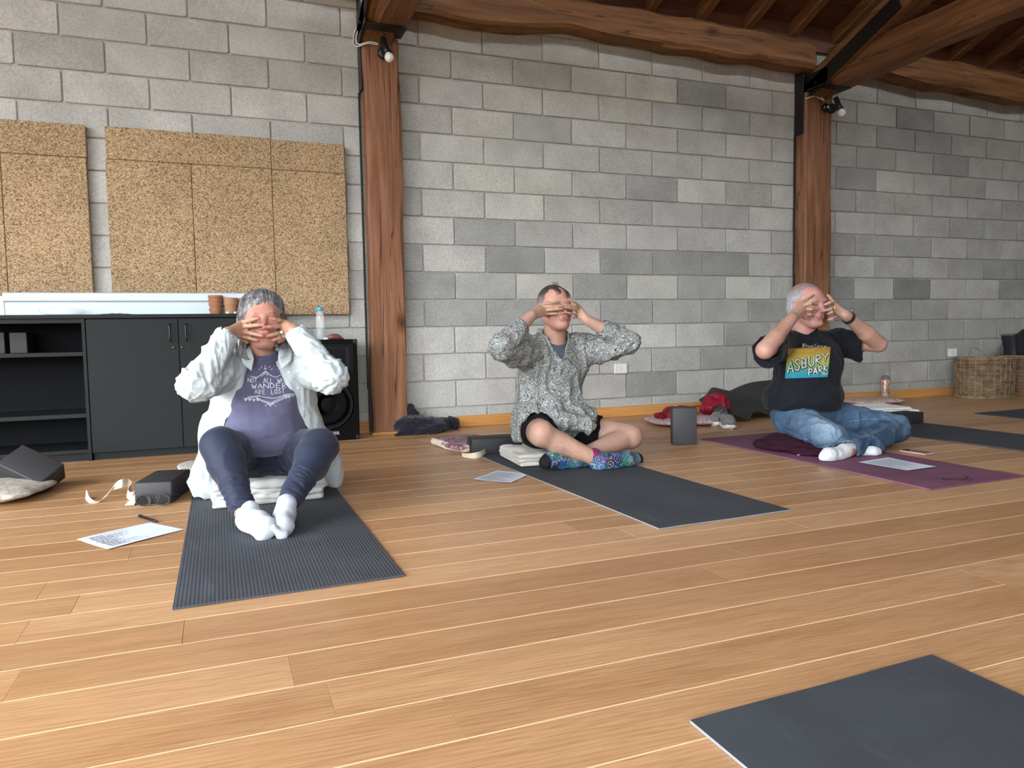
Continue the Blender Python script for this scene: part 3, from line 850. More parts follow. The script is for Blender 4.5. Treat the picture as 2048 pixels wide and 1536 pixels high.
M_INK = plain('dark_ink', (0.05, 0.03, 0.045), 0.7)
surface_marks('printed_mark', [[(1884, 960), (1887, 955), (1890, 958), (1893, 961), (1897, 956)], [(1901, 961), (1902, 957)], [(1906, 961), (1907, 957), (1912, 957), (1913, 961)],
    [(1918, 961), (1920, 955)], [(1923, 961), (1926, 956), (1931, 957), (1929, 961)], [(1935, 953), (1934, 960), (1939, 962), (1944, 957)],
    [(1878, 950), (1890, 947.5), (1905, 947), (1920, 948), (1932, 951)], [(1870, 954), (1873, 956)], [(1948, 954), (1951, 955)]], flhit(), 0.0035, M_INK, mat3)

# ------------------------------------------------------------------ cork boards
def cork(name, label, ox, panels, yf=-0.055, yb=-0.008):
    t = thing('cork_board', label, 'board', (ox, -0.03, panels[0][2]))
    for (x0, x1, z0, z1) in panels:
        mb = MB().box((x0+.0012-ox, yf+.03, z0+.0012-panels[0][2]), (x1-.0012-ox, yb+.03, z1-.0012-panels[0][2]), 0.004)
        mb.build('panel', M_CORK, t)
    mb = MB()
    xs0 = min(p[0] for p in panels); xs1 = max(p[1] for p in panels); za = min(p[2] for p in panels); zb = max(p[3] for p in panels)
    mb.box((xs0+.03-ox, yb+.029, za+.03-panels[0][2]), (xs1-.03-ox, 0.029, zb-.03-panels[0][2])).build('backing', M_BASE, t)
    return t
cork('cork_board', 'left cork board, cut off by the left picture edge', -2.6, [(-3.05, -2.572, 0.86, 1.815), (-2.572, -2.122, 0.86, 1.815), (-3.05, -2.118, 1.815, 2.013)])
cork('cork_board', 'large right cork board of jointed panels behind the woman', -1.3, [(-2.022, -1.531, 0.845, 1.815), (-1.531, -1.037, 0.845, 1.815), (-1.037, -0.552, 0.845, 1.812), (-2.016, -1.037, 1.815, 2.016), (-1.037, -0.554, 1.812, 2.009)])

# ------------------------------------------------------------------ black cabinets
M_CAB = plain('anthracite_laminate', (0.0125, 0.0145, 0.0148), 0.5, 0.0, 0.12)
YC = -0.455
def cab_open():
    x0, x1 = -3.35, -2.125
    t = thing('shelf_cabinet', 'open dark grey shelf cabinet at the left picture edge', 'cabinet', ((x0+x1)/2, -0.23, 0))
    cx = (x0+x1)/2
    def bx(nm, a, b): MB().box((a[0]-cx, a[1]+.23, a[2]), (b[0]-cx, b[1]+.23, b[2]), 0.0012).build(nm, M_CAB, t)
    bx('side', (x0, YC+.005, 0.0), (x0+.018, -0.01, 0.823)); bx('side', (x1-.018, YC+.005, 0.0), (x1, -0.01, 0.823))
    MB().box((x0+.018-cx, .2, .02), (x1-.018-cx, .218, .80)).build('back', plain('dark_hardboard', (0.0035, 0.004, 0.005), .7, 0.0, .1), t)
    bx('top_rail', (x0+.018, YC+.012, 0.797), (x1-.018, -0.03, 0.823)); bx('bottom', (x0+.018, YC+.012, 0.045), (x1-.018, -0.03, 0.067))
    bx('shelf', (x0+.018, YC+.014, 0.608), (x1-.018, -0.03, 0.631)); bx('shelf', (x0+.018, YC+.014, 0.252), (x1-.018, -0.03, 0.276))
    bx('plinth', (x0+.01, YC+.03, 0.0), (x1-.01, YC+.05, 0.045))
    return t
cab_open()
def cab_doors():
    x0, x1 = -2.122, -1.145
    t = thing('door_cabinet', 'dark grey two-door cabinet behind the woman', 'cabinet', ((x0+x1)/2, -0.23, 0)); cx = (x0+x1)/2
    def bx(nm, a, b, par=t, bev=0.0012): return MB().box((a[0]-cx, a[1]+.23, a[2]), (b[0]-cx, b[1]+.23, b[2]), bev).build(nm, M_CAB, par)
    bx('carcass', (x0+.001, YC+.02, 0.045), (x1, -0.01, 0.822)); bx('plinth', (x0+.002, YC+.03, 0.0), (x1-.01, YC+.06, 0.045))
    xm = -1.6355
    for (a, b, hx, lx) in ((x0+.002, xm-.002, -1.682, -1.665), (xm+.002, x1-.002, -1.594, -1.617)):
        d = bx('door', (a, YC, 0.045), (b, YC+.018, 0.815))
        mb = MB(); zc = 0.735
        mb.tube(smooth_path([(hx-cx, YC+.23, zc+.048), (hx-cx, YC+.23-.022, zc+.044), (hx-cx, YC+.23-.025, zc), (hx-cx, YC+.23-.022, zc-.044), (hx-cx, YC+.23, zc-.048)], 4), 0.0052, 8)
        mb.build('handle', M_BLACK, d, True)
        MB().lathe([(0, 0), (0.0095, 0), (0.009, 0.003), (0.003, 0.0032), (0, 0.0032)], 14, M=Matrix.Translation((lx-cx, YC+.23, 0.645)) @ Matrix.Rotation(PI/2, 4, 'X')).build('lock', plain('dark_metal', (0.05, 0.05, 0.05), 0.3, 0.9), d, True)
cab_doors()
o = MB().box((-3.37, YC-.006, 0.8235), (-1.14, -0.008, 0.845), 0.0015).build('worktop', M_CAB); tag(o, 'dark grey worktop running over both cabinets', 'worktop')
# binders on the top shelf
for x, w_, lab in ((-2.485, 0.085, 'dark box file nearest the right on the top shelf of the open cabinet'), (-2.60, 0.095, 'dark box file at the left picture edge on the top shelf')):
    t = thing('box_file', lab, 'box', (x, -0.20, 0.631))
    MB().box((-w_/2, -0.11, 0.0), (w_/2, 0.13, 0.118 if x > -2.5 else 0.120), 0.002).build('box', plain('dark_card', (0.022, 0.020, 0.022), 0.7), t)
# folded white projection panel
M_ALU = plain('white_lacquered_panel', (0.44, 0.52, 0.56), 0.4)
t = thing('folded_screen', 'long white folded screen lying on its edge on the cabinet top', 'screen', (-1.85, -0.29, 0.845))
MB().box((-0.695, 0.0, 0.0), (0.693, 0.02, 0.085), 0.002).build('lower_board', M_ALU, t)
MB().box((-0.700, -0.018, 0.083), (0.698, 0.022, 0.131), 0.003).build('upper_rail', M_ALU, t)
MB().box((-0.700, -0.016, 0.131), (0.698, 0.021, 0.1345), 0.001).build('top_strip', plain('grey_rubber', (0.25, 0.25, 0.24), 0.6), t)
MB().box((-0.80, 0.03, 0.0), (-0.703, 0.05, 0.115), 0.003).build('end_piece', M_WHITEP, t)
# clear plastic tray
def mat_clear(name, c=(0.9, 0.93, 0.93), rough=0.08, alpha=0.35):
    n = N(name, rough, 0.6); n.color(c); n.b.inputs['Alpha'].default_value = alpha; return n.m
M_CLEAR = mat_clear('clear_plastic', alpha=0.22)
t = thing('plastic_tray', 'crinkled clear plastic tray on the left of the cabinet top', 'tray', (-2.25, -0.37, 0.845))
mb = MB(); rr = random.Random(3); n_ = 40; vs = []; fs = []
for j, (r, z) in enumerate(((0.085, 0.001), (0.092, 0.003), (0.108, 0.026), (0.120, 0.031), (0.121, 0.033), (0.110, 0.030), (0.094, 0.008), (0.04, 0.005))):
    for k in range(n_):
        a = 2*PI*k/n_; q = 1+0.02*math.cos(k*PI)+rr.uniform(-.015, .015)
        vs.append((r*q*math.cos(a), r*q*math.sin(a)*0.62, z+rr.uniform(-.0015, .002)*(j > 1)))
for j in range(7):
    for k in range(n_): fs.append((j*n_+k, j*n_+(k+1) % n_, (j+1)*n_+(k+1) % n_, (j+1)*n_+k))
mb.raw(vs, fs).build('shell', M_CLEAR, t)
t2 = thing('plastic_wrap', 'flat crumpled dark wrapper on the cabinet top beside the tray', 'wrapper', (-1.97, -0.42, 0.845))
mb = MB(); vs = []; fs = []
for j in range(5):
    for i in range(15):
        vs.append((-.095+i*.0135, -.02+j*.012, 0.0015+0.009*math.sin(PI*i/14)*math.sin(PI*j/4)*(0.7+0.3*math.sin(i*2.1+j))))
for j in range(4):
    for i in range(14): fs.append((j*15+i, j*15+i+1, (j+1)*15+i+1, (j+1)*15+i))
mb.raw(vs, fs).build('sheet', plain('dark_film', (0.06, 0.02, 0.03), 0.3), t2, True)
# terracotta pots
M_TERRA = plain('terracotta', (0.28, 0.125, 0.060), 0.85, bump=(60, 0.2, 0.002))
M_TERRA2 = plain('light_terracotta', (0.33, 0.17, 0.09), 0.85, bump=(60, 0.2, 0.002))
def pot(x, y, z, r, hgt, m_, lab, grp):
    t = thing('terracotta_pot', lab, 'pot', (x, y, z), random.uniform(0, 3), grp)
    rb = r*0.86
    MB().lathe([(0, 0), (rb, 0), (r*0.93, hgt*0.50), (r*0.93, hgt*0.55), (r*1.03, hgt*0.56), (r*1.05, hgt), (r*0.95, hgt), (r*0.90, hgt*0.55), (rb*0.9, 0.006), (0, 0.006)], 28).build('pot', m_, t, angle=0.5)
    return t
names = ['bottom pot of the leftmost terracotta stack', 'second pot up in the leftmost terracotta stack', 'third pot up in the leftmost terracotta stack', 'top pot of the leftmost terracotta stack']
z = 0.845
for i, dz in enumerate((0.034, 0.024, 0.020, 0.0)):
    pot(-1.421, -0.35, z, 0.039+0.001*i, 0.034, M_TERRA, names[i]+' on the cabinet', 'stacked terracotta pots'); z += (0.0345, 0.0235, 0.0235, 0)[i]
def foot_cups(x, n_, lab):
    for i in range(n_):
        t = thing('white_cup', lab % ('left', 'middle', 'right')[i], 'cup', (x+0.022*(i-(n_-1)/2), -0.375, 0.845), 0, 'white cups under the pots')
        MB().lathe([(0, 0), (0.0085, 0), (0.0105, 0.014), (0.0098, 0.014), (0.008, 0.002), (0, 0.002)], 16).build('cup', M_WHITEP, t, True)
pot(-1.333, -0.35, 0.8455, 0.0415, 0.100-0.001, M_TERRA2, 'single taller terracotta pot between two stacks', 'stacked terracotta pots')
foot_cups(-1.333, 3, '%s small white cup before the middle terracotta pot')
pot(-1.243, -0.35, 0.8455, 0.040, 0.099, M_TERRA2, 'rightmost terracotta pot, partly behind the head of the woman', 'stacked terracotta pots')

# ------------------------------------------------------------------ loudspeaker with bottle and spectacle case
t = thing('loudspeaker', 'tall black loudspeaker cabinet behind the woman, beside the nearer post', 'speaker', (-0.735, -0.18, 0.0))
def rot_z(a): return Matrix.Rotation(a, 4, 'Z')
sp = MB(); prof = [(-0.178, -0.132), (0.176, -0.132), (0.182, -0.126), (0.150, 0.150), (-0.150, 0.150), (-0.184, -0.126)]
vs = [(x, y, z) for z in (0.004, 0.674) for x, y in prof]
sp.raw(vs, [tuple(range(5, -1, -1)), tuple(range(6, 12))]+[(i, (i+1) % 6, 6+(i+1) % 6, 6+i) for i in range(6)])
sp.build('cabinet', plain('speaker_carpet', (0.003, 0.003, 0.0035), 0.85, 0.0, 0.1, bump=(200, 0.3, 0.001)), t)
MB().box((-0.155, -0.136, 0.455), (0.155, -0.131, 0.645), 0.002).build('horn_plate', plain('horn_plate_black', (0.003, 0.003, 0.0035), 0.6, 0.0, 0.15), t)
hb = MB()
for q, (w_, h_, y_) in enumerate(((0.125, 0.075, -0.1365), (0.06, 0.03, -0.131))): pass
hb.raw([(-.125, -.137, .625), (.125, -.137, .625), (.125, -.137, .475), (-.125, -.137, .475), (-.03, -.1325, .57), (.03, -.1325, .57), (.03, -.1325, .53), (-.03, -.1325, .53)],
       [(0, 1, 5, 4), (1, 2, 6, 5), (2, 3, 7, 6), (3, 0, 4, 7), (4, 5, 6, 7)])
hb.build('horn', plain('horn_grey', (0.006, 0.006, 0.008), 0.4, 0.0, 0.2), t)
RX = Matrix.Rotation(PI/2, 4, 'X')
MB().lathe([(0.168, 0.0), (0.169, 0.003), (0.160, 0.006), (0.150, 0.005), (0.140, 0.0)], 48, M=Matrix.Translation((-0.02, -0.132, 0.245)) @ RX).build('woofer_ring', plain('ring_black', (0.003, 0.003, 0.0035), 0.8, 0.0, 0.1), t, True)
MB().lathe([(0.134, 0.003), (0.11, 0.004), (0.05, 0.002), (0.045, 0.004), (0.03, 0.009), (0, 0.011)], 40, M=Matrix.Translation((-0.02, -0.1325, 0.245)) @ RX).build('woofer_cone', plain('cone_black', (0.003, 0.003, 0.0035), 0.8, 0.0, 0.1), t, True)
gr = MB()
for k in range(60):
    a = 2*PI*k/60; gr.box((-.003, -.0015, -.003), (.003, .0015, .003), 0, Matrix.Translation((-0.02+0.156*math.cos(a), -0.139, 0.245+0.156*math.sin(a))))
o = gr.build('grille_studs', plain('stud_grey', (0.035, 0.035, 0.035), 0.4), t); tag(o, kind='stuff')
def text_mesh(txt, size, m_, parent, loc, rot, name='lettering', ext=0.0006, spacing=1.0, bold=0.0):
    cu = bpy.data.curves.new(name, 'FONT'); cu.body = txt; cu.size = size; cu.extrude = ext; cu.space_character = spacing; cu.offset = bold
    cu.align_x = 'CENTER'; cu.align_y = 'CENTER'; cu.resolution_u = 3
    o = bpy.data.objects.new(name, cu); COL.objects.link(o)
    dg = bpy.context.evaluated_depsgraph_get(); me = bpy.data.meshes.new_from_object(o.evaluated_get(dg))
    bpy.data.objects.remove(o); bpy.data.curves.remove(cu); me.materials.clear(); me.materials.append(m_)
    me.name = name; return add(name, me, None, parent, loc, rot)
tx = text_mesh('YAMAHA', 0.034, plain('silver_print', (0.42, 0.42, 0.42), 0.4), t, (0.003, -0.1335, 0.052), (PI/2, 0, 0), bold=0.0004); tx.scale = (0.62, 1, 1)
for sx_ in (-1, 1):
    for z in (0.66, 0.02):
        mb = MB().box((-0.014, -0.012, -0.014), (0.014, 0.012, 0.014), 0.004, Matrix.Translation((0.170*sx_, -0.124, z)))
        mb.build('corner_guard', M_BLACK, t)
M_WATER = mat_clear('water_in_plastic', (0.35, 0.46, 0.43), 0.05, 0.35)
t = thing('water_bottle', 'clear water bottle with blue cap on the loudspeaker', 'bottle', (-0.775, -0.2, 0.6745))
MB().lathe([(0, 0.0), (0.026, 0.0), (0.029, 0.004), (0.029, 0.05), (0.0275, 0.053), (0.029, 0.056), (0.029, 0.150), (0.026, 0.170), (0.0205, 0.184), (0.018, 0.190), (0.018, 0.198), (0, 0.198)], 28).build('body', M_CLEAR, t, True)
MB().lathe([(0, 0.002), (0.0265, 0.003), (0.0275, 0.05), (0.0265, 0.053), (0.0275, 0.056), (0.0275, 0.078), (0, 0.078)], 28).build('water', M_WATER, t, True)
MB().lathe([(0.0, 0.193), (0.0215, 0.193), (0.0225, 0.197), (0.0225, 0.213), (0.020, 0.217), (0, 0.218)], 28).build('cap', plain('blue_cap', (0.02, 0.33, 0.60), 0.35), t, True)
t = thing('spectacle_case', 'brown leather pouch lying on the loudspeaker', 'pouch', (-0.683, -0.24, 0.6745), 0.1)
mb = MB(); prof = [(-0.052, .003), (-.045, .016), (-.02, .021), (0.015, .020), (.04, .010), (.056, .003)]
mb.tube([(x, 0, r*0.9) for x, r in prof], [r for x, r in prof], 12, flat=0.85).build('pouch', plain('brown_leather', (0.16, 0.065, 0.04), 0.5, bump=(80, 0.2, .002)), t, True)
t = thing('tissue', 'crumpled white tissue beside the water bottle', 'tissue', (-0.752, -0.265, 0.6745))
mb = MB(); bm = bmesh.new(); bmesh.ops.create_icosphere(bm, subdivisions=3, radius=0.017); rr = random.Random(2)
for v in bm.verts: v.co *= rr.uniform(0.6, 1.15); v.co.z = max(v.co.z*0.5+0.006, 0.0)
me = bpy.data.meshes.new('tissue'); bm.to_mesh(me); bm.free(); add('sheet', me, plain('tissue_white', (0.8, 0.8, 0.8), 0.9), t)

# ------------------------------------------------------------------ foam blocks
M_FOAM = plain('charcoal_eva_foam', (0.020, 0.020, 0.022), 0.62, bump=(250, 0.15, 0.001))
M_FOAM2 = plain('grey_eva_foam', (0.040, 0.042, 0.046), 0.62, bump=(250, 0.15, 0.001))
def foam(loc, R, size, lab, m_=None):
    t = thing('foam_block', lab, 'block', loc); a, b, c = size
    R = R.to_4x4() if R is not None else Matrix.Identity(4)
    MB().box((-a/2, -b/2, -c/2), (a/2, b/2, c/2), 0.006, R).build('block', m_ or M_FOAM, t, angle=0.9)
    return t
E3 = lambda x, y, z: Matrix.Rotation(z, 3, 'Z') @ Matrix.Rotation(y, 3, 'Y') @ Matrix.Rotation(x, 3, 'X')
foam((1.215, -1.49, 0.1125), E3(0, 0, -0.42), (0.148, 0.078, 0.225), 'grey foam block standing upright between the two men', M_FOAM2)
foam((-1.668, -1.735, 0.047), E3(0, 0, -0.22), (0.150, 0.300, 0.094), 'dark foam block lying flat left of the woman')
foam((-2.255, -1.30, 0.094), E3(0.0, 0.42, -0.5) @ E3(0.52, 0, 0), (0.23, 0.150, 0.095), 'dark foam block tilted against the cushion at the left edge')
foam((0.075, -1.235, 0.046), E3(0, 0, -0.12), (0.30, 0.145, 0.092), 'dark foam block lying behind the man in patterned shirt')
foam((3.12, -1.42, 0.045), E3(0, 0, 0.08), (0.22, 0.15, 0.078), 'dark foam block beside the knee of the man in jeans')

# ------------------------------------------------------------------ paper sheets, pen, phone
def mat_paper(name, sc, ang=0.0, u0=0.12, u1=0.62):
    """printed sheet: text lines laid out in the sheet's own UVs"""
    n = N(name, 0.6, 0.3); n.color((0.62, 0.67, 0.75)); return n.m
M_PAPER = mat_paper('printed_paper', 1)
M_TEXT = plain('print_grey', (0.10, 0.11, 0.14), 0.7)
def paper(corners, lab, lines, seed, axis=0):
    c = [Vector((p[0], p[1], 0)) for p in corners]; ce = sum(c, Vector())/4
    zb = 0.0085 if lab.find('plum') >= 0 else 0.0012
    t = thing('paper_sheet', lab, 'paper', (ce.x, ce.y, zb))
    rr = random.Random(seed)
    def P(u, v, dz=0.0):
        p = (c[0]*(1-u)+c[1]*u)*(1-v)+(c[3]*(1-u)+c[2]*u)*v
        return (p.x-ce.x, p.y-ce.y, 0.0012+0.004*(u-.5)**2*4*abs(math.sin(2.2*v+seed))*0.6+dz)
    vs = []; fs = []; K = 10
    for j in range(K+1):
        for i in range(K+1): vs.append(P(i/K, j/K))
    for j in range(K):
        for i in range(K): fs.append((j*(K+1)+i, j*(K+1)+i+1, (j+1)*(K+1)+i+1, (j+1)*(K+1)+i))
    if (c[1]-c[0]).cross(c[3]-c[0]).z < 0: fs = [f[::-1] for f in fs]
    mb = MB().raw(vs, fs); mb.build('sheet', M_PAPER, t, True)
    tx = MB()
    for (a, b, s, e) in lines:                      # words of a printed line
        x = s
        while x < e:
            wl = rr.uniform(0.02, 0.07); x2 = min(x+wl, e)
            q = [(x, a), (x2, a), (x2, b), (x, b)] if axis == 0 else [(a, x), (a, x2), (b, x2), (b, x)]
            tx.raw([P(u, v, 0.0005) for u, v in q], [(0, 1, 2, 3)])
            x = x2+0.012
    o = tx.build('printed_text', M_TEXT, t); tag(o, kind='stuff')
    return t
L1 = [(0.10+i*.034, 0.10+i*.034+.015, 0.10 if i % 5 else 0.08, random.uniform(0.25, 0.62)) for i in range(24)]
paper([(-1.908, -2.400), (-1.789, -2.588), (-1.563, -2.409), (-1.688, -2.238)], 'printed white sheet left of the mat of the woman', L1, 1, axis=1)
L2 = [(0.10+i*.05, 0.10+i*.05+.018, 0.10, random.uniform(0.5, 0.9)) for i in range(16)]
paper([(-0.315, -1.992), (-0.181, -2.152), (-0.011, -1.976), (-0.127, -1.827)], 'printed white sheet beside the mat of the man in patterned shirt', L2, 2)
paper([(1.588, -2.48), (1.609, -2.75), (1.812, -2.751), (1.827, -2.451)], 'printed white sheet lying on the plum mat', L2, 3)
t = thing('pen', 'black pen beside the printed sheet on the left', 'pen', (-1.70, -2.185, 0.006))
a, b = Vector((-.036, .064, 0)), Vector((.035, -.064, 0))
MB().tube([a, a*.96, b*.8, b*.98, b], [0.003, 0.0052, 0.0052, 0.004, 0.001], 10).build('barrel', M_BLACK, t, True)
MB().tube([a*.9+Vector((0, 0, .0065)), a*.2+Vector((0, 0, .0065))], 0.0014, 6).build('clip', M_BLACK, t, True)
t = thing('smartphone', 'smartphone in pink case on the floor by the plum mat', 'phone', (2.128, -2.365, 0.0), 0)
aa = Vector((2.143, -2.258)); bb_ = Vector((2.160, -2.462)); an = math.atan2(-.204, .017)
Mp = Matrix.Rotation(an, 4, 'Z')
MB().box((-0.078, -0.038, 0.001), (0.078, 0.038, 0.009), 0.003, Mp).build('case', plain('pink_case', (0.55, 0.28, 0.27), 0.35), t)
MB().box((-0.074, -0.034, 0.009), (0.074, 0.034, 0.0102), 0.0005, Mp).build('screen', plain('phone_glass', (0.012, 0.012, 0.014), 0.08), t)

# ------------------------------------------------------------------ sunglasses and strap
t = thing('sunglasses', 'black sunglasses folded open against the flat foam block', 'sunglasses', (-1.697, -1.935, 0.0), -0.24)
sg = MB()
def lens_loop(sx_):
    return [(sx_*(0.036+0.030*math.cos(a)*(1.0 if math.cos(a)*1 > 0 else .92)), -0.002*abs(math.cos(a)), 0.027+0.0205*math.sin(a)+(0.003 if math.sin(a) > 0 else 0)) for a in np.linspace(0, 2*PI, 25)[:-1]]
for s_ in (-1, 1): sg.tube(lens_loop(s_), 0.0030, 6, closed=True)
sg.tube([(-0.008, 0, 0.036), (0, -0.002, 0.039), (0.008, 0, 0.036)], 0.0032, 6)
sg.build('frame', M_BLACK, t, True)
for s_ in (-1, 1):
    mb = MB(); L = lens_loop(s_); mb.raw(L, [tuple(range(len(L)))]); mb.build('lens', plain('dark_lens', (0.004, 0.004, 0.005), 0.05), t)
    MB().tube(smooth_path([(s_*.066, 0.0, 0.040), (s_*.071, .03, .040), (s_*.072, .085, .030), (s_*.068, .125, .010)], 4), 0.0028, 6).build('temple', M_BLACK, t, True)
M_WEB = mat_cloth('cream_cotton_webbing', (0.62, 0.54, 0.41), (0.52, 0.44, 0.33), 600, 20, 0.9, 0.3)
def strap(P, S, lab, origin, wd=0.038):
    t = thing('yoga_strap', lab, 'strap', origin)
    pts = smooth_path(P, 10); sd = smooth_path(S, 10); off = Vector(origin)
    MB().ribbon([p-off for p in pts], list(sd), wd, 0.0022).build('webbing', M_WEB, t, True, angle=0.8)
    return t
F = lambda x, y, z: fl(x, y, 0)+Vector((0, 0, z))
P1 = [fl(172, 988, .018), fl(176, 999, .004), fl(186, 1004, .0035), fl(200, 1003, .0035), fl(213, 990, .022), fl(228, 974, .045), fl(243, 967, .062), fl(256, 966, .055), fl(262, 973, .040), fl(255, 985, .024), fl(262, 993, .018), fl(272, 985, .03), fl(268, 998, .012), fl(259, 1010, .004)]
S1 = [(0.1, .1, 1), (0.2, 1, .5), (.3, 1, 0), (.5, 1, .1), (.6, .9, .5), (.4, .4, .9), (.1, .5, 1), (0, .3, 1), (.2, .1, 1), (.2, .5, 1), (0, .6, 1), (.6, .2, .8), (.9, -.2, .3), (1, -.3, 0)]
strap(P1, [Vector(s) for s in S1], 'cream webbing strap curling across the floor left of the foam block', (-1.86, -1.72, 0))
P2 = [fl(925, 903, .02), fl(926, 912, .004), fl(945, 912, .012), fl(962, 908, .018), fl(972, 902, .014)]
S2 = [(0, .25, 1), (.1, .5, .9), (0, .4, .9), (0, .3, 1), (0, .3, 1)]
strap(P2, [Vector(s) for s in S2], 'short cream webbing strap by the patterned cushion behind the man in shorts', (-0.07, -1.22, 0), 0.034)
# ------------------------------------------------------------------ soft goods
def Rm(x=0, y=0, z=0): return np.array(E3(x, y, z))
def pillow_fn(c, ax, ay, hz, R=None, pinch=0.25, p=2.6):
    c = np.array(c, float)
    def fn(X, Y, Z):
        x = X-c[0]; y = Y-c[1]; z = Z-c[2]
        if R is not None: x, y, z = (x*R[0, 0]+y*R[1, 0]+z*R[2, 0], x*R[0, 1]+y*R[1, 1]+z*R[2, 1], x*R[0, 2]+y*R[1, 2]+z*R[2, 2])
        u = x/ax; v = y/ay
        u = u*(1+pinch*0.5*(1-v*v)*0.0+pinch*0.14*np.cos(v*2.6)*0.5); v = v*(1+pinch*0.14*np.cos(u*2.6)*0.5)
        r = (np.abs(u)**4+np.abs(v)**4)**0.25
        th = hz*np.maximum(1-np.abs(r)**p, 0)**0.62+0.003
        return np.where(r < 1, np.maximum(np.abs(z)-th, (r-1)*min(ax, ay))*0.75, np.maximum((r-1)*min(ax, ay), np.abs(z)-th))
    return fn
def mat_print(name, base, cols, sc, kind='swirl'):
    n = N(name, 0.85, 0.2); v = n.co()
    a = n.noise(v, sc, 3, 0.5, 2.5)
    st = [(0.0, base), (0.40, base), (0.43, cols[0]), (0.50, cols[0]), (0.52, base), (0.60, base), (0.62, cols[1]), (0.72, cols[1]), (0.74, cols[2 % len(cols)]), (1, base)]
    c = n.ramp(a, st); n.color(n.mix(c, n.ramp(n.noise(v, 700, 1), [(0.3, .68), (.7, .80)]), 1.0, 'MULTIPLY'))
    n.bump(n.noise(v, 60, 3), 0.25, 0.004); return n.m
def soft(name, lab, cat, c, ext, h, build, m_, disp=None, part='cover', rel=2, group=None):
    t = thing(name, lab, cat, c, 0, group); c = np.array(c)
    S = SDF(c+np.array(ext[0]), c+np.array(ext[1]), h); build(S)
    o, P, Q = sdf_obj(part, S, m_, t, disp, rel); return t, P, Q
def nz(P, s, seed=0): return vnoise(P*np.array(s)+seed*7.3)-0.5
# a) patterned cushion at the left edge
M_CUSH = mat_print('cream_contour_print', (0.62, 0.57, 0.49), [(0.42, 0.38, 0.33), (0.50, 0.46, 0.41), (0.36, 0.33, 0.29)], 12)
soft('cushion', 'flat cream patterned cushion at the left picture edge', 'cushion', (-2.46, -1.42, 0.038), ((-.36, -.30, -.045), (.38, .30, .06)), 0.008,
     lambda S: S.fn(pillow_fn((-2.46, -1.42, 0.038), .30, .22, .036, Rm(z=-.25))), M_CUSH, lambda P, Nn: 0.006*nz(P, (20, 20, 20)))
# b) behind the woman
M_CUSH2 = mat_print('white_grey_print', (0.66, 0.63, 0.57), [(0.30, 0.29, 0.27), (0.66, 0.63, 0.57), (0.66, 0.63, 0.57)], 26)
soft('cushion', 'small white cushion with grey print on the floor behind the woman', 'cushion', (-1.42, -1.18, 0.03), ((-.28, -.26, -.035), (.28, .26, .05)), 0.007,
     lambda S: S.fn(pillow_fn((-1.42, -1.18, 0.03), .22, .20, .028, Rm(z=.1))), M_CUSH2, lambda P, Nn: 0.004*nz(P, (25, 25, 25)))
# d) cushion behind the man in shorts
M_CUSH3 = mat_print('burgundy_paisley_print', (0.42, 0.33, 0.35), [(0.22, 0.05, 0.09), (0.30, 0.30, 0.36), (0.55, 0.45, 0.40)], 14)
t, _, _ = soft('cushion', 'burgundy and cream patterned cushion left of the man in patterned shirt', 'cushion', (-0.03, -0.98, 0.03), ((-.30, -.32, -.035), (.30, .32, .06)), 0.007,
     lambda S: (S.fn(pillow_fn((-0.01, -0.96, 0.028), .17, .25, .026, Rm(z=.06)))), M_CUSH3, lambda P, Nn: 0.005*nz(P, (25, 25, 25)))
S = SDF((-.30, -1.30, 0), (.06, -.66, .07), 0.006)
S.cone((-.175, -.80, .024), (-.150, -1.02, .022), .020, .023, 0); S.cone((-.150, -1.02, .022), (-.085, -1.185, .022), .023, .021, 0.01); S.cone((-.085, -1.185, .022), (.02, -1.20, .022), .021, .02, 0.01)
M_CREAM = mat_cloth('cream_cotton', (0.52, 0.45, 0.35), (0.46, 0.39, 0.30), 700, 15)
sdf_obj('piping_roll', S, M_CREAM, t, lambda P, Nn: 0.003*nz(P, (40, 40, 40)))
# f) cushion with red jacket
M_CUSH4 = mat_print('pink_grey_print', (0.58, 0.50, 0.48), [(0.50, 0.20, 0.22), (0.42, 0.42, 0.46), (0.62, 0.50, 0.36)], 13)
soft('cushion', 'pink and white printed cushion behind the standing foam block', 'cushion', (1.80, -0.66, 0.03), ((-.40, -.30, -.035), (.40, .30, .06)), 0.008,
     lambda S: S.fn(pillow_fn((1.80, -0.66, 0.03), .29, .22, .030, Rm(z=-.2))), M_CUSH4, lambda P, Nn: 0.005*nz(P, (22, 22, 22)))
M_RED = mat_cloth('crimson_shell_fabric', (0.24, 0.008, 0.024), (0.17, 0.005, 0.017), 200, 14, 0.45, 0.25, 0.0)
def redj(S):
    c = at(1432, 815, -.62); d = at(1352, 822, -.66)
    S.ell((c.x, c.y, .135), (.085, .10, .075)); S.ell((c.x-.06, c.y-.03, .10), (.09, .08, .045), .04); S.ell((d.x+.02, d.y, .09), (.13, .09, .038), .04)
    S.ell((d.x-.10, d.y, .072), (.08, .06, .018), .02); S.ell((c.x+.02, c.y-.06, .09), (.05, .05, .035), .03)
soft('jacket', 'crumpled red shell jacket lying on the pink printed cushion', 'jacket', (1.85, -.64, .06), ((-.42, -.22, -.03), (.32, .22, .20)), 0.006, redj, M_RED,
     lambda P, Nn: 0.020*(ridge(P*np.array((15, 15, 12))+3)-.4)+0.005*(ridge(P*np.array((38, 38, 38)))-.4), 'shell', 1)
M_PINKL = plain('pink_lining', (0.45, 0.10, 0.14), 0.5)
mb = MB(); mb.tube(smooth_path([at(1315, 833, -.72), at(1325, 826, -.72), at(1345, 815, -.74), at(1375, 814, -.72), at(1400, 812, -.70)], 6), 0.004, 6)
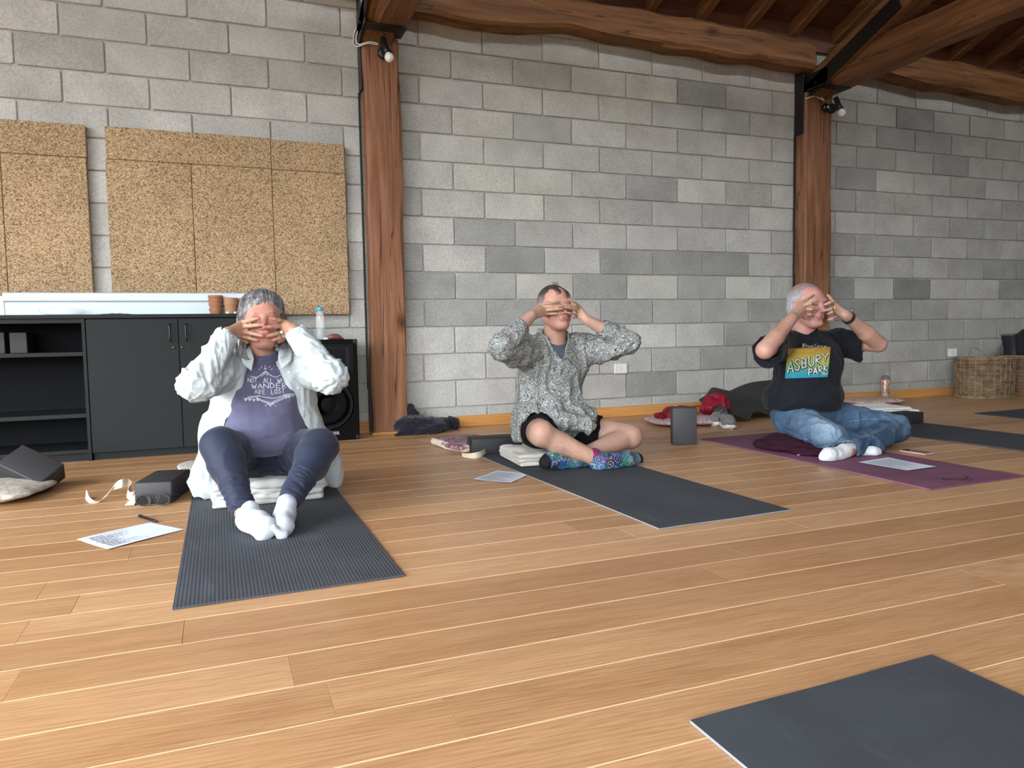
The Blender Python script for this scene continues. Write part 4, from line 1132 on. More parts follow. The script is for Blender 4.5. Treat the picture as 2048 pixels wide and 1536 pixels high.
tag(mb.build('drawcord', M_BLACK, None, True), 'thin black cord trailing over the red jacket', 'cord')
# c) black jacket heap by the nearer post
M_NAVY = mat_cloth('black_navy_fleece', (0.010, 0.009, 0.018), (0.006, 0.006, 0.010), 300, 12, 0.9, 0.25, 0.15)
def blackj(S):
    S.ell((-.17, -.185, .06), (.12, .09, .06)); S.cone((-.13, -.155, .05), (-.145, -.10, .185), .06, .018, .04)
    S.ell((-.05, -.20, .05), (.13, .10, .05), .04); S.cone((.0, -.17, .04), (.16, -.12, .045), .05, .038, .04); S.ell((.155, -.11, .055), (.035, .04, .038), .03)
    S.cone((.15, -.12, .02), (.22, -.10, .012), .028, .012, .03); S.cone((-.2, -.24, .03), (-.30, -.285, .012), .045, .014, .04); S.ell((-.09, -.27, .02), (.10, .05, .022), .03)
soft('jacket', 'black jacket dropped in a heap at the foot of the nearer post', 'jacket', (-.05, -.18, .0), ((-.32, -.17, .0), (.34, .16, .24)), 0.006, blackj, M_NAVY,
     lambda P, Nn: 0.014*(ridge(P*np.array((18, 18, 14))+1)-.45)+0.006*(ridge(P*np.array((40, 40, 40)))-.4), 'shell', 1)
# g) dark crumpled mat behind the man in jeans
M_MATK = mat_rubber('olive_black_rubber', (0.030, 0.031, 0.029), groove=False)
def sheet(name, lab, cat, rows, m_, origin, th=0.005, sub=8):
    """a bent rubber sheet through rows of 3-D points"""
    t = thing(name, lab, cat, origin); off = Vector(origin)
    R1 = [smooth_path(r, sub) for r in rows]; K = len(R1[0])
    cols = [smooth_path([r[i] for r in R1], sub) for i in range(K)]; H = len(cols[0])
    vs = [cols[i][j]-off for i in range(K) for j in range(H)]; fs = [(i*H+j, i*H+j+1, (i+1)*H+j+1, (i+1)*H+j) for i in range(K-1) for j in range(H-1)]
    o = MB().raw(vs, fs).build('sheet', m_, t, True)
    md = o.modifiers.new('thickness', 'SOLIDIFY'); md.thickness = th; md.offset = 0
    return t
A_ = lambda px, py, Y: at(px, py, Y)
V3 = lambda x, y, z: Vector((x, y, z))
sheet('rolled_mat', 'loose dark rubber mat folded up behind the man in jeans', 'mat', [
    [A_(1398, 800, -.30), A_(1408, 806, -.42), A_(1436, 818, -.62), A_(1470, 830, -.75), A_(1500, 841, -.80)],
    [A_(1412, 790, -.16), A_(1428, 781, -.30), A_(1458, 796, -.45), A_(1490, 812, -.60), A_(1512, 822, -.72)],
    [A_(1424, 778, -.12), A_(1432, 776, -.20), A_(1470, 790, -.32), A_(1515, 808, -.50), A_(1560, 836, -.70)],
    [A_(1440, 790, -.05), A_(1460, 784, -.12), A_(1500, 792, -.22), A_(1550, 806, -.40), A_(1610, 825, -.55)]], M_MATK, (2.4, -.4, 0))
sheet('rolled_mat', 'second dark rubber mat bulging against the wall behind the man in jeans', 'mat', [
    [A_(1456, 786, -.06), A_(1470, 800, -.10), A_(1490, 812, -.25), A_(1520, 822, -.35)],
    [A_(1466, 779, -.05), A_(1492, 790, -.18), A_(1520, 806, -.30), A_(1560, 815, -.38)],
    [A_(1500, 766, -.06), A_(1530, 778, -.20), A_(1570, 800, -.34), A_(1610, 812, -.42)],
    [A_(1545, 760, -.06), A_(1580, 772, -.22), A_(1620, 796, -.36), A_(1650, 810, -.45)]], M_MATK, (2.7, -.2, 0))
# h) right side: cushion, white cloth, bottle
soft('cushion', 'cream and pink printed cushion against the skirting, right of the man in jeans', 'cushion', (4.08, -0.24, 0.028), ((-.34, -.24, -.032), (.36, .24, .05)), 0.008,
     lambda S: S.fn(pillow_fn((4.08, -0.24, 0.028), .27, .18, .028, Rm(z=-.1))), mat_print('cream_pink_print', (0.64, 0.55, 0.44), [(0.52, 0.24, 0.28), (0.60, 0.50, 0.42), (0.55, 0.42, 0.40)], 11), lambda P, Nn: 0.004*nz(P, (22, 22, 22)))
M_WHITEC = mat_cloth('white_cotton', (0.72, 0.72, 0.70), (0.66, 0.66, 0.65), 700, 15)
soft('towel', 'folded white cloth on the floor behind the knee of the man in jeans', 'towel', (3.74, -0.66, 0.018), ((-.26, -.30, -.02), (.28, .30, .04)), 0.006,
     lambda S: (S.box((3.74, -.66, .010), (.20, .22, .009), .008, 0, 'u', Rm(z=-.35)), S.box((3.72, -.63, .025), (.185, .20, .009), .008, 0.003, 'u', Rm(z=-.30))), M_WHITEC, lambda P, Nn: 0.005*nz(P, (18, 18, 18)))
t = thing('drinking_bottle', 'metal drinking bottle with grey lid standing by the skirting', 'bottle', (4.40, -0.10, 0.0))
n = N('bottle_print', 0.35, 0.5); a = n.noise(n.co((1, 1, 1)), 16, 2, .5, 1.0)
n.color(n.ramp(a, [(0.0, (0.48, 0.42, 0.36)), (0.42, (0.48, 0.42, 0.36)), (0.45, (0.36, 0.10, 0.08)), (0.53, (0.36, 0.20, 0.10)), (0.56, (0.50, 0.46, 0.38)), (0.66, (0.26, 0.27, 0.12)), (0.72, (0.46, 0.41, 0.36))])); n.b.inputs['Metallic'].default_value = .3
MB().lathe([(0, 0), (0.036, 0), (0.038, 0.004), (0.038, 0.195), (0.035, 0.203), (0, 0.203)], 28).build('body', n.m, t, True)
MB().lathe([(0, .2), (0.036, .203), (0.037, .207), (0.037, .215), (0.03, .232), (0.016, .240), (0, .242)], 28).build('lid', plain('grey_lid', (0.12, 0.12, 0.12), 0.5), t, True)
MB().tube(smooth_path([V3(.0, 0, .238), V3(.012, 0, .256), V3(.030, 0, .250), V3(.034, 0, .225)], 5), .004, 6).build('lid_loop', plain('loop_white', (0.5, 0.5, 0.5), 0.5), t, True)
# shoes
M_SHOE = mat_cloth('grey_mesh_upper', (0.17, 0.165, 0.16), (0.135, 0.13, 0.125), 500, 30, 0.8, 0.3)
M_SOLE = plain('cream_rubber_sole', (0.62, 0.59, 0.54), 0.6)
def shoe(loc, rz_, lab):
    t = thing('sneaker', lab, 'shoe', loc, 0, 'pair of trainers'); c = np.array(loc); ca, sa = math.cos(rz_), math.sin(rz_)
    def L(x, y, z): return (c[0]+x*ca-y*sa, c[1]+x*sa+y*ca, c[2]+z)
    R = Rm(z=rz_)
    lo = c+np.array((-.2, -.2, -.005)); hi = c+np.array((.2, .2, .16))
    S = SDF(lo, hi, 0.004)
    S.ell(L(.085, .0, .048), (.065, .046, .042), 0, 'u', R); S.ell(L(-.08, 0, .055), (.058, .036, .045), .03, 'u', R); S.cone(L(.05, 0, .055), L(-.06, 0, .068), .040, .036, .03)
    S.cone(L(-.03, 0, .08), L(-.085, 0, .10), .034, .030, .02); S.cone(L(-.06, 0, .13), L(-.06, 0, .075), .026, .020, .008, 's')
    S.box(L(0, 0, -.03), (.3, .3, .05), .001, 0, 's')
    sdf_obj('upper', S, M_SHOE, t)
    S = SDF(lo, hi, 0.004)
    S.cone(L(.085, .002, .016), L(.03, 0, .014), .050, .040, 0, 'u', ((0, 0, 1), .42)); S.cone(L(.03, 0, .014), L(-.085, 0, .018), .040, .040, .01, 'u', ((0, 0, 1), .5)); S.ell(L(-.11, 0, .022), (.03, .034, .018), .01, 'u', R)
    S.ell(L(.125, 0, .026), (.022, .034, .018), .012, 'u', R)
    sdf_obj('sole', S, M_SOLE, t, lambda P, Nn: 0.003*np.sin(P[:, 0]*140)*(P[:, 2] < .02))
    mb = MB(); o = Vector(loc)
    for i in range(5):
        x = .055-.021*i; z = .104+.009*i
        mb.tube([Vector(L(x, -.024, z-.010))-o, Vector(L(x+.004, 0, z+.002))-o, Vector(L(x-.010, .024, z-.010))-o], .0032, 6)
    mb.tube(smooth_path([Vector(L(-.03, 0, .125))-o, Vector(L(-.01, .03, .135))-o, Vector(L(.02, .035, .105))-o, Vector(L(-.02, .01, .125))-o], 5), .003, 6)
    mb.tube(smooth_path([Vector(L(-.03, 0, .125))-o, Vector(L(-.02, -.035, .13))-o, Vector(L(.01, -.04, .10))-o, Vector(L(-.02, -.01, .122))-o], 5), .003, 6)
    mb.build('laces', M_BLACK, t, True)
    mb = MB(); mb.tube(smooth_path([Vector(L(-.02+.013*math.cos(a), -.0425-.0*a, .052+.012*math.sin(a)))-o for a in np.linspace(0, 5, 8)], 3), .0016, 5)
    mb.build('side_mark', plain('dark_red', (0.10, 0.03, 0.03), 0.5), t, True)
shoe((1.930, -0.965, 0.0), -2.0, 'front grey trainer with black laces and cream sole')
shoe((1.985, -.80, 0.0), -2.35, 'rear grey trainer, mostly hidden behind the front one')

# ------------------------------------------------------------------ baskets
M_WICK = N('willow', 0.6, 0.3); v_ = M_WICK.co()
M_WICK.color(M_WICK.ramp(M_WICK.noise(v_, 18, 3), [(0.25, (0.11, 0.068, 0.036)), (0.5, (0.25, 0.175, 0.10)), (0.75, (0.37, 0.28, 0.18))])); M_WICK = M_WICK.m
M_SEAG = N('seagrass', 0.75, 0.2); v_ = M_SEAG.co((1, 1, 4))
M_SEAG.color(M_SEAG.ramp(M_SEAG.noise(v_, 45, 3), [(0.25, (0.11, 0.062, 0.034)), (0.5, (0.20, 0.125, 0.075)), (0.75, (0.30, 0.20, 0.125))])); M_SEAG = M_SEAG.m
def basket(name, lab, loc, rx, ry, H, rows_, stakes, m_, r, wave, rzo=0.0, top=1.04, shape=None):
    t = thing(name, lab, 'basket', loc, rzo)
    prof = shape or (lambda q: 1.0+(top-1.0)*q)
    inner = MB(); inner.lathe([(rx*prof(q)-.006, H*q) for q in np.linspace(0.02, 0.97, 8)], 40, sy=ry/rx)
    o = inner.build('lining', plain('basket_inside', (0.10, 0.065, 0.035), 0.9), t, True)
    wv = MB(); rr = random.Random(4)
    for i in range(rows_):
        q = (i+.5)/rows_; z = H*q; pts = []; M_ = stakes*3
        jit = rr.uniform(-.002, .002)
        for k in range(M_):
            a = 2*PI*k/M_; w_ = wave*math.cos(stakes*a/2*1.0+PI*i)*1.0
            pts.append((math.cos(a)*(rx*prof(q)+w_), math.sin(a)*(ry*prof(q)+w_), z+jit+0.0018*math.sin(a*3+i*1.7)))
        wv.tube(pts, r*rr.uniform(.85, 1.1), 5, closed=True)
    o = wv.build('weavers', m_, t, True); tag(o, kind='stuff')
    st = MB()
    for k in range(stakes):
        a = 2*PI*k/stakes
        st.tube([(math.cos(a)*(rx*prof(q)+.0015), math.sin(a)*(ry*prof(q)+.0015), H*q) for q in (0.0, .33, .66, 1.0)], r*.95, 5)
    if wave > 0.001: o = st.build('stakes', m_, t, True); tag(o, kind='stuff')
    rim = MB()
    for j in range(3):
        pts = []
        for k in range(90):
            a = 2*PI*k/90; pts.append((math.cos(a)*(rx*prof(1)+.006*math.cos(a*14+j*2.1)), math.sin(a)*(ry*prof(1)+.006*math.cos(a*14+j*2.1)), H+.006*math.sin(a*14+j*2.1)))
        rim.tube(pts, r*1.1, 6, closed=True)
    rim.build('rim', m_, t, True)
    foot = MB()
    for j in range(2):
        pts = []
        for k in range(90):
            a = 2*PI*k/90; pts.append((math.cos(a)*(rx*prof(0)+.003+.005*math.cos(a*16+j*3.1)), math.sin(a)*(ry*prof(0)+.003+.005*math.cos(a*16+j*3.1)), .009+.004*math.sin(a*16+j*3.1)))
        foot.tube(pts, r*1.1, 6, closed=True)
    foot.build('foot_ring', m_, t, True)
    return t
bk1 = basket('wicker_basket', 'woven wicker basket standing by the wall, left of the finer basket', (5.46, -0.295, 0.0), 0.268, 0.225, 0.375, 27, 30, M_WICK, .0048, .0065, top=1.03)
mb = MB(); mb.tube(smooth_path([V3(.09, .225, .36), V3(.10, .235, .43), V3(.16, .235, .465), V3(.22, .20, .43), V3(.235, .17, .36)], 6), .0045, 6)
mb.build('handle', M_WICK, bk1, True)
bk2 = basket('coiled_basket', 'finely coiled seagrass basket cut off by the right picture edge', (6.07, -0.31, 0.0), 0.285, 0.24, 0.385, 46, 24, M_SEAG, .0047, 0.0, top=1.08, shape=lambda q: 1.0+.10*math.sin(min(q, .5)*PI)*.9)
for dy in (-0.225, 0.225):
    mb = MB()
    for dd in (0, .014): mb.tube(smooth_path([V3(-.12+dd, dy, .375), V3(-.115+dd, dy*1.03, .45), V3(-.05, dy*1.03, .50+dd), V3(.02-dd, dy*1.03, .45), V3(.03-dd, dy, .375)], 6), .0048, 6)
    mb.build('handle', M_SEAG, bk2, True)
sheet('rolled_mat', 'shiny black rubber mat curled up in the seagrass basket', 'mat', [
    [V3(5.93, -.16, .30), V3(5.90, -.16, .45), V3(5.86, -.16, .595)],
    [V3(5.96, -.26, .30), V3(5.95, -.26, .45), V3(5.93, -.27, .605)],
    [V3(6.06, -.25, .30), V3(6.06, -.25, .45), V3(6.06, -.25, .645)],
    [V3(6.16, -.28, .30), V3(6.17, -.28, .45), V3(6.18, -.28, .640)],
    [V3(6.26, -.22, .30), V3(6.27, -.22, .45), V3(6.28, -.22, .60)]], plain('shiny_black_rubber', (0.014, 0.015, 0.018), 0.3), (6.05, -.23, .3), .006)

# ------------------------------------------------------------------ folded blankets under the sitters
def folded(name, lab, c, half, layers, th, m_, rot=0.0, seed=0, amp=0.006, h=0.005):
    def bld(S):
        rr = random.Random(seed)
        for i in range(layers):
            z = th*(i+.5)
            S.box((c[0]+rr.uniform(-.008, .008), c[1]+rr.uniform(-.008, .008), z), (half[0]*rr.uniform(.95, 1.0), half[1]*rr.uniform(.95, 1.0), th*.5), th*.48, 0.0015, 'u', Rm(z=rot+rr.uniform(-.05, .05)))
    t = thing(name, lab, 'blanket', (c[0], c[1], 0.008)); cc = np.array((c[0], c[1], 0.0))
    m2 = max(half)*1.35
    S = SDF(cc+np.array((-m2, -m2, -.005)), cc+np.array((m2, m2, layers*th+.03)), h); bld(S)
    P, Q = S.surface(); P = relax(P, Q, 1); Nn = vnormals(P, Q)
    d = amp*2*nz(P, (9, 9, 22), seed)+amp*.8*nz(P, (26, 26, 50), seed+1)
    P = P+Nn*d[:, None]*np.clip(P[:, 2:3]/.02, .1, 1); P[:, 2] = np.maximum(P[:, 2], 0)+.008
    me = npmesh('blanket', P-np.array(t.location), Q, m_); add('blanket', me, None, t); return t
M_BLK1 = mat_cloth('grey_white_felted_blanket', (0.50, 0.50, 0.48), (0.42, 0.42, 0.40), 500, 12, 0.95, 0.5, 0.3)
M_BLK2 = mat_cloth('ecru_cotton_blanket', (0.55, 0.52, 0.47), (0.49, 0.46, 0.41), 500, 12, 0.95, 0.4, 0.3)
M_BLK3 = mat_cloth('wine_fleece_blanket', (0.028, 0.004, 0.014), (0.020, 0.003, 0.010), 400, 12, 0.95, 0.4, 0.0)
folded('folded_blanket', 'folded grey-white blanket under the woman', (-1.245, -1.96), (.225, .19), 4, .024, M_BLK1, 0.02, 1, .013)
folded('folded_blanket', 'folded ecru cotton blanket under the man in patterned shirt', (.25, -1.66), (.255, .205), 3, .021, M_BLK2, -.12, 2, .010)
t = thing('folded_blanket', 'wine red fleece blanket bunched under the man in jeans', 'blanket', (1.69, -2.02, 0.008))
S = SDF((1.36, -2.36, 0.0), (2.06, -1.68, .12), .005)
S.ell((1.72, -2.00, .045), (.24, .24, .050)); S.ell((1.63, -2.05, .030), (.175, .22, .032), .02); S.ell((1.64, -2.16, .022), (.17, .13, .024), .02); S.ell((1.56, -1.93, .026), (.13, .16, .03), .02)
S.fn(lambda X, Y, Z: Z-.0085, .003, 's')
sdf_obj('blanket', S, M_BLK3, t, lambda P, Nn: (.010*(ridge(P*np.array((14, 14, 40))+3)-.4)+.004*(ridge(P*np.array((30, 30, 60)))-.4))*np.clip((P[:, 2]-.008)/.02, 0, 1), 1)
MB().box((-.016, -.004, 0.0), (.016, .004, .003), .001, Matrix.Translation((fl(1599, 910, .012)-Vector(t.location))) @ Matrix.Rotation(.2, 4, 'Z')).build('care_label', M_WHITEP, t)
# rolled fold ends showing at the blanket corners
# ------------------------------------------------------------------ people
def skin_mat(name, base, red, hairy=0.0, freck=0.0):
    n = N(name, 0.48, 0.4); v = n.co()
    at_ = n.new('Attribute'); at_.attribute_name = 'Col'
    a = n.noise(v, 22, 4, .6); b = n.noise(v, 160, 3)
    c = n.mix(at_.outputs['Color'], n.ramp(a, [(0.3, (0.92, 0.84, 0.80)), (0.7, (1.05, 1.04, 1.03))]), 0.8, 'MULTIPLY')
    c = n.mix(c, n.ramp(b, [(0.3, (0.93, 0.88, 0.86)), (0.7, (1.03, 1.03, 1.03))]), 0.7, 'MULTIPLY')
    n.color(c); n.b.inputs['Subsurface Weight'].default_value = 0.10; n.b.inputs['Subsurface Radius'].default_value = (0.012, 0.005, 0.003)
    n.b.inputs['Subsurface Scale'].default_value = 0.5
    n.bump(n.math('ADD', b, n.noise(v, 55, 3)), 0.25, 0.0015); return n.m
def vec(p): return np.array((p[0], p[1], p[2]), float)
def blobs(base, L):
    """skin colour attribute: base tone plus soft local tints (lips, nails, flushed spots)"""
    def f(P):
        C = np.tile(np.array(base, float), (len(P), 1))
        for c, r, col, soft in L:
            if isinstance(c, tuple) and len(c) == 2:
                a_, b_ = vec(c[0]), vec(c[1]); ba = b_-a_; tt = np.clip(((P-a_)@ba)/(ba@ba+1e-9), 0, 1)
                d = np.linalg.norm(P-a_-tt[:, None]*ba, axis=1)/r
            else: d = np.linalg.norm((P-vec(c))/np.array(r if not np.isscalar(r) else (r, r, r)), axis=1)
            w_ = np.clip((1-d)/max(soft, 1e-3), 0, 1)[:, None]; C = C*(1-w_)+np.array(col)*w_
        return C
    return f
def head(S, c, s, yaw, tilt, male=True, k=0.02):
    """face towards local -Y, turned by yaw about Z; returns local->world function"""
    R = Rm(x=tilt[0], y=tilt[1], z=yaw); c = vec(c)
    def L(x, y, z): return c+R@(np.array((x, y, z))*s)
    e = lambda p, r, k_, op='u', rr=None: S.ell(L(*p), np.array(r)*s, k_*s, op, R if rr is None else R@rr)
    cn = lambda p, q, ra, rb, k_, op='u', fl_=None: S.cone(L(*p), L(*q), ra*s, rb*s, k_*s, op, fl_)
    e((0, .018, .038), (.077, .098, .086), 0); e((0, -.03, .03), (.066, .062, .068), .03)
    cn((0, -.038, -.005), (0, -.052, -.078), .060, .036, .03)
    for q in (-1, 1):
        cn((q*.052, .004, -.045), (q*.022, -.066, -.092), .024, .019, .028)
        e((q*.044, -.064, -.012), (.026, .024, .022), .018)
        e((q*.037, -.048, -.045), (.026, .030, .030), .02)
    cn((-.034, -.083, .033), (.034, -.083, .033), .0125, .0125, .018)
    e((0, -.086, -.090), (.019, .016, .015), .018)
    for q in (-1, 1): e((q*.031, -.104, .011), (.0165, .014, .011), .012, 's')
    for q in (-1, 1):
        e((q*.031, -.0795, .010), (.0145, .0135, .0125), .003)
    cn((0, -.090, .024), (0, -.113, -.020), .0075, .0105, .012)
    e((0, -.113, -.024), (.0105, .0105, .0085), .005)
    for q in (-1, 1): e((q*.0125, -.103, -.027), (.0075, .0095, .007), .006)
    for q in (-1, 1): e((q*.006, -.109, -.0335), (.0032, .005, .0035), .002, 's')
    e((0, -.089, -.050), (.026, .016, .018), .014)
    cn((-.021, -.0945, -.053), (.021, -.0945, -.053), .0042, .0042, .006); cn((-.017, -.098, -.0505), (.017, -.098, -.0505), .0045, .0045, .004)
    cn((-.015, -.0965, -.0605), (.015, -.0965, -.0605), .0055, .0055, .004)
    S.cone(L(-.023, -.1035, -.0553), L(.023, -.1035, -.0553), .0016*s, .0016*s, .002, 's')
    e((0, -.098, -.073), (.016, .006, .005), .006, 's')
    for q in (-1, 1):
        rr = np.array(E3(0, 0, q*.45)); e((q*.080, .012, .0), (.007, .019, .031), .008, 'u', rr)
        e((q*.086, .008, .003), (.004, .010, .019), .004, 's', rr)
    return L, R
def hand(S, wr, mcp, tip, bend, ra=1.0, thumb=None, pip=None, palmn=(0, -1, 0), k=0.010):
    """palm from wrist to the four knuckles, four fingers with two bends, and a thumb"""
    wr = vec(wr); mcp = [vec(p) for p in mcp]; tip = [vec(p) for p in tip]; nrm = np.array(palmn, float); nrm /= np.linalg.norm(nrm)
    th = .0125*ra; r0 = [.0094, .0096, .0090, .0080]
    mid = sum(mcp)/4
    for i in range(4):
        S.cone(wr+(mcp[i]-mid)*.35, mcp[i], th*1.12, r0[i]*1.15*ra, k)
    S.cone(wr*.5+mid*.5, mid, th*1.1, th*.95, k)
    joints = []
    for i in range(4):
        a, b = mcp[i], tip[i]; d = b-a; Ln = np.linalg.norm(d)
        o = nrm*Ln*bend[i]
        p1 = a+d*.42+o if pip is None or pip[i] is None else vec(pip[i]); p2 = (a+d*.74+o*.8) if pip is None or pip[i] is None else p1*.42+b*.58+nrm*Ln*.03
        r = r0[i]*ra
        S.cone(a, p1, r*1.06, r*.98, .004); S.ell(p1, (r*1.04,)*3, .003); S.cone(p1, p2, r*.96, r*.88, .003); S.cone(p2, b, r*.89, r*.74, .003)
        joints.append((a, p1, p2, b))
    if thumb is not None:
        a, m_, b = [vec(p) for p in thumb]
        S.cone(wr*.7+mcp[0]*.3, a, .014*ra, .0125*ra, .012); S.cone(a, m_, .0115*ra, .0105*ra, .005); S.cone(m_, b, .0103*ra, .0082*ra, .004)
    return joints
def limb(S, pts, rs, k=0.012):
    for a, b, ra, rb in zip(pts[:-1], pts[1:], rs[:-1], rs[1:]): S.cone(vec(a), vec(b), ra, rb, k)
def handtint(J, wr, col, ra=1.0):
    L = []
    for a, p1, p2, b in J:
        for q, w_ in (((a, p1), .0118), ((p1, p2), .0108), ((p2, b), .0095)): L.append((q, w_*ra, col, .12))
        L.append(((wr, a), .020*ra, col, .25))
    return L
def nails(J, nrm, col, ra=1.0):
    L = []
    n_ = np.array(nrm, float); n_ /= np.linalg.norm(n_)
    for a, p1, p2, b in J:
        d = b-p2; d = d/np.linalg.norm(d); L.append((b-d*.001+n_*.007*ra, .0066*ra, col, .35))
    return L
def hair_strands(paths, m_, parent, origin, name='hair_strands', r=.0009):
    mb = MB(); o = Vector(origin)
    for p in paths:
        n_ = len(p); mb.tube([Vector(q)-o for q in p], [r*(1-.55*i/(n_-1)) for i in range(n_)], 3, cap=False)
    ob = mb.build(name, m_, parent, True); tag(ob, kind='stuff'); return ob
def hair_mat(name, c1, c2, c3, sc=(200, 12, 12)):
    n = N(name, 0.45, 0.4); v = n.co(sc); a = n.noise(v, 1.0, 3, .6); b = n.noise(n.co(), 14, 2)
    c = n.ramp(a, [(0.3, c1), (0.5, c2), (0.7, c3)]); c = n.mix(c, n.ramp(b, [(0.35, 0.65), (0.7, 1.25)]), .7, 'MULTIPLY')
    n.color(c); n.bump(a, 0.6, 0.003); return n.m
def folds(P, spec):
    """cloth relief: list of (amplitude, frequency vector, seed, weight fn)"""
    d = np.zeros(len(P))
    for amp, fr, sd, wf in spec:
        Q = P*np.array(fr)+sd*3.7; Q = Q+0.9*np.stack([vnoise(P*9+sd), vnoise(P*9+sd+5), vnoise(P*9+sd+9)], 1)
        v = amp*(np.clip(ridge(Q), 0, 1)**1.5-.35)
        d += v*(wf(P) if wf is not None else 1.0)
    return d
def segw(P, a, b, r):
    a, b = vec(a), vec(b); ba = b-a; t = np.clip(((P-a)@ba)/(ba@ba), 0, 1); d = np.linalg.norm(P-a-t[:, None]*ba, axis=1)
    return np.clip(1-d/r, 0, 1)**.5
def segfold(P, a, b, r, amp, n_around, n_along, seed=0, twist=3.0):
    """folds running obliquely around a sleeve or trouser leg"""
    a, b = vec(a), vec(b); ba = b-a; L = np.linalg.norm(ba); u = ba/L
    e1 = np.cross(u, (0.3, 0.2, 1)); e1 /= np.linalg.norm(e1); e2 = np.cross(u, e1)
    q = P-a; t = np.clip(q@u/L, -.2, 1.2); x = q@e1; y = q@e2; ang_ = np.arctan2(y, x)
    Q = np.stack([np.cos(ang_+t*twist)*n_around, np.sin(ang_+t*twist)*n_around, t*n_along+seed*3.3], 1)
    Q = Q+.8*np.stack([vnoise(P*12+seed), vnoise(P*12+seed+4), vnoise(P*12+seed+8)], 1)
    return amp*(np.clip(ridge(Q+seed), 0, 1)**1.4-.4)*segw(P, a, b, r)
def hitter(B):
    def f(px, py):
        loc, nrm, i, d = B.ray_cast(CAM, ray(px, py))
        if loc is None: return None
        if nrm.dot(ray(px, py)) > 0: nrm = -nrm
        return loc, nrm
    return f

# ================= woman in the white overshirt
def woman():
    t = thing('person', 'person with long grey hair in open white overshirt, fingers spread over the face', 'person', (-1.25, -1.96, 0.11)); O = t.location
    A = lambda x, y, Y: vec(at(x, y, Y))
    lo, hi = (-1.66, -2.80, 0.0), (-.84, -1.74, .92)
    S = SDF(lo, hi, 0.0040)
    hc = A(525, 642, -2.115)
    # trunk
    S.ell((-1.25, -1.95, .200), (.165, .12, .082)); S.cone((-1.25, -1.97, .22), (-1.25, -2.02, .42), .125, .115, .05, 'u', ((0, 1, 0), .85))
    S.ell((-1.25, -2.01, .50), (.150, .095, .115), .04); S.cone((-1.38, -2.03, .575), (-1.12, -2.03, .575), .048, .048, .04)
    S.cone((-1.25, -2.055, .59), (-1.25, -2.085, .70), .056, .050, .025)
    # legs
    hipR, hipL = np.array((-1.345, -1.96, .185)), np.array((-1.155, -1.96, .185))
    kR, kL = A(441, 892, -2.34), A(640, 893, -2.34)
    aR, aL = A(487, 1022, -2.52), A(578, 1002, -2.53)
    for h, k_, a in ((hipR, kR, aR), (hipL, kL, aL)):
        limb(S, [h, k_], [.088, .058], .03); limb(S, [k_, a], [.055, .034], .02); S.ell(k_*.75+a*.25+np.array((0, .012, 0)), (.055, .055, .07), .02)
    # arms
    shR, shL = A(450, 722, -2.04), A(603, 716, -2.04)
    eR, eL = A(397, 765, -2.30), A(660, 752, -2.30)
    wR, wL = A(455, 668, -2.245), A(588, 662, -2.245)
    for s_, e_, w_ in ((shR, eR, wR), (shL, eL, wL)):
        S.cone(s_, e_, .050, .040, .03); S.cone(e_, w_, .039, .027, .008)
    F_ = SDF(lo, hi, 0.0040) if False else S
    L, R = head(S, hc, .96, 0.0, (0.05, 0, 0), False)
    Ym = -2.195; Yt = -2.232
    mR = [A(483, 645, Ym), A(483, 653.5, Ym), A(484.5, 663, Ym), A(485, 673, Ym)]
    tR = [A(518.5, 636, Yt), A(527.5, 649.5, Yt-.006), A(525.5, 672, Yt-.012), A(515.5, 681, Yt+.003)]
    mL = [A(569, 643, Ym), A(566, 653, Ym), A(568, 664, Ym), A(567, 673, Ym)]
    tL = [A(542, 636.5, Yt), A(530, 654.5, Yt-.006), A(535, 672.5, Yt-.008), A(544.5, 681, Yt+.003)]
    hw = lambda w_, m: w_+(m-w_)*.0
    J1 = hand(S, wR, mR, tR, [.10, .08, .07, .08], .93, (A(480, 671, -2.18), A(487, 678, -2.165), A(495, 684, -2.165)))
    J2 = hand(S, wL, mL, tL, [.10, .08, .07, .08], .93, (A(572, 671, -2.18), A(566, 678, -2.165), A(558, 684, -2.165)))
    base = (0.37, 0.215, 0.155); pk = (0.44, 0.075, 0.095); tan = (0.33, 0.175, 0.105)
    Lc = [(L(0, -.115, -.022), (.018, .02, .028), (0.46, 0.17, 0.15), .9), (L(.045, -.07, -.015), .03, (0.38, 0.19, 0.145), 1), (L(-.045, -.07, -.015), .03, (0.38, 0.19, 0.145), 1),
          (L(0, -.10, -.055), (.024, .02, .0095), (0.26, 0.10, 0.085), .5), ((wR+mR[1])/2, .055, tan, .8), ((wL+mL[1])/2, .055, tan, .8)]
    for q in (-1, 1): Lc.append((L(q*.032, -.09, .035), (.020, .02, .005), (0.17, 0.10, 0.075), .6))
    Lc.insert(0, (hc+np.array((0, -.03, 0)), .15, (0.40, 0.195, 0.15), .35))
    Lc += handtint(J1, wR, (0.36, 0.215, 0.145))+handtint(J2, wL, (0.36, 0.215, 0.145))
    for J in (J1, J2):
        for a, p1, p2, b in J: Lc.append((p1, .009, (0.31, 0.165, 0.11), .8))
    Lc += nails(J1, (0, -1, .15), pk) + nails(J2, (0, -1, .15), pk)
    o, P, Q = sdf_obj('body', S, skin_mat('skin_woman', base, 0), t, None, 1, blobs(base, Lc))
    # ring
    a, p1 = J2[2][0], J2[2][1]; d = p1-a; d /= np.linalg.norm(d); c = a+(p1-a)*.35
    e1 = np.cross(d, (0, 0, 1)); e1 /= np.linalg.norm(e1); e2 = np.cross(d, e1)
    M_SIL = plain('silver', (0.55, 0.54, 0.50), 0.3, 0.8)
    mb = MB(); mb.tube([Vector(c+(e1*math.cos(q)+e2*math.sin(q))*.0105)-O for q in np.linspace(0, 2*PI, 17)[:-1]], .0020, 6, closed=True)
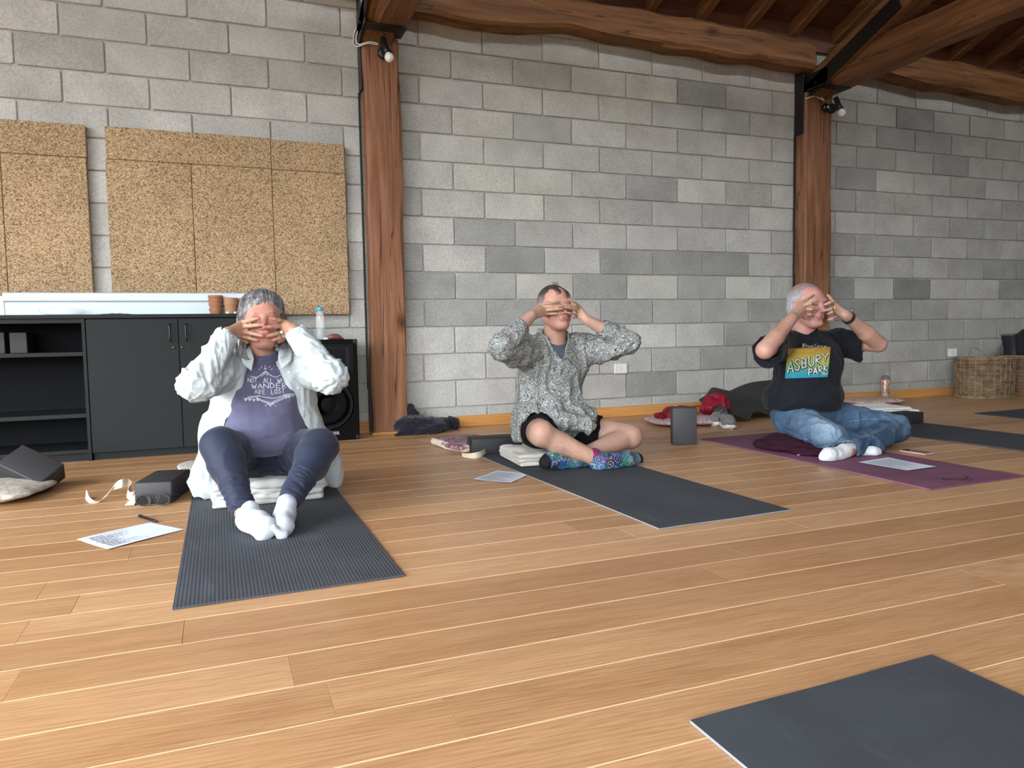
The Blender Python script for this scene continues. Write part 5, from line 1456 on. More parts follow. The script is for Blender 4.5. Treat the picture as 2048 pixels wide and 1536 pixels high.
    rg = mb.build('ring', M_SIL, t, True)
    mb = MB(); fc = Vector(c+np.array((0, -.0125, .001)))-O
    mb.lathe([(0, 0), (.0085, 0), (.0080, .003), (.004, .0045), (0, .0048)], 12, M=Matrix.Translation(fc) @ Matrix.Rotation(PI/2, 4, 'X')).build('ring_head', M_SIL, t, True)
    # t-shirt
    S = SDF((-1.55, -2.36, .14), (-.95, -1.80, .68), 0.0045)
    S.ell((-1.25, -2.02, .50), (.160, .115, .125)); S.cone((-1.39, -2.03, .575), (-1.11, -2.03, .575), .056, .056, .04)
    S.ell((-1.31, -2.115, .435), (.068, .060, .062), .05); S.ell((-1.19, -2.115, .435), (.068, .060, .062), .05)
    S.ell((-1.25, -2.05, .335), (.168, .155, .105), .06); S.ell((-1.25, -2.04, .265), (.180, .165, .075), .05)
    S.cone((-1.25, -2.07, .60), (-1.25, -2.10, .66), .0585, .054, .01)
    cN = vec(at(527, 714, -2.13))
    S.fn(lambda X, Y, Z: (cN[2]+.006+np.abs(X+1.25)**2*3.5+(Y+2.13)*.32)-Z, .0, 's') if False else None
    S.fn(lambda X, Y, Z: -(Z-(cN[2]+.0+(X+1.25)**2*4.0+(Y+2.13)*.30)), .004, 's')
    S.fn(lambda X, Y, Z: (Z-(.195))*1.0, .0, 's', hi=np.array((-.9, -1.7, .21)))
    M_TEE = mat_cloth('heather_purple_jersey', (0.092, 0.090, 0.150), (0.076, 0.074, 0.126), 420, 35, 0.9, 0.25)
    def dT(P, Nn):
        up = np.clip((P[:, 2]-.36)/.1, 0, 1)
        return folds(P, [(.010, (8, 8, 34), 1, lambda P: np.clip((.335-P[:, 2])/.07, 0, 1)), (.004, (14, 14, 16), 2, None)])
    o, P1, Q1 = sdf_obj('tshirt', S, M_TEE, t, dT, 1)
    # print on the t-shirt
    hT = hitter(bvh(P1, Q1)); M_PR = plain('white_print', (0.46, 0.47, 0.52), 0.8)
    G = {'N': [[(0, 1), (0, 0), (1, 1), (1, 0)]], 'O': [[(.5, 0), (.05, .3), (.1, .8), (.5, 1), (.95, .75), (.9, .25), (.5, 0)]], 'T': [[(0, 0), (1, 0)], [(.5, 0), (.5, 1)]],
         'A': [[(0, 1), (.5, 0), (1, 1)], [(.2, .65), (.8, .65)]], 'L': [[(.1, 0), (.1, 1), (.9, 1)]], 'W': [[(0, 0), (.25, 1), (.5, .3), (.75, 1), (1, 0)]], 'H': [[(0, 0), (0, 1)], [(1, 0), (1, 1)], [(0, .5), (1, .5)]],
         'D': [[(.1, 0), (.1, 1), (.7, .85), (.95, .5), (.7, .15), (.1, 0)]], 'E': [[(.9, 0), (.1, 0), (.1, 1), (.9, 1)], [(.1, .5), (.75, .5)]], 'R': [[(.1, 1), (.1, 0), (.8, .1), (.85, .4), (.1, .55), (.9, 1)]],
         'S': [[(.9, .1), (.4, 0), (.1, .25), (.85, .65), (.6, 1), (.05, .9)]]}
    def word(txt, x0, y0, x1, y1, hgt, gap=.28):
        n_ = len(txt); w_ = (x1-x0)/(n_+gap*(n_-1)); out = []
        for i, ch in enumerate(txt):
            if ch == ' ': continue
            X = x0+i*w_*(1+gap); Yb = y0+(y1-y0)*(X-x0)/(x1-x0)
            for st in G[ch]: out.append([(X+u*w_, Yb+(v-.0)*hgt) for u, v in st])
        return out
    st = word('NOT', 496, 756, 514, 757, 9)+word('ALL', 527, 756, 546, 756, 10)+word('WHO', 555, 757, 576, 754, 9)
    st += word('WANDER', 503, 768, 573, 766, 9.5)+word('ARE', 509, 779, 531, 780, 9)+word('LOST', 542, 779, 569, 777, 9)
    big = word('WANDER', 503.6, 768, 573.6, 766, 9.5)
    st += big
    # range of hills over the words, rays, leaves and chevrons below
    st += [[(500, 752), (506, 754), (512, 757), (520, 751), (531, 742), (541, 751), (552, 755), (562, 749), (572, 747)], [(514, 755), (524, 748), (531, 744), (538, 749), (546, 753)],
           [(522, 753), (530, 747), (536, 751)], [(506, 753.5), (514, 755)], [(531, 738), (528, 738), (530, 735), (533, 737), (531, 739)], [(530, 733), (530, 730)], [(524, 735), (522, 733)], [(537, 735), (540, 732)], [(520, 739), (517, 738)], [(541, 739), (545, 738)]]
    st += [[(492, 797), (520, 793), (548, 797), (566, 792), (590, 788)], [(512, 795), (526, 801), (541, 806), (556, 799), (570, 793)], [(514, 798), (527, 804), (541, 808.5), (557, 802), (570, 796)],
           [(534, 808), (541, 811), (548, 807)], [(530, 812), (533, 810)], [(549, 811), (552, 812)], [(541, 812), (541, 814)], [(495, 794), (520, 791)], [(566, 790), (586, 787)]]
    for x0, y0 in ((491, 799), (499, 799), (507, 800), (515, 799), (572, 794), (578, 793), (585, 791)):
        st += [[(x0-2, y0-2), (x0, y0+3), (x0+4, y0-1), (x0, y0-1.5), (x0-2, y0-2)], [(x0-1, y0-1), (x0+1, y0+2), (x0+3, y0)]]
    surface_marks('shirt_print', st, hT, .0024, M_PR, t, .0012)
    # leggings
    S = SDF((-1.62, -2.66, 0.02), (-.88, -1.78, .46), 0.0045)
    S.ell((-1.25, -1.96, .195), (.192, .140, .100))
    for h, k_, a in ((hipR, kR, aR), (hipL, kL, aL)):
        S.cone(h, k_, .102, .070, .035); d = (a-k_); e = k_+d*.90
        S.ell(k_*.72+a*.28+np.array((0, .012, 0)), (.068, .068, .085), .02); S.cone(k_, e, .069, .044, .02)
        u = d/np.linalg.norm(d); S.cone(e, e+u*.05, .0365, .034, 0.001, 's'); S.cone(e-u*.012, e, .0455, .0455, .004)
        S.cone(e-u*.02, e+u*.05, .0335, .031, .0015, 's')
    M_LEG = mat_cloth('navy_legging_jersey', (0.0165, 0.0215, 0.044), (0.0135, 0.0175, 0.036), 500, 6, 0.62, 0.08, 0.1)
    def dL(P, Nn):
        d = folds(P, [(.0035, (14, 14, 14), 3, None)])
        for k_, a in ((kR, aR), (kL, aL)):
            q = k_+(a-k_)*.62; d += segfold(P, q, k_+(a-k_)*.92, .09, .008, 1.2, 7, 4)
        for h, k_ in ((hipR, kR), (hipL, kL)): d += segfold(P, h, h*.6+k_*.4, .16, .008, 1.5, 4, 6)
        return d
    sdf_obj('leggings', S, M_LEG, t, dL, 1)
    # socks and feet
    M_SOCK = mat_cloth('white_cotton_sock', (0.42, 0.455, 0.50), (0.385, 0.42, 0.465), 600, 30, 0.95, 0.35)
    def sock(name, pts, rs, flat, mk, par, m_=M_SOCK, disp=None, toes=True):
        lo = np.min(np.array([vec(p) for p in pts]), 0)-.09; hi = np.max(np.array([vec(p) for p in pts]), 0)+.09
        S = SDF(lo, hi, .0035)
        for i in range(len(pts)-1): S.cone(vec(pts[i]), vec(pts[i+1]), rs[i], rs[i+1], .018, 'u', flat[i] if flat else None)
        if mk: mk(S)
        return sdf_obj(name, S, m_, par, disp or (lambda P, Nn: folds(P, [(.0025, (22, 22, 22), 2, None)])), 2)
    # right foot lies on its outer edge, sole turned to the camera, crossing in front
    hR = A(496, 1040, -2.57); bR = A(540, 1048, -2.66); tRr = A(524, 1071, -2.685); topR = A(500, 1022, -2.545)
    sock('sock', [topR, hR, (hR+bR)/2, bR*.62+tRr*.38], [.036, .038, .038, .036], None,
         lambda S: (S.cone(bR, tRr, .018, .016, .02), S.cone(hR, tRr, .030, .018, .02)), t)
    hL_ = A(570, 1030, -2.575); bL = A(567, 1052, -2.66); tLl = A(563, 1069, -2.70); topL = A(573, 1008, -2.555)
    def toes(S):
        for i, x in enumerate((548, 555, 561, 567, 572)): S.ell(A(x, (1055, 1062, 1068, 1070, 1069)[i], -2.705), (.012-.001*i, .014, .012), .008)
    sock('sock', [topL, hL_, bL, tLl], [.036, .037, .033, .020], None, toes, t)
    # white overshirt
    S = SDF((-1.74, -2.46, 0.0), (-.74, -1.66, .74), 0.0055)
    S.ell((-1.25, -2.00, .49), (.190, .140, .150)); S.cone((-1.40, -2.02, .585), (-1.10, -2.02, .585), .068, .068, .05)
    S.cone((-1.25, -1.92, .45), (-1.25, -1.86, .10), .15, .17, .06, 'u', ((0, 1, 0), .65))
    for q, xt in ((-1, -1.452), (1, -1.020)):
        S.cone((-1.25+q*.105, -2.03, .50), (-1.25+q*.165, -2.03, .28), .085, .085, .05)
        S.cone((-1.25+q*.165, -1.98, .32), (xt+q*.01, -1.92, .10), .075, .085, .05, 'u', ((0, 1, 0), .40))
        S.cone((xt, -1.92, .12), (xt+q*.040, -1.90, .060), .080, .070, .04, 'u', ((0, 1, 0), .35))
    for s_, e_, w_ in ((shR, eR, wR), (shL, eL, wL)):
        m_ = s_*.5+e_*.5+np.array((0, 0, -.012)); S.cone(s_, m_, .078, .074, .05); S.cone(m_, e_, .074, .066, .03); S.ell(e_+np.array((0, 0, -.006)), (.068, .062, .062), .02)
        u = (w_-e_)/np.linalg.norm(w_-e_); ee = w_-u*.015
        S.cone(e_, e_*.35+ee*.65, .062, .047, .02); S.cone(e_*.35+ee*.65, ee, .046, .040, .01)
        S.cone(ee-u*.045, ee-u*.002, .043, .0415, .004)
        S.cone(ee-u*.03, ee+u*.06, .0335, .034, .001, 's')
    # open front: wedge between the two fronts, and hollow inside
    def wedge(X, Y, Z):
        l = -1.262-(.040+(.62-Z)*.30); r = -1.262+(.052+(.62-Z)*.42)
        w_ = np.maximum(l-X, X-r)
        return np.maximum(w_, Y+2.02)
    S.fn(wedge, .004, 's')
    S.ell((-1.25, -2.02, .50), (.163, .118, .125), 0, 's'); S.ell((-1.25, -2.05, .335), (.170, .158, .108), 0, 's'); S.ell((-1.25, -2.05, .265), (.184, .170, .08), .0, 's')
    S.cone((-1.25, -2.055, .60), (-1.25, -2.09, .72), .066, .064, .0, 's'); S.cone((-1.25, -2.06, .655), (-1.25, -2.09, .80), .085, .11, .01, 's')
    S.box((-1.25, -1.98, .16), (.165, .20, .14), .05, .01, 's')
    for h, k_ in ((hipR, kR), (hipL, kL)): S.cone(h, k_, .103, .070, .0, 's')
    for k_, a in ((kR, aR), (kL, aL)): S.cone(k_, a, .068, .045, 0, 's')
    S.fn(lambda X, Y, Z: Z-.012, 0, 's', hi=np.array((-.7, -1.6, .03)))
    M_OV = mat_cloth('white_poplin', (0.43, 0.48, 0.495), (0.40, 0.45, 0.465), 700, 6, 0.85, 0.12, 0.1)
    def dO(P, Nn):
        arm = np.maximum(segw(P, shR, eR, .12), np.maximum(segw(P, eR, wR, .10), np.maximum(segw(P, shL, eL, .12), segw(P, eL, wL, .10))))
        d = folds(P, [(.016, (17, 10, 3.0), 11, lambda P: (1-arm)), (.005, (34, 30, 7), 12, lambda P: 1-arm), (.003, (30, 30, 30), 13, None)])
        for q, (s_, e_, w_) in enumerate(((shR, eR, wR), (shL, eL, wL))):
            d += segfold(P, s_, e_, .13, .013, 3.0, 1.8, 5+q, 2.2); d += segfold(P, e_*.9+w_*.1, w_, .10, .010, 2.6, 2.4, 9+q, 2.6)
            d += segfold(P, e_, e_*.5+w_*.5, .10, .006, 2.6, 9.0, 19+q, 1.4)
        return d
    o, P2, Q2 = sdf_obj('overshirt', S, M_OV, t, dO, 1)
    hO = hitter(bvh(P2, Q2))
    # collar flaps and buttons
    def flap(P_):
        P_ = [Vector(p) for p in P_]; mb = MB(); c_ = sum(P_, Vector())/len(P_)+Vector((0, -.006, .002)); vs = [c_-O]; n_ = len(P_)
        for p in P_: vs.append(p-O)
        for p in P_: vs.append(c_*.35+p*.65-O+Vector((0, -.004, 0)))
        fs = [(0, 1+n_+i, 1+n_+(i+1) % n_) for i in range(n_)]+[(1+i, 1+(i+1) % n_, 1+n_+(i+1) % n_, 1+n_+i) for i in range(n_)]
        o = mb.raw(vs, fs).build('collar', M_OV, t, True); md = o.modifiers.new('thickness', 'SOLIDIFY'); md.thickness = .004; md.offset = 0
    flap([A(497, 683, -2.06), A(503, 700, -2.12), A(508, 718, -2.165), A(503, 742, -2.185), A(486, 728, -2.180), A(480, 706, -2.13), A(484, 690, -2.08)])
    flap([A(561, 683, -2.06), A(557, 700, -2.12), A(556, 718, -2.165), A(562, 740, -2.185), A(582, 722, -2.180), A(586, 704, -2.13), A(578, 690, -2.08)])
    def buttons(pos, hit, name='button', rr_=.0045, m_=None):
        for x, y in pos:
            h = hit(x, y)
            if h is None: continue
            q = h[1].to_track_quat('Z', 'Y').to_matrix().to_4x4(); q.translation = h[0]-O
            MB().lathe([(0, 0), (rr_, 0), (rr_, .0015), (rr_*.6, .0018), (0, .0012)], 12, M=q).build(name, m_ or M_WHITEP, t, True)
    buttons([(577, 744), (596, 776), (441, 683), (608, 818)], hO)
    # front placket seams
    for sm in ([(493, 735), (481, 790), (463, 850)], [(566, 740), (598, 800), (628, 862)]): surface_marks('placket_seam', [sm], hO, .0012, plain('seam_thread', (0.36, 0.40, 0.41), .9), t, .0004)
    # hair
    S = SDF(hc+np.array((-.14, -.14, -.16)), hc+np.array((.14, .17, .14)), 0.0035)
    s = .96
    S.ell(L(0, .024, .044), np.array((.091, .106, .090))*s*1.03); S.ell(L(0, .035, .0), np.array((.092, .092, .09))*s, .03)
    # swept-back hairline: keep only behind an arched plane
    Ri = R.T
    def face_cut(X, Y, Z):
        x = (Ri[0, 0]*(X-hc[0])+Ri[0, 1]*(Y-hc[1])+Ri[0, 2]*(Z-hc[2]))/s; y = (Ri[1, 0]*(X-hc[0])+Ri[1, 1]*(Y-hc[1])+Ri[1, 2]*(Z-hc[2]))/s; z = (Ri[2, 0]*(X-hc[0])+Ri[2, 1]*(Y-hc[1])+Ri[2, 2]*(Z-hc[2]))/s
        yl = -.052-.9*(z-.062)+7.5*x*x*1.0
        edge = np.where(z > -.02, -.080-(z-.058)*np.clip(2.0-22*np.abs(x), .5, 2)+.05*np.clip(.012-np.abs(x), 0, 1), .0)
        return (y-np.where(z > -.02, edge, .012))*s*.8
    S.fn(lambda X, Y, Z: face_cut(X, Y, Z), .006, 's')
    for q in (-1, 1):
        S.cone(L(q*.072, .035, .0), L(q*.078, .040, -.085), .026, .024, .02); S.cone(L(q*.076, .030, -.07), L(q*.088, .0, -.135), .024, .014, .02)
    M_HW = hair_mat('grey_hair', (0.040, 0.038, 0.040), (0.125, 0.120, 0.122), (0.32, 0.315, 0.32), (150, 25, 40))
    o, P3, Q3 = sdf_obj('hair', S, M_HW, t, lambda P, Nn: .004*(ridge(P*np.array((90, 18, 22)))-.4), 1)
    # strands combed back from the hairline and hanging beside the neck
    B3 = bvh(P3, Q3); paths = []; rr = random.Random(9)
    for i in range(420):
        x = rr.uniform(-.074, .074); z0 = .062-7.0*x*x+rr.uniform(-.004, .008)
        p = []
        for k in range(9):
            tt = k/8; y = -.078+tt*.12+abs(x)*.35; z = z0+math.sin(min(tt*1.15, 1)*PI/2)*(.062-3*x*x)-.0*tt
            xx = x*(1+.22*math.sin(tt*PI*.7)); q = Vector(L(xx, y, z)); c_ = Vector(L(0, .02, .03)); d_ = (q-c_).normalized()
            h = B3.ray_cast(q+d_*.1, -d_)
            if h[0] is None: continue
            p.append(h[0]+d_*.0012)
        if len(p) > 4: paths.append(p)
    M_HS = hair_mat('grey_hair_strands', (0.05, 0.048, 0.05), (0.18, 0.175, 0.178), (0.45, 0.44, 0.45), (30, 30, 30))
    hair_strands(paths, M_HS, t, O, 'hair_strands', .0011)
    paths = []
    for i in range(60):
        q = -1 if i < 42 else 1; x = q*rr.uniform(.070, .098); y0 = rr.uniform(-.03, .04); cu = rr.uniform(.4, 1.3)
        p = [L(x*.9, y0, -.045), L(x*1.0, y0-.02, -.08), L(x*1.02, y0-.035, -.115), L(x*(.98), y0-.045, -.145*(.9+.1*cu)), L(x*(.98-.22*cu), y0-.055, -.158)]
        paths.append(smooth_path([Vector(k_) for k_ in p], 4))
    hair_strands(paths, M_HS, t, O, 'loose_locks', .0012)
    return t
woman()
# ================= man in the patterned shirt
def man_patterned():
    t = thing('person', 'person in black and white patterned shirt, black shorts and colourful socks', 'person', (.26, -1.64, 0.10)); O = t.location
    A = lambda x, y, Y: vec(at(x, y, Y))
    lo, hi = (-.34, -2.20, 0.0), (.98, -1.40, .97)
    S = SDF(lo, hi, 0.0045)
    hc = A(1110, 618, -1.70)
    S.ell((.26, -1.62, .185), (.175, .13, .10)); S.cone((.26, -1.62, .22), (.27, -1.64, .46), .125, .135, .05, 'u', ((0, 1, 0), .8))
    S.ell((.27, -1.64, .50), (.165, .10, .12), .04); S.cone((.11, -1.65, .61), (.43, -1.65, .61), .050, .050, .05)
    S.cone((.27, -1.67, .62), (.27, -1.69, .75), .062, .056, .025)
    hipR, hipL = np.array((.17, -1.64, .175)), np.array((.36, -1.64, .175))
    kR, kL = A(1083, 868, -1.96), A(1258, 873, -1.83)
    aR, aL = A(1196, 920, -2.03), A(1142, 921, -1.96)
    limb(S, [hipR, kR], [.088, .064], .03); limb(S, [kR, aR], [.060, .036], .02); S.ell(kR*.68+aR*.32+np.array((0, .01, -.008)), (.062, .052, .052), .02)
    S.ell(kR+np.array((-.005, -.02, .012)), (.052, .050, .056), .02)
    limb(S, [hipL, kL], [.088, .066], .03); limb(S, [kL, aL], [.060, .036], .02); S.ell(kL*.68+aL*.32+np.array((0, .012, -.005)), (.066, .055, .050), .02)
    S.ell(kL+np.array((.012, -.012, .0)), (.056, .054, .056), .02)
    shR, shL = A(1062, 698, -1.66), A(1180, 692, -1.66)
    eR, eL = A(1004, 694, -1.90), A(1255, 684, -1.86)
    wR, wL = A(1062, 632, -1.835), A(1176, 641, -1.825)
    for s_, e_, w_ in ((shR, eR, wR), (shL, eL, wL)):
        S.cone(s_, e_, .054, .043, .03); S.cone(e_, e_*.6+w_*.4, .042, .040, .008); S.cone(e_*.6+w_*.4, w_, .040, .028, .01)
    L, R = head(S, hc, 1.0, 0.06, (-.03, 0, 0))
    Yt = -1.83
    mR = [A(1080, 609, -1.795), A(1086, 614.5, -1.80), A(1089, 621, -1.80), A(1093, 628, -1.795)]
    tR = [A(1119, 602.5, Yt), A(1125, 611.5, Yt-.004), A(1124.5, 617.5, Yt-.006), A(1116, 627, Yt)]
    mL = [A(1158, 613, -1.80), A(1160, 617, -1.80), A(1158, 622, -1.80), A(1154, 630.5, -1.80)]
    tL = [A(1138, 598.5, Yt), A(1129, 608.5, Yt-.004), A(1129.5, 614.5, Yt-.006), A(1136, 625.5, Yt)]
    J1 = hand(S, wR, mR, tR, [.06, .05, .05, .06], .88, (A(1083, 624, -1.765), A(1089, 630, -1.755), A(1096, 634, -1.765)))
    J2 = hand(S, wL, mL, tL, [.10, .08, .08, .09], .88, (A(1160, 628, -1.77), A(1154, 633, -1.765), A(1147, 636, -1.76)))
    base = (0.385, 0.245, 0.19); pk = (0.66, 0.30, 0.26)
    Lc = [(L(0, -.115, -.022), (.020, .025, .030), (0.384, 0.166, 0.147), .9), (L(0, -.10, -.055), (.024, .02, .0085), (0.301, 0.141, 0.122), .5), (L(.045, -.07, -.015), .03, (0.384, 0.198, 0.166), 1), (L(-.045, -.07, -.015), .03, (0.384, 0.198, 0.166), 1),
          (kR+np.array((0, -.05, .03)), .06, (0.42, 0.235, 0.19), 1), (kL+np.array((.05, -.02, 0)), .06, (0.42, 0.225, 0.18), 1), (kR*.4+aR*.6, .13, (0.50, 0.31, 0.23), 1),
          (L(0, -.05, .085), .05, (0.60, 0.33, 0.27), 1), ((wR+eR)/2, .09, (0.50, 0.28, 0.19), .9), ((wL+eL)/2, .09, (0.50, 0.28, 0.19), .9)]
    Lc += [((kL*.5+aL*.5), .15, (0.397, 0.269, 0.218), 1), ((kL*.5+hipL*.5), .15, (0.397, 0.269, 0.218), 1)]
    Lc.insert(0, (hc+np.array((0, -.03, 0)), .16, (0.43, 0.235, 0.185), .35))
    Lc += handtint(J1, wR, (0.355, 0.225, 0.16), .96)+handtint(J2, wL, (0.355, 0.225, 0.16), .96)
    for J in (J1, J2):
        for a, p1, p2, b in J: Lc += [(b, .008, (0.43, 0.245, 0.19), .6), (p1, .008, (0.30, 0.18, 0.125), .8)]
    M_SK = skin_mat('skin_man_pale', base, 0)
    o, P, Q = sdf_obj('body', S, M_SK, t, None, 1, blobs(base, Lc))
    # fine hairs on the shins
    B = bvh(P, Q); rr = random.Random(4); paths = []
    for k_, a in ((kR, aR), (kL, aL)):
        for i in range(330):
            tt = rr.uniform(.12, .92); c_ = Vector(k_*(1-tt)+a*tt); d_ = Vector((rr.uniform(-1, 1), rr.uniform(-1, .2), rr.uniform(-1, 1))).normalized()
            h = B.ray_cast(c_+d_*.15, -d_)
            if h[0] is None or (h[0]-c_).length > .1: continue
            u = (Vector(a)-Vector(k_)).normalized()*.010+Vector((rr.uniform(-.004, .004), rr.uniform(-.004, .004), -.003))
            paths.append([h[0], h[0]+u*.5+h[1]*.0012, h[0]+u+h[1]*.0016])
    hair_strands(paths, plain('body_hair', (0.16, 0.10, 0.07), .6), t, O, 'leg_hair', .00035)
    a, p1 = J2[2][0], J2[2][1]; d = p1-a; d /= np.linalg.norm(d); c = a+(p1-a)*.4
    e1 = np.cross(d, (0, 0, 1)); e1 /= np.linalg.norm(e1); e2 = np.cross(d, e1)
    MB().tube([Vector(c+(e1*math.cos(q)+e2*math.sin(q))*.0108)-O for q in np.linspace(0, 2*PI, 17)[:-1]], .0018, 6, closed=True).build('ring', plain('gold', (0.75, 0.52, 0.22), 0.25, 0.9), t, True)
    # hair: short, receding, dark on top, grey at the temples
    S = SDF(hc+np.array((-.13, -.13, -.06)), hc+np.array((.13, .15, .15)), 0.0035)
    S.ell(L(0, .021, .041), (.0815, .101, .0885)); S.ell(L(0, .03, .0), (.080, .092, .06), .02)
    Ri = R.T
    def cut(X, Y, Z):
        x = Ri[0, 0]*(X-hc[0])+Ri[0, 1]*(Y-hc[1])+Ri[0, 2]*(Z-hc[2]); y = Ri[1, 0]*(X-hc[0])+Ri[1, 1]*(Y-hc[1])+Ri[1, 2]*(Z-hc[2]); z = Ri[2, 0]*(X-hc[0])+Ri[2, 1]*(Y-hc[1])+Ri[2, 2]*(Z-hc[2])
        front = -.052+np.clip(np.abs(x)-.02, 0, .05)*1.0-(z-.098)*1.4
        e = np.where(z > .03, front, np.where(z > -.03, .002-.0*z, .03))
        e = np.where((z > .03) & (np.abs(x) > .05), -.030, e)
        return (y-e)*.8
    S.fn(cut, .006, 's'); S.fn(lambda X, Y, Z: Z-(hc[2]-.045), .01, 's')
    n = N('short_hair_grey_dark', .55, .3); v = n.co((60, 60, 200)); a_ = n.noise(v, 1.0, 3)
    at_ = n.new('Attribute'); at_.attribute_name = 'Col'
    n.color(n.mix(at_.outputs['Color'], n.ramp(a_, [(0.3, .5), (0.7, 1.5)]), .8, 'MULTIPLY')); n.bump(a_, .6, .003)
    def hc_col(P):
        z = np.clip((P[:, 2]-hc[2]-.035)/.05, 0, 1)[:, None]; return np.array((0.19, 0.165, 0.16))*(1-z)+np.array((0.045, 0.030, 0.026))*z
    o, P3, Q3 = sdf_obj('hair', S, n.m, t, lambda P, Nn: .003*(ridge(P*np.array((70, 40, 60)))-.4), 1, hc_col)
    rr = random.Random(3); paths = []
    for i in range(34):
        x = rr.choice((rr.uniform(-.035, -.005), rr.uniform(.012, .045), rr.uniform(.015, .04))); z0 = .113-8*x*x
        ln = rr.uniform(.03, .062) if x > 0 else rr.uniform(.02, .035)
        p = [L(x, -.045, z0), L(x*1.02, -.070, z0-.012), L(x*1.05+.002, -.086, z0-.012-ln*.4), L(x*1.1+rr.uniform(-.002, .004), -.092, z0-.012-ln*.85)]
        paths.append(smooth_path([Vector(k_) for k_ in p], 4))
    for i in range(10):
        x = rr.uniform(-.01, .03); p = [L(x, .0, .124), L(x-.004, -.005, .136), L(x-.012, -.01, .143)]; paths.append([Vector(k_) for k_ in p])
    hair_strands(paths, plain('dark_strands', (0.035, 0.02, 0.017), .5), t, O, 'fringe', .0013)
    # undershirt
    S = SDF((.08, -1.84, .36), (.46, -1.54, .72), 0.004)
    S.ell((.27, -1.65, .50), (.155, .112, .13)); S.cone((.15, -1.65, .612), (.39, -1.65, .612), .055, .055, .05); S.cone((.27, -1.67, .62), (.27, -1.685, .68), .066, .061, .012)
    cN = vec(at(1112, 694, -1.75))
    S.fn(lambda X, Y, Z: -(Z-(cN[2]+.004+(X-.27)**2*4.0+(Y+1.75)*.30)), .003, 's'); S.fn(lambda X, Y, Z: Z-.43, 0, 's')
    sdf_obj('undershirt', S, mat_cloth('slate_jersey', (0.085, 0.093, 0.125), (0.075, 0.083, 0.115), 500, 20), t, None, 1)
    S = SDF((.18, -1.84, .44), (.36, -1.60, .60), .004); S.ell((.275, -1.66, .475), (.06, .112, .075)); S.fn(lambda X, Y, Z: -(Z-.535), .002, 's'); S.fn(lambda X, Y, Z: -(Y+1.70)*-1.0*-1.0, .0, 's') if False else None; S.fn(lambda X, Y, Z: -(Y+1.71), .0, 's', lo=(.15, -1.71, .40), hi=(.40, -1.55, .64))
    sdf_obj('orange_print', S, plain('burnt_orange', (0.42, 0.15, 0.02), .8), t, None, 1)
    # shorts
    S = SDF((-.12, -2.08, .04), (.72, -1.42, .36), .005)
    S.ell((.265, -1.62, .185), (.19, .14, .105)); S.cone(hipR, hipR*.33+kR*.67, .104, .080, .03); S.cone(hipL, hipL*.52+kL*.48, .104, .092, .03)
    u = (kR-hipR)/np.linalg.norm(kR-hipR); e = hipR*.33+kR*.67
    S.fn(lambda X, Y, Z: -((X-e[0]+.0)*u[0]+(Y-e[1])*u[1]+(Z-e[2])*u[2])-.028, .0, 's', e-.12, e+.12) if False else None
    def endcut(e, u, off):
        return lambda X, Y, Z: np.maximum(-((X-e[0])*u[0]+(Y-e[1])*u[1]+(Z-e[2])*u[2])+off, np.sqrt((X-e[0])**2+(Y-e[1])**2+(Z-e[2])**2)-.14)
    S.fn(endcut(e, u, .012), .002, 's'); S.cone(e-u*.03, e+u*.1, .0735, .075, .001, 's')
    e2 = hipL*.52+kL*.48; u2 = (kL-hipL)/np.linalg.norm(kL-hipL)
    S.fn(endcut(e2, u2, .02), .002, 's'); S.cone(e2-u2*.03, e2+u2*.1, .084, .088, .001, 's')
    sdf_obj('shorts', S, mat_cloth('black_shorts_twill', (0.004, 0.004, 0.005), (0.003, 0.003, 0.004), 500, 15, .9, .15, 0.0), t, lambda P, Nn: folds(P, [(.010, (14, 14, 14), 8, None)]), 1)
    # patterned shirt
    n = N('squiggle_print', .85, .2); v = n.co()
    wv = n.noise(v, 50, 1.0, .5, 1.6); w2 = n.noise(n.co(rot=(0.5, 0.9, 0.3)), 48, 1.0, .5, 1.5)
    lines = n.math('ABSOLUTE', n.math('SUBTRACT', wv, .5)); lines2 = n.math('ABSOLUTE', n.math('SUBTRACT', w2, .52))
    c = n.ramp(lines, [(0.0, (0.42, 0.45, 0.44)), (0.026, (0.42, 0.45, 0.44)), (0.040, (0.022, 0.020, 0.020)), (.10, (0.035, 0.032, 0.031)), (.125, (0.20, 0.205, 0.195))])
    c = n.mix((0.44, 0.47, 0.46), c, n.ramp(lines2, [(0.012, 0.0), (0.022, 1.0)]))
    ti = n.noise(v, 30, 2); c = n.mix(c, (0.16, 0.34, 0.36), n.ramp(ti, [(0.62, 0), (0.70, .30)])); c = n.mix(c, (0.33, 0.30, 0.14), n.ramp(ti, [(0.28, .3), (0.36, 0)]))
    n.color(c); M_SQ = n.m
    S = SDF((-.36, -2.02, .10), (.94, -1.36, .80), .0055)
    S.ell((.27, -1.64, .51), (.195, .128, .135)); S.cone((.10, -1.655, .625), (.44, -1.655, .625), .062, .062, .05)
    S.cone((.26, -1.63, .46), (.255, -1.63, .24), .168, .195, .05, 'u', ((0, 1, 0), .86)); S.ell((.26, -1.66, .235), (.215, .185, .075), .04)
    S.cone((.20, -1.80, .24), (.37, -1.87, .205), .055, .040, .05); S.cone((.36, -1.74, .25), (.43, -1.74, .235), .06, .05, .05)
    S.cone((.10, -1.70, .25), (.055, -1.68, .15), .07, .04, .05)
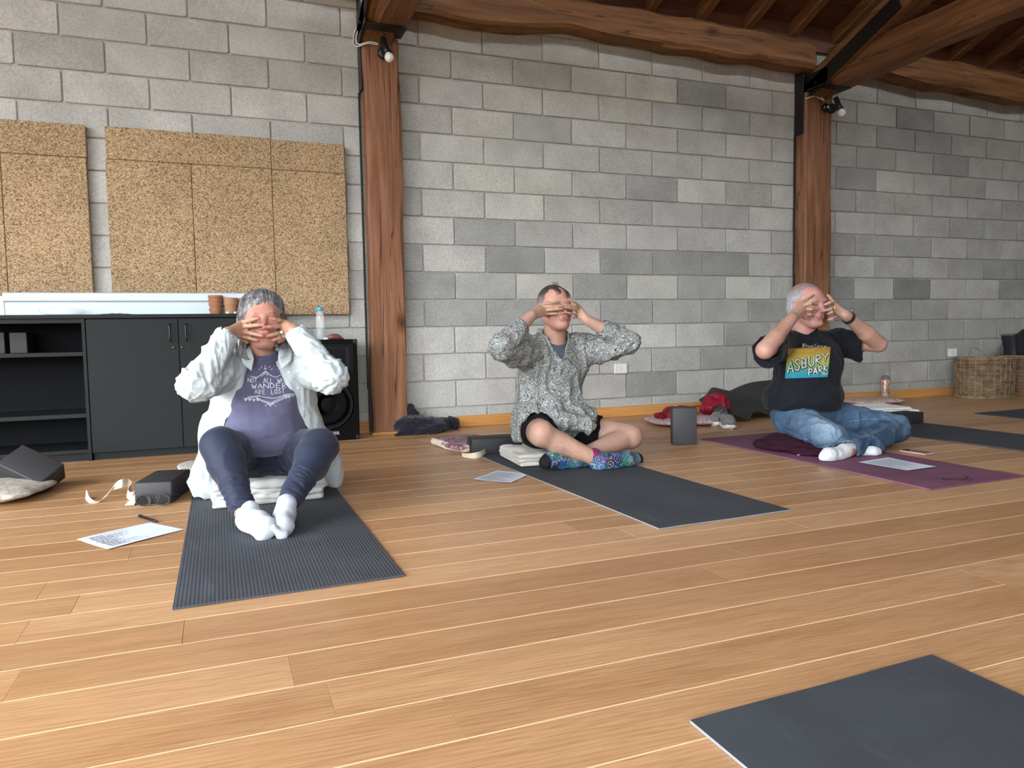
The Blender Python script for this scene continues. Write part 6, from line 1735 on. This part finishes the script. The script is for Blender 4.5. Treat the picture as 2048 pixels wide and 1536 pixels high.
    for s_, e_, w_, q in ((shR, eR, wR, -1), (shL, eL, wL, 1)):
        S.cone(s_+np.array((q*-.02, 0, -.03)), s_*.45+e_*.55+np.array((0, 0, -.02)), .082, .070, .05); S.cone(s_*.45+e_*.55+np.array((0, 0, -.02)), e_, .070, .060, .03); S.ell(e_, (.060, .060, .056), .02)
        f = .68; ee = e_*(1-f)+w_*f; u = (w_-e_)/np.linalg.norm(w_-e_)
        S.cone(e_, ee, .058, .047, .015); S.cone(ee-u*.05, ee, .0475, .0465, .003); S.cone(ee-u*.012, ee+u*.06, .0415, .042, .001, 's')
        S.fn(endcut(ee, u, .004), .001, 's')
    S.cone((.27, -1.665, .64), (.27, -1.68, .72), .082, .078, .02)                         # stand collar
    S.cone((.27, -1.67, .60), (.27, -1.70, .80), .068, .071, .003, 's'); S.fn(lambda X, Y, Z: -(Z-(.700+(Y+1.67)*.42)), .003, 's', (.14, -1.80, .60), (.40, -1.54, .80))
    vb = vec(at(1118, 724, -1.77))
    def vcut(X, Y, Z):
        hw = np.clip((Z-vb[2])*.42, 0, .060); d = np.abs(X-(.272+(Z-vb[2])*-.02))-hw
        return np.maximum(np.maximum(d, vb[2]-Z), Y+1.665)
    S.fn(vcut, .003, 's')
    S.ell((.27, -1.65, .50), (.160, .117, .135), 0, 's'); S.cone((.15, -1.65, .612), (.39, -1.65, .612), .057, .057, 0, 's')
    S.cone(hipR, kR, .108, .080, 0.003, 's'); S.cone(hipL, kL, .106, .072, 0.003, 's'); S.ell((.265, -1.62, .16), (.18, .13, .10), .01, 's')
    S.fn(lambda X, Y, Z: Z-(.125+np.clip(.25-X, 0, 1)*-.0), 0, 's')
    def dS(P, Nn):
        arm = np.maximum(segw(P, shR, eR, .11), np.maximum(segw(P, eR, wR, .10), np.maximum(segw(P, shL, eL, .11), segw(P, eL, wL, .10))))
        d = folds(P, [(.020, (18, 10, 5), 21, lambda P: 1-arm), (.005, (30, 26, 16), 22, lambda P: 1-arm)])
        # drag lines from the shoulders to the placket
        for q, sx_ in ((-1, .12), (1, .42)):
            ph = (P[:, 0]-sx_)*q*-1; d += .006*np.sin((P[:, 0]*q*-1*.8+(P[:, 2]-.6)*-1.0)*70)*np.clip(1-np.abs(P[:, 2]-.5)/.16, 0, 1)*np.clip(-(P[:, 1]+1.68)/.04, 0, 1)*(1-arm)*.6
        for q, (s_, e_, w_) in enumerate(((shR, eR, wR), (shL, eL, wL))):
            d += segfold(P, s_, e_, .12, .012, 2.6, 1.8, 25+q, 2.0); d += segfold(P, e_*.9+w_*.1, w_, .10, .008, 2.2, 2.6, 29+q, 2.4)
        return d
    o, P2, Q2 = sdf_obj('shirt', S, M_SQ, t, dS, 1)
    hS = hitter(bvh(P2, Q2)); M_PK = plain('pale_facing', (0.42, 0.42, 0.47), .9)
    surface_marks('placket_edge', [[(1089, 664), (1095, 681), (1104, 702), (1117, 724), (1122, 716)], [(1137, 663), (1136, 684), (1129, 705), (1121, 722)]], hS, .0035, M_PK, t, .0006)
    # socks
    n = N('folk_print_sock', .85, .2); v = n.co()
    vo = n.new('TexVoronoi'); vo.inputs['Scale'].default_value = 26; n.l(n.co(), vo.inputs['Vector'])
    sp = n.new('SeparateColor'); n.l(vo.outputs['Color'], sp.inputs[0])
    rings = n.math('FRACT', n.math('MULTIPLY', vo.outputs['Distance'], 3.2))
    pal = [(0.0, (0.02, 0.012, 0.06)), (0.18, (0.01, 0.05, 0.18)), (0.36, (0.06, 0.035, 0.13)), (0.52, (0.02, 0.11, 0.10)), (0.68, (0.03, 0.13, 0.22)), (0.84, (0.09, 0.045, 0.15))]
    ca = n.ramp(sp.outputs[0], pal, 'CONSTANT')
    cb = n.ramp(sp.outputs[1], [(0.0, (0.32, 0.36, 0.10)), (0.3, (0.08, 0.27, 0.30)), (0.55, (0.22, 0.19, 0.32)), (0.8, (0.09, 0.24, 0.13))], 'CONSTANT')
    c = n.mix(ca, cb, n.ramp(rings, [(0.30, 0), (0.36, 1), (0.52, 1), (0.58, 0)])); dots = n.vor(n.co(), 130)
    c = n.mix(c, (0.50, 0.55, 0.60), n.ramp(dots, [(0.16, .8), (0.24, 0)])); at_ = n.new('Attribute'); at_.attribute_name = 'Col'
    sep = n.new('SeparateColor'); n.l(at_.outputs['Color'], sep.inputs[0])
    c = n.mix(c, (0.008, 0.008, 0.009), sep.outputs[0]); c = n.mix(c, n.mix((0.16, 0.012, 0.07), (0.28, 0.08, 0.18), n.ramp(dots, [(.2, 1), (.3, 0)])), sep.outputs[1]); n.color(c); n.bump(n.noise(v, 500, 1), .2, .001); M_SK2 = n.m
    def sock(pts, rs, cuff, toe, heel=None):
        P_ = [vec(p) for p in pts]; lo = np.min(np.array(P_), 0)-.08; hi = np.max(np.array(P_), 0)+.08; S = SDF(lo, hi, .0035)
        for i in range(len(P_)-1): S.cone(P_[i], P_[i+1], rs[i], rs[i+1], .016)
        if heel is not None: S.cone(P_[1], vec(heel), .030, .024, .02)
        S.fn(lambda X, Y, Z: Z-.009, .004, 's')
        def col(P):
            C = np.zeros((len(P), 3)); C[:, 0] = np.clip((toe[1]-np.linalg.norm(P-vec(toe[0]), axis=1))/.004, 0, 1); C[:, 1] = np.clip((cuff[1]-np.linalg.norm(P-vec(cuff[0]), axis=1))/.004, 0, 1); return C
        sdf_obj('sock', S, M_SK2, t, lambda P, Nn: folds(P, [(.003, (24, 24, 24), 2, None)]), 1, col)
    # right foot, toes pointing to the right of the picture
    c0 = A(1187, 913, -2.02); sock([c0, A(1200, 925, -2.045), A(1222, 924, -2.04), A(1252, 920, -2.01), A(1274, 918, -1.98)], [.043, .046, .045, .043, .034], (A(1185, 906, -2.03), .042), (A(1292, 918, -1.97), .080), A(1190, 930, -2.03))
    c1 = A(1165, 921, -1.94); sock([c1, A(1148, 922, -1.95), A(1122, 920, -1.97), A(1102, 919, -1.975), A(1092, 925, -1.98)], [.038, .040, .040, .040, .034], (c1, .02), (A(1080, 927, -1.99), .060))
    return t
man_patterned()

# ================= man in the black t-shirt and jeans
def man_jeans():
    t = thing('person', 'person with short grey hair in black printed t-shirt and blue jeans', 'person', (1.74, -1.94, 0.10)); O = t.location
    A = lambda x, y, Y: vec(at(x, y, Y))
    lo, hi = (1.08, -2.52, 0.0), (2.46, -1.66, .99)
    S = SDF(lo, hi, 0.0045)
    hc = A(1614, 613, -1.97)
    cx = 1.775; cy = -1.90
    S.ell((cx, cy, .185), (.185, .14, .10)); S.cone((cx, cy, .22), (cx+.01, cy-.02, .46), .14, .145, .05, 'u', ((0, 1, 0), .85))
    S.ell((cx+.01, cy-.02, .50), (.175, .115, .125), .04); sR0, sL0 = A(1561, 684, -1.93), A(1680, 682, -1.90)
    S.cone(sR0, sL0, .056, .056, .05); nb0 = A(1610, 675, -1.93); S.cone(nb0+np.array((0, 0, -.04)), hc+np.array((0, .03, -.06)), .070, .062, .025)
    hipR, hipL = np.array((cx-.10, cy-.02, .17)), np.array((cx+.10, cy-.02, .17))
    kR, kL = A(1652, 872, -2.22), A(1788, 856, -2.10)
    aR, aL = A(1745, 898, -2.26), A(1694, 903, -2.33)
    limb(S, [hipR, kR], [.085, .058], .03); limb(S, [kR, aR], [.055, .036], .02); limb(S, [hipL, kL], [.085, .058], .03); limb(S, [kL, aL], [.055, .034], .02)
    eR, eL = A(1530, 700, -2.15), A(1757, 688, -2.06)
    wR, wL = A(1584, 636, -2.13), A(1691, 630, -2.10)
    for s_, e_, w_ in ((sR0, eR, wR), (sL0, eL, wL)):
        S.cone(s_, e_, .058, .046, .03); S.ell(e_, (.044, .046, .046), .01); S.cone(e_, e_*.62+w_*.38, .046, .046, .01); S.cone(e_*.62+w_*.38, w_, .045, .030, .012)
    L, R = head(S, hc, 1.04, .10, (.04, 0, 0))
    Yt = -2.095
    mR = [A(1600, 606, -2.10), A(1607, 611, -2.11), A(1610.5, 618, -2.11), A(1612, 626, -2.10)]
    tR = [A(1628, 589.5, -2.085), A(1633, 609.5, -2.115), A(1635.5, 620.5, -2.12), A(1628, 632.5, -2.11)]
    pR = [None, A(1621, 606.5, -2.135), A(1623, 618.5, -2.135), A(1620, 629, -2.125)]
    mL = [A(1665, 603, -2.07), A(1667, 607.5, -2.08), A(1668.5, 617, -2.08), A(1670, 624.5, -2.08)]
    tL = [A(1655, 590, -2.06), A(1649, 609.5, -2.10), A(1652, 620.5, -2.10), A(1655.5, 628, -2.095)]
    pL = [None, A(1659, 605.5, -2.11), A(1662.5, 617.5, -2.11), A(1664, 624.5, -2.11)]
    J1 = hand(S, wR, mR, tR, [.05]*4, 1.0, (A(1596, 624, -2.07), A(1602, 632, -2.05), A(1609, 637, -2.05)), pR)
    J2 = hand(S, wL, mL, tL, [.06]*4, 1.0, (A(1673, 632, -2.06), A(1664, 637, -2.07), A(1656, 640, -2.06)), pL)
    base = (0.40, 0.25, 0.20); tan = (0.30, 0.165, 0.108)
    Lc = [(L(0, -.11, -.02), (.022, .03, .034), (0.410, 0.173, 0.160), .9), (L(0, -.06, .085), .065, (0.422, 0.198, 0.179), 1), (L(0, -.10, -.055), (.024, .02, .008), (0.269, 0.128, 0.115), .5), (L(-.05, -.06, -.02), .035, (0.410, 0.205, 0.179), 1), (L(.05, -.06, -.02), .035, (0.410, 0.205, 0.179), 1),
          (eR*.5+wR*.5, .11, tan, 1), (eR, .06, (0.60, 0.30, 0.24), 1), (eL*.6+wL*.4, .10, (0.55, 0.33, 0.25), 1), (wL, .05, tan, 1), (wR, .05, tan, 1), (L(0, -.02, -.10), .06, (0.58, 0.27, 0.23), .8),
          (L(-.08, .012, 0), .03, (0.66, 0.32, 0.30), .8)]
    for q in (-1, 1):
        Lc.append((L(q*.031, -.0915, .010), (.013, .012, .0050), (0.02, 0.012, 0.012), .4))
        for k in range(4): Lc.append((L(q*(.018+.009*k), -.092+.003*k, .026+.004*math.sin(k*1.0)), (.0085, .016, .0036), (0.10, 0.06, 0.05), .6))
    Lc.insert(0, (hc+np.array((0, -.03, 0)), .16, (0.46, 0.245, 0.215), .35))
    Lc += handtint(J1, wR, (0.385, 0.24, 0.175), .96)+handtint(J2, wL, (0.385, 0.24, 0.175), .96)
    for J in (J1, J2):
        for a, p1, p2, b in J: Lc += [(b, .008, (0.43, 0.245, 0.19), .6), (p1, .008, (0.30, 0.18, 0.125), .8)]
    M_SK = skin_mat('skin_man_pink', base, 0)
    o, P, Q = sdf_obj('body', S, M_SK, t, None, 1, blobs(base, Lc))
    B = bvh(P, Q); rr = random.Random(6); paths = []
    for k_, a, n_ in ((eR, wR, 300), (eL, wL, 220)):
        for i in range(n_):
            tt = rr.uniform(.02, .95); c_ = Vector(k_*(1-tt)+a*tt); d_ = Vector((rr.uniform(-1, 1), rr.uniform(-1, .2), rr.uniform(-.6, 1))).normalized()
            h = B.ray_cast(c_+d_*.12, -d_)
            if h[0] is None or (h[0]-c_).length > .08: continue
            u = (Vector(a)-Vector(k_)).normalized()*.008+Vector((rr.uniform(-.004, .004), rr.uniform(-.004, .004), -.003))
            paths.append([h[0], h[0]+u*.5+h[1]*.0012, h[0]+u+h[1]*.0016])
    hair_strands(paths, plain('arm_hair', (0.14, 0.09, 0.06), .6), t, O, 'arm_hair', .00035)
    a, p1 = J2[2][0], J2[2][1]; d = p1-a; d /= np.linalg.norm(d); c = a+(p1-a)*.5
    e1 = np.cross(d, (0, 0, 1)); e1 /= np.linalg.norm(e1); e2 = np.cross(d, e1)
    MB().tube([Vector(c+(e1*math.cos(q)+e2*math.sin(q))*.0112)-O for q in np.linspace(0, 2*PI, 17)[:-1]], .0018, 6, closed=True).build('ring', plain('gold_ring', (0.75, 0.52, 0.22), 0.25, 0.9), t, True)
    # watch
    u = (wL-eL)/np.linalg.norm(wL-eL); c = wL-u*.030; S = SDF(c-.07, c+.07, .003)
    S.cone(c-u*.012, c+u*.012, .0375, .0365, .0); S.fn(lambda X, Y, Z: np.abs((X-c[0])*u[0]+(Y-c[1])*u[1]+(Z-c[2])*u[2])-.0115, .002, 's') if False else None
    ax_ = lambda X, Y, Z: (X-c[0])*u[0]+(Y-c[1])*u[1]+(Z-c[2])*u[2]
    S.fn(lambda X, Y, Z: .0115-np.abs(ax_(X, Y, Z)), .002, 's')
    sdf_obj('watch_strap', S, plain('black_silicone', (0.012, 0.012, 0.013), .5), t, None, 1)
    up = np.cross(u, (0, -1, 0)); up /= np.linalg.norm(up); up = up if up[2] > 0 else -up; fw = np.cross(u, up)
    wc = c+up*.038; Rw = np.stack([u, fw, up], 1); Mw = Matrix([[Rw[i][0], Rw[i][1], Rw[i][2], (wc-vec(O))[i]] for i in range(3)]+[[0, 0, 0, 1]])
    MB().box((-.019, -.017, -.005), (.019, .017, .0045), .003, Mw).build('watch_case', plain('watch_alu', (0.5, 0.5, 0.5), .3, .7), t); MB().box((-.0165, -.0145, .0045), (.0165, .0145, .0055), .0004, Mw).build('watch_glass', plain('watch_glass', (0.01, 0.01, 0.012), .08), t)
    # hair: cropped grey, high forehead
    S = SDF(hc+np.array((-.14, -.13, -.09)), hc+np.array((.14, .16, .16)), 0.0035); s = 1.04
    S.ell(L(0, .020, .040), (.0825*s, .1015*s, .0885*s)); S.ell(L(0, .03, -.01), (.081*s, .090*s, .065*s), .02); Ri = R.T
    def cut(X, Y, Z):
        x = (Ri[0, 0]*(X-hc[0])+Ri[0, 1]*(Y-hc[1])+Ri[0, 2]*(Z-hc[2]))/s; y = (Ri[1, 0]*(X-hc[0])+Ri[1, 1]*(Y-hc[1])+Ri[1, 2]*(Z-hc[2]))/s; z = (Ri[2, 0]*(X-hc[0])+Ri[2, 1]*(Y-hc[1])+Ri[2, 2]*(Z-hc[2]))/s
        e = np.where(z > .070, -.062-(z-.1)*.9+np.clip(np.abs(x)-.02, 0, .03)*1.0, -.040+np.clip((.058-z)/.032, 0, 1)*.055)
        e = np.where(z < .026, .028, e); return (y-e)*.8*s
    S.fn(cut, .006, 's'); S.fn(lambda X, Y, Z: Z-(hc[2]-.055), .01, 's')
    n = N('cropped_grey_hair', .7, .2); a_ = n.noise(n.co((1, 1, 1)), 170, 3); b_ = n.noise(n.co(), 28, 2)
    at_ = n.new('Attribute'); at_.attribute_name = 'Col'
    n.color(n.mix(at_.outputs['Color'], n.ramp(a_, [(0.35, .62), (0.65, 1.3)]), .8, 'MULTIPLY')); n.bump(n.math('ADD', a_, b_), .8, .004)
    def col(P):
        z = np.clip((P[:, 2]-hc[2]-.05)/.05, 0, 1)[:, None]; return np.array((0.34, 0.345, 0.37))*(1-z)+np.array((0.25, 0.18, 0.175))*z
    sdf_obj('hair', S, n.m, t, lambda P, Nn: .0028*(ridge(P*np.array((75, 75, 75)))-.4), 1, col)
    # t-shirt
    S = SDF((1.10, -2.28, .15), (2.40, -1.62, .80), .005)
    S.ell((cx+.01, cy-.02, .50), (.200, .145, .145)); S.cone(sR0, sL0, .066, .066, .05); S.cone(nb0+np.array((0, 0, -.05)), nb0+np.array((0, 0, .02)), .080, .074, .02)
    S.cone((cx+.01, cy-.01, .46), (cx, cy, .27), .185, .20, .05, 'u', ((0, 1, 0), .88)); S.ell((cx, cy-.03, .30), (.20, .18, .11), .04); S.ell((cx-.17, cy+.02, .28), (.05, .12, .10), .05)
    fR, fL = .80, .50
    for s_, e_, f, q, rr_ in ((sR0, eR, fR, -1, .078), (sL0, eL, fL, 1, .080)):
        ee = s_*(1-f)+e_*f; u_ = (e_-s_)/np.linalg.norm(e_-s_); S.cone(s_+np.array((0, 0, -.02)), ee+np.array((0, 0, -.012)), .085, rr_, .05)
        if q < 0: S.cone(ee+np.array((0, 0, -.012)), ee+u_*.02+np.array((.01, .0, -.05)), rr_*.85, .055, .03)
        else: S.cone(ee+np.array((0, 0, -.02)), ee+np.array((0.0, 0, -.06)), .07, .055, .03)
        S.fn(lambda X, Y, Z, ee=ee, u_=u_: np.maximum(-((X-ee[0])*u_[0]+(Y-ee[1])*u_[1]+(Z-ee[2])*u_[2])+.022, np.sqrt((X-ee[0])**2+(Y-ee[1])**2+(Z-ee[2])**2)-.17), .003, 's')
        S.cone(ee-u_*.02, ee+u_*.1, .062, .070, .001, 's')
        if q < 0: S.cone(e_, e_*.5+wR*.5, .053, .052, .0, 's')
        else: S.cone(e_, e_*.5+wL*.5, .053, .052, .0, 's')
    nn = A(1622, 667, -2.02)
    S.fn(lambda X, Y, Z: -(Z-(nn[2]+(X-nn[0]+.01)**2*3.2+np.clip(Y+2.02, -.1, .12)*.38)), .004, 's')
    S.fn(lambda X, Y, Z: (Z-(.225+0*X)), .006, 's')
    M_BT = mat_cloth('black_navy_jersey', (0.0058, 0.0066, 0.0115), (0.0045, 0.0055, 0.0095), 500, 10, .85, .1, .06)
    def dS(P, Nn):
        arm = np.maximum(segw(P, sR0, eR, .11), segw(P, sL0, eL, .11)); nk = np.clip((np.linalg.norm(P-(nb0+np.array((0, -.04, -.02))), axis=1)-.12)/.05, 0, 1); d = folds(P, [(.010, (13, 10, 5), 31, lambda P: (1-arm)*nk), (.004, (26, 26, 12), 32, lambda P: (1-arm)*nk)])
        d += segfold(P, sR0, eR, .13, .010, 1.3, 3.0, 33)+segfold(P, sL0, eL, .13, .010, 1.3, 3.0, 36); return d
    o, P2, Q2 = sdf_obj('tshirt', S, M_BT, t, dS, 1)
    hS = hitter(bvh(P2, Q2))
    # printed panel: plain colour-graded rectangle with block lettering
    def panel(name, x0, y0, x1, y1, m_, off, nx=34, ny=26, skew=(0, 0, 0, 0)):
        vs = []; ok = True
        for j in range(ny+1):
            for i in range(nx+1):
                u_, v_ = i/nx, j/ny; h = hS(x0+(x1-x0)*u_+skew[0]*v_, y0+(y1-y0)*v_+skew[1]*u_)
                vs.append((h[0]+h[1]*off-O) if h else None)
        fs = []
        for j in range(ny):
            for i in range(nx):
                q = (j*(nx+1)+i, j*(nx+1)+i+1, (j+1)*(nx+1)+i+1, (j+1)*(nx+1)+i)
                if all(vs[k] is not None for k in q): fs.append(q)
        keep = {}; v2 = []; f2 = []
        for q in fs:
            for k in q:
                if k not in keep: keep[k] = len(v2); v2.append(vs[k])
            f2.append(tuple(keep[k] for k in q))
        return MB().raw(v2, f2).build(name, m_, t, True)
    n = N('graded_print', .75, .2); v = n.co(); sx_ = n.new('SeparateXYZ'); n.l(v, sx_.inputs[0])
    zz = n.math('ADD', sx_.outputs[2], n.math('MULTIPLY', n.noise(v, 26, 3), .03))
    zc0, zc1 = A(1610, 760, -2.1)[2]-O[2], A(1610, 692, -2.1)[2]-O[2]
    mr_ = n.new('MapRange'); mr_.inputs['From Min'].default_value = zc0+.012; mr_.inputs['From Max'].default_value = zc1+.014; n.l(zz, mr_.inputs['Value'])
    n.color(n.ramp(mr_.outputs[0], [(0.0, (0.015, 0.19, 0.32)), (.22, (0.03, 0.26, 0.30)), (.36, (0.11, 0.30, 0.11)), (.52, (0.33, 0.34, 0.06)), (.70, (0.36, 0.25, 0.04)), (1.0, (0.26, 0.135, 0.03))]))
    panel('print_panel', 1576, 697, 1661, 757, n.m, .0010, skew=(-6, -3, 0, 0))
    GL = {'A': [[(0, 1), (.5, 0), (1, 1)], [(.2, .65), (.8, .65)]], 'S': [[(.9, .1), (.4, 0), (.1, .25), (.85, .65), (.6, 1), (.05, .9)]], 'B': [[(.1, 0), (.1, 1), (.8, .85), (.75, .5), (.1, .5)], [(.1, 0), (.75, .15), (.7, .45)]],
          'U': [[(.05, 0), (.1, .8), (.5, 1), (.9, .8), (.95, 0)]], 'R': [[(.1, 1), (.1, 0), (.8, .1), (.85, .4), (.1, .55), (.9, 1)]], 'Y': [[(0, 0), (.5, .5), (1, 0)], [(.5, .5), (.5, 1)]], 'P': [[(.1, 1), (.1, 0), (.85, .1), (.85, .45), (.1, .55)]],
          'K': [[(.1, 0), (.1, 1)], [(.9, 0), (.1, .5), (.9, 1)]], 'N': [[(0, 1), (0, 0), (1, 1), (1, 0)]], 'J': [[(.9, 0), (.9, .8), (.5, 1), (.1, .8)]]}
    def word(txt, x0, y0, x1, y1, h0, h1, gap=.25, dx=0, dy=0):
        n_ = len(txt); w_ = (x1-x0)/(n_+gap*(n_-1)); out = []
        for i, ch in enumerate(txt):
            X = x0+i*w_*(1+gap); tt = (X-x0)/(x1-x0); Yb = y0+(y1-y0)*tt; hh = h0+(h1-h0)*tt
            for st in GL[ch]: out.append([(X+u_*w_+dx, Yb+v_*hh+dy) for u_, v_ in st])
        return out
    M_LD = plain('print_dark', (0.012, 0.02, 0.035), .8); M_LW = plain('print_pale', (0.50, 0.55, 0.50), .8)
    w1 = lambda dx, dy: word('ASBURY', 1576, 722, 1656, 706, 24, 14, .22, dx, dy)+word('PARK', 1617, 738, 1655, 729, 13, 11, .25, dx, dy)
    surface_marks('print_lettering', w1(0, 0), hS, .0150, M_LD, t, .0016); surface_marks('print_lettering', w1(-.4, -.6), hS, .0060, M_LW, t, .0024)
    surface_marks('print_lettering', word('NJ', 1645, 744, 1655, 742, 6, 6), hS, .0022, plain('print_yellow', (0.6, 0.55, 0.1), .8), t, .0016)
    # handwriting above the panel
    sg = [[(1605, 689), (1607, 687), (1604, 694), (1609, 687), (1611, 689), (1607, 691), (1610, 693), (1605, 695)], [(1612, 692), (1613, 690), (1612, 694), (1615, 691)], [(1616, 691), (1616, 694), (1618, 694), (1619, 691), (1619, 694)], [(1622, 691), (1620, 693), (1622, 694), (1624, 692), (1626, 691), (1624, 694), (1627, 693)],
          [(1633, 687), (1629, 690), (1632, 693), (1628, 698), (1627, 696)], [(1634, 698), (1635, 691), (1637, 692), (1635, 694)], [(1638, 694), (1638.5, 691), (1640, 692)], [(1641, 691.5), (1641, 694), (1643, 694)], [(1643, 694), (1643.5, 692), (1645, 692), (1645, 694)], [(1649, 692), (1647, 693), (1649, 694), (1649.5, 691.5), (1648, 698), (1646, 697)], [(1650, 694), (1652, 692), (1651, 694.5), (1654, 693), (1655, 694)]]
    surface_marks('signature', sg, hS, .0011, plain('white_ink', (0.62, 0.62, 0.62), .8), t, .0010)
    surface_marks('print_lettering', [[(1588+i*4.6, 703), (1590+i*4.6, 699.5), (1591.5+i*4.6, 703)] for i in range(9)], hS, .0012, plain('print_ochre', (0.55, 0.42, 0.05), .8), t, .0016)
    # jeans
    S = SDF((1.46, -2.44, .01), (2.46, -1.70, .37), .0048)
    S.ell((cx, cy, .19), (.205, .165, .115)); S.cone((cx, cy, .22), (cx, cy, .27), .175, .165, .03, 'u', ((0, 1, 0), .85))
    S.cone(hipR, kR, .108, .080, .04); S.ell(kR, (.078, .078, .075), .02); S.cone(kR, aR, .074, .062, .02)
    S.cone(hipL, kL, .108, .082, .04); S.ell(kL, (.078, .080, .072), .02); d = aL-kL; e = kL+d*.93; S.cone(kL, e, .078, .060, .02); u_ = d/np.linalg.norm(d)
    S.ell(kL*.7+aL*.3+np.array((0, .01, -.01)), (.08, .075, .062), .02)
    S.fn(lambda X, Y, Z: np.maximum(-((X-e[0])*u_[0]+(Y-e[1])*u_[1]+(Z-e[2])*u_[2])+.008, np.sqrt((X-e[0])**2+(Y-e[1])**2+(Z-e[2])**2)-.09), .002, 's') if False else None
    S.cone(e-u_*.01, e+u_*.09, .050, .05, .001, 's'); S.fn(lambda X, Y, Z: Z-.016, .004, 's')
    n = N('washed_denim', .85, .2); v = n.co()
    tw = n.noise(n.co((1, 1, 1), rot=(.4, .6, .3)), 520, 2, .6); b_ = n.noise(v, 7, 4, .6); cr_ = n.noise(v, 42, 4, .65, 1.0)
    at_ = n.new('Attribute'); at_.attribute_name = 'Col'; sep = n.new('SeparateColor'); n.l(at_.outputs['Color'], sep.inputs[0])
    c = n.mix((0.030, 0.060, 0.108), (0.060, 0.108, 0.178), n.ramp(b_, [(.3, 0), (.7, 1)])); c = n.mix(c, (0.19, 0.27, 0.35), sep.outputs[0]); c = n.mix(c, n.ramp(cr_, [(.32, .68), (.52, 1.0), (.7, 1.25)]), .75, 'MULTIPLY')
    c = n.mix(c, n.ramp(tw, [(.3, .8), (.7, 1.15)]), .8, 'MULTIPLY'); n.color(c); n.bump(n.math('ADD', cr_, tw), .4, .003); M_JN = n.m
    def jcol(P):
        C = np.zeros((len(P), 3)); f = lambda c_, r: np.clip(1-np.linalg.norm(P-vec(c_), axis=1)/r, 0, 1)
        C[:, 0] = np.clip(f(kR+np.array((-.02, -.05, .06)), .13)*1.3+f((kR+hipR)/2+np.array((-.02, -.06, .06)), .16)*.4+f(kL+np.array((-.02, -.05, .07)), .13)*.35+f((kL+hipL)/2+np.array((0, 0, .1)), .12)*.3, 0, 1); return C
    def dJ(P, Nn):
        d = folds(P, [(.005, (14, 14, 14), 41, None)]); d += segfold(P, hipR, kR, .15, .013, 1.6, 4, 43, 1.5)+segfold(P, hipL, kL, .15, .013, 1.6, 4, 45, 1.5)
        d += segfold(P, kL, aL, .13, .009, 1.4, 6, 47, 2)+segfold(P, kR, aR, .13, .008, 1.4, 6, 49, 2); return d
    o, P4, Q4 = sdf_obj('jeans', S, M_JN, t, dJ, 1, jcol)
    hJ = hitter(bvh(P4, Q4))
    M_ST = plain('denim_seam', (0.17, 0.21, 0.26), .9)
    surface_marks('seam', [[(1693, 884), (1712, 877), (1738, 868), (1762, 856), (1786, 843)], [(1695, 886.5), (1713, 880), (1739, 871), (1764, 859), (1788, 846)], [(1552, 846), (1572, 860), (1598, 873), (1624, 884)], [(1654, 815), (1655, 830), (1654, 842)], [(1690, 893), (1702, 902), (1708, 908)], [(1700, 843), (1730, 838), (1760, 838)]], hJ, .0022, M_ST, t, .0006)
    # socks
    def sock(pts, rs, lo_=None):
        P_ = [vec(p) for p in pts]; lo = np.min(np.array(P_), 0)-.07; hi = np.max(np.array(P_), 0)+.07; S = SDF(lo, hi, .0035)
        for i in range(len(P_)-1): S.cone(P_[i], P_[i+1], rs[i], rs[i+1], .016)
        S.fn(lambda X, Y, Z: Z-.009, .004, 's')
        sdf_obj('sock', S, mat_cloth('white_sport_sock', (0.56, 0.58, 0.60), (0.50, 0.52, 0.54), 500, 30, .95, .4), t, lambda P, Nn: folds(P, [(.003, (24, 24, 24), 2, None)]), 2)
    sock([A(1703, 897, -2.31), A(1688, 903, -2.33), A(1672, 910, -2.35), A(1657, 911, -2.365), A(1650, 914, -2.37)], [.036, .037, .038, .038, .030])
    sock([A(1728, 902, -2.33), A(1745, 904, -2.35), A(1753, 904, -2.35)], [.028, .027, .025])
    return t
man_jeans()
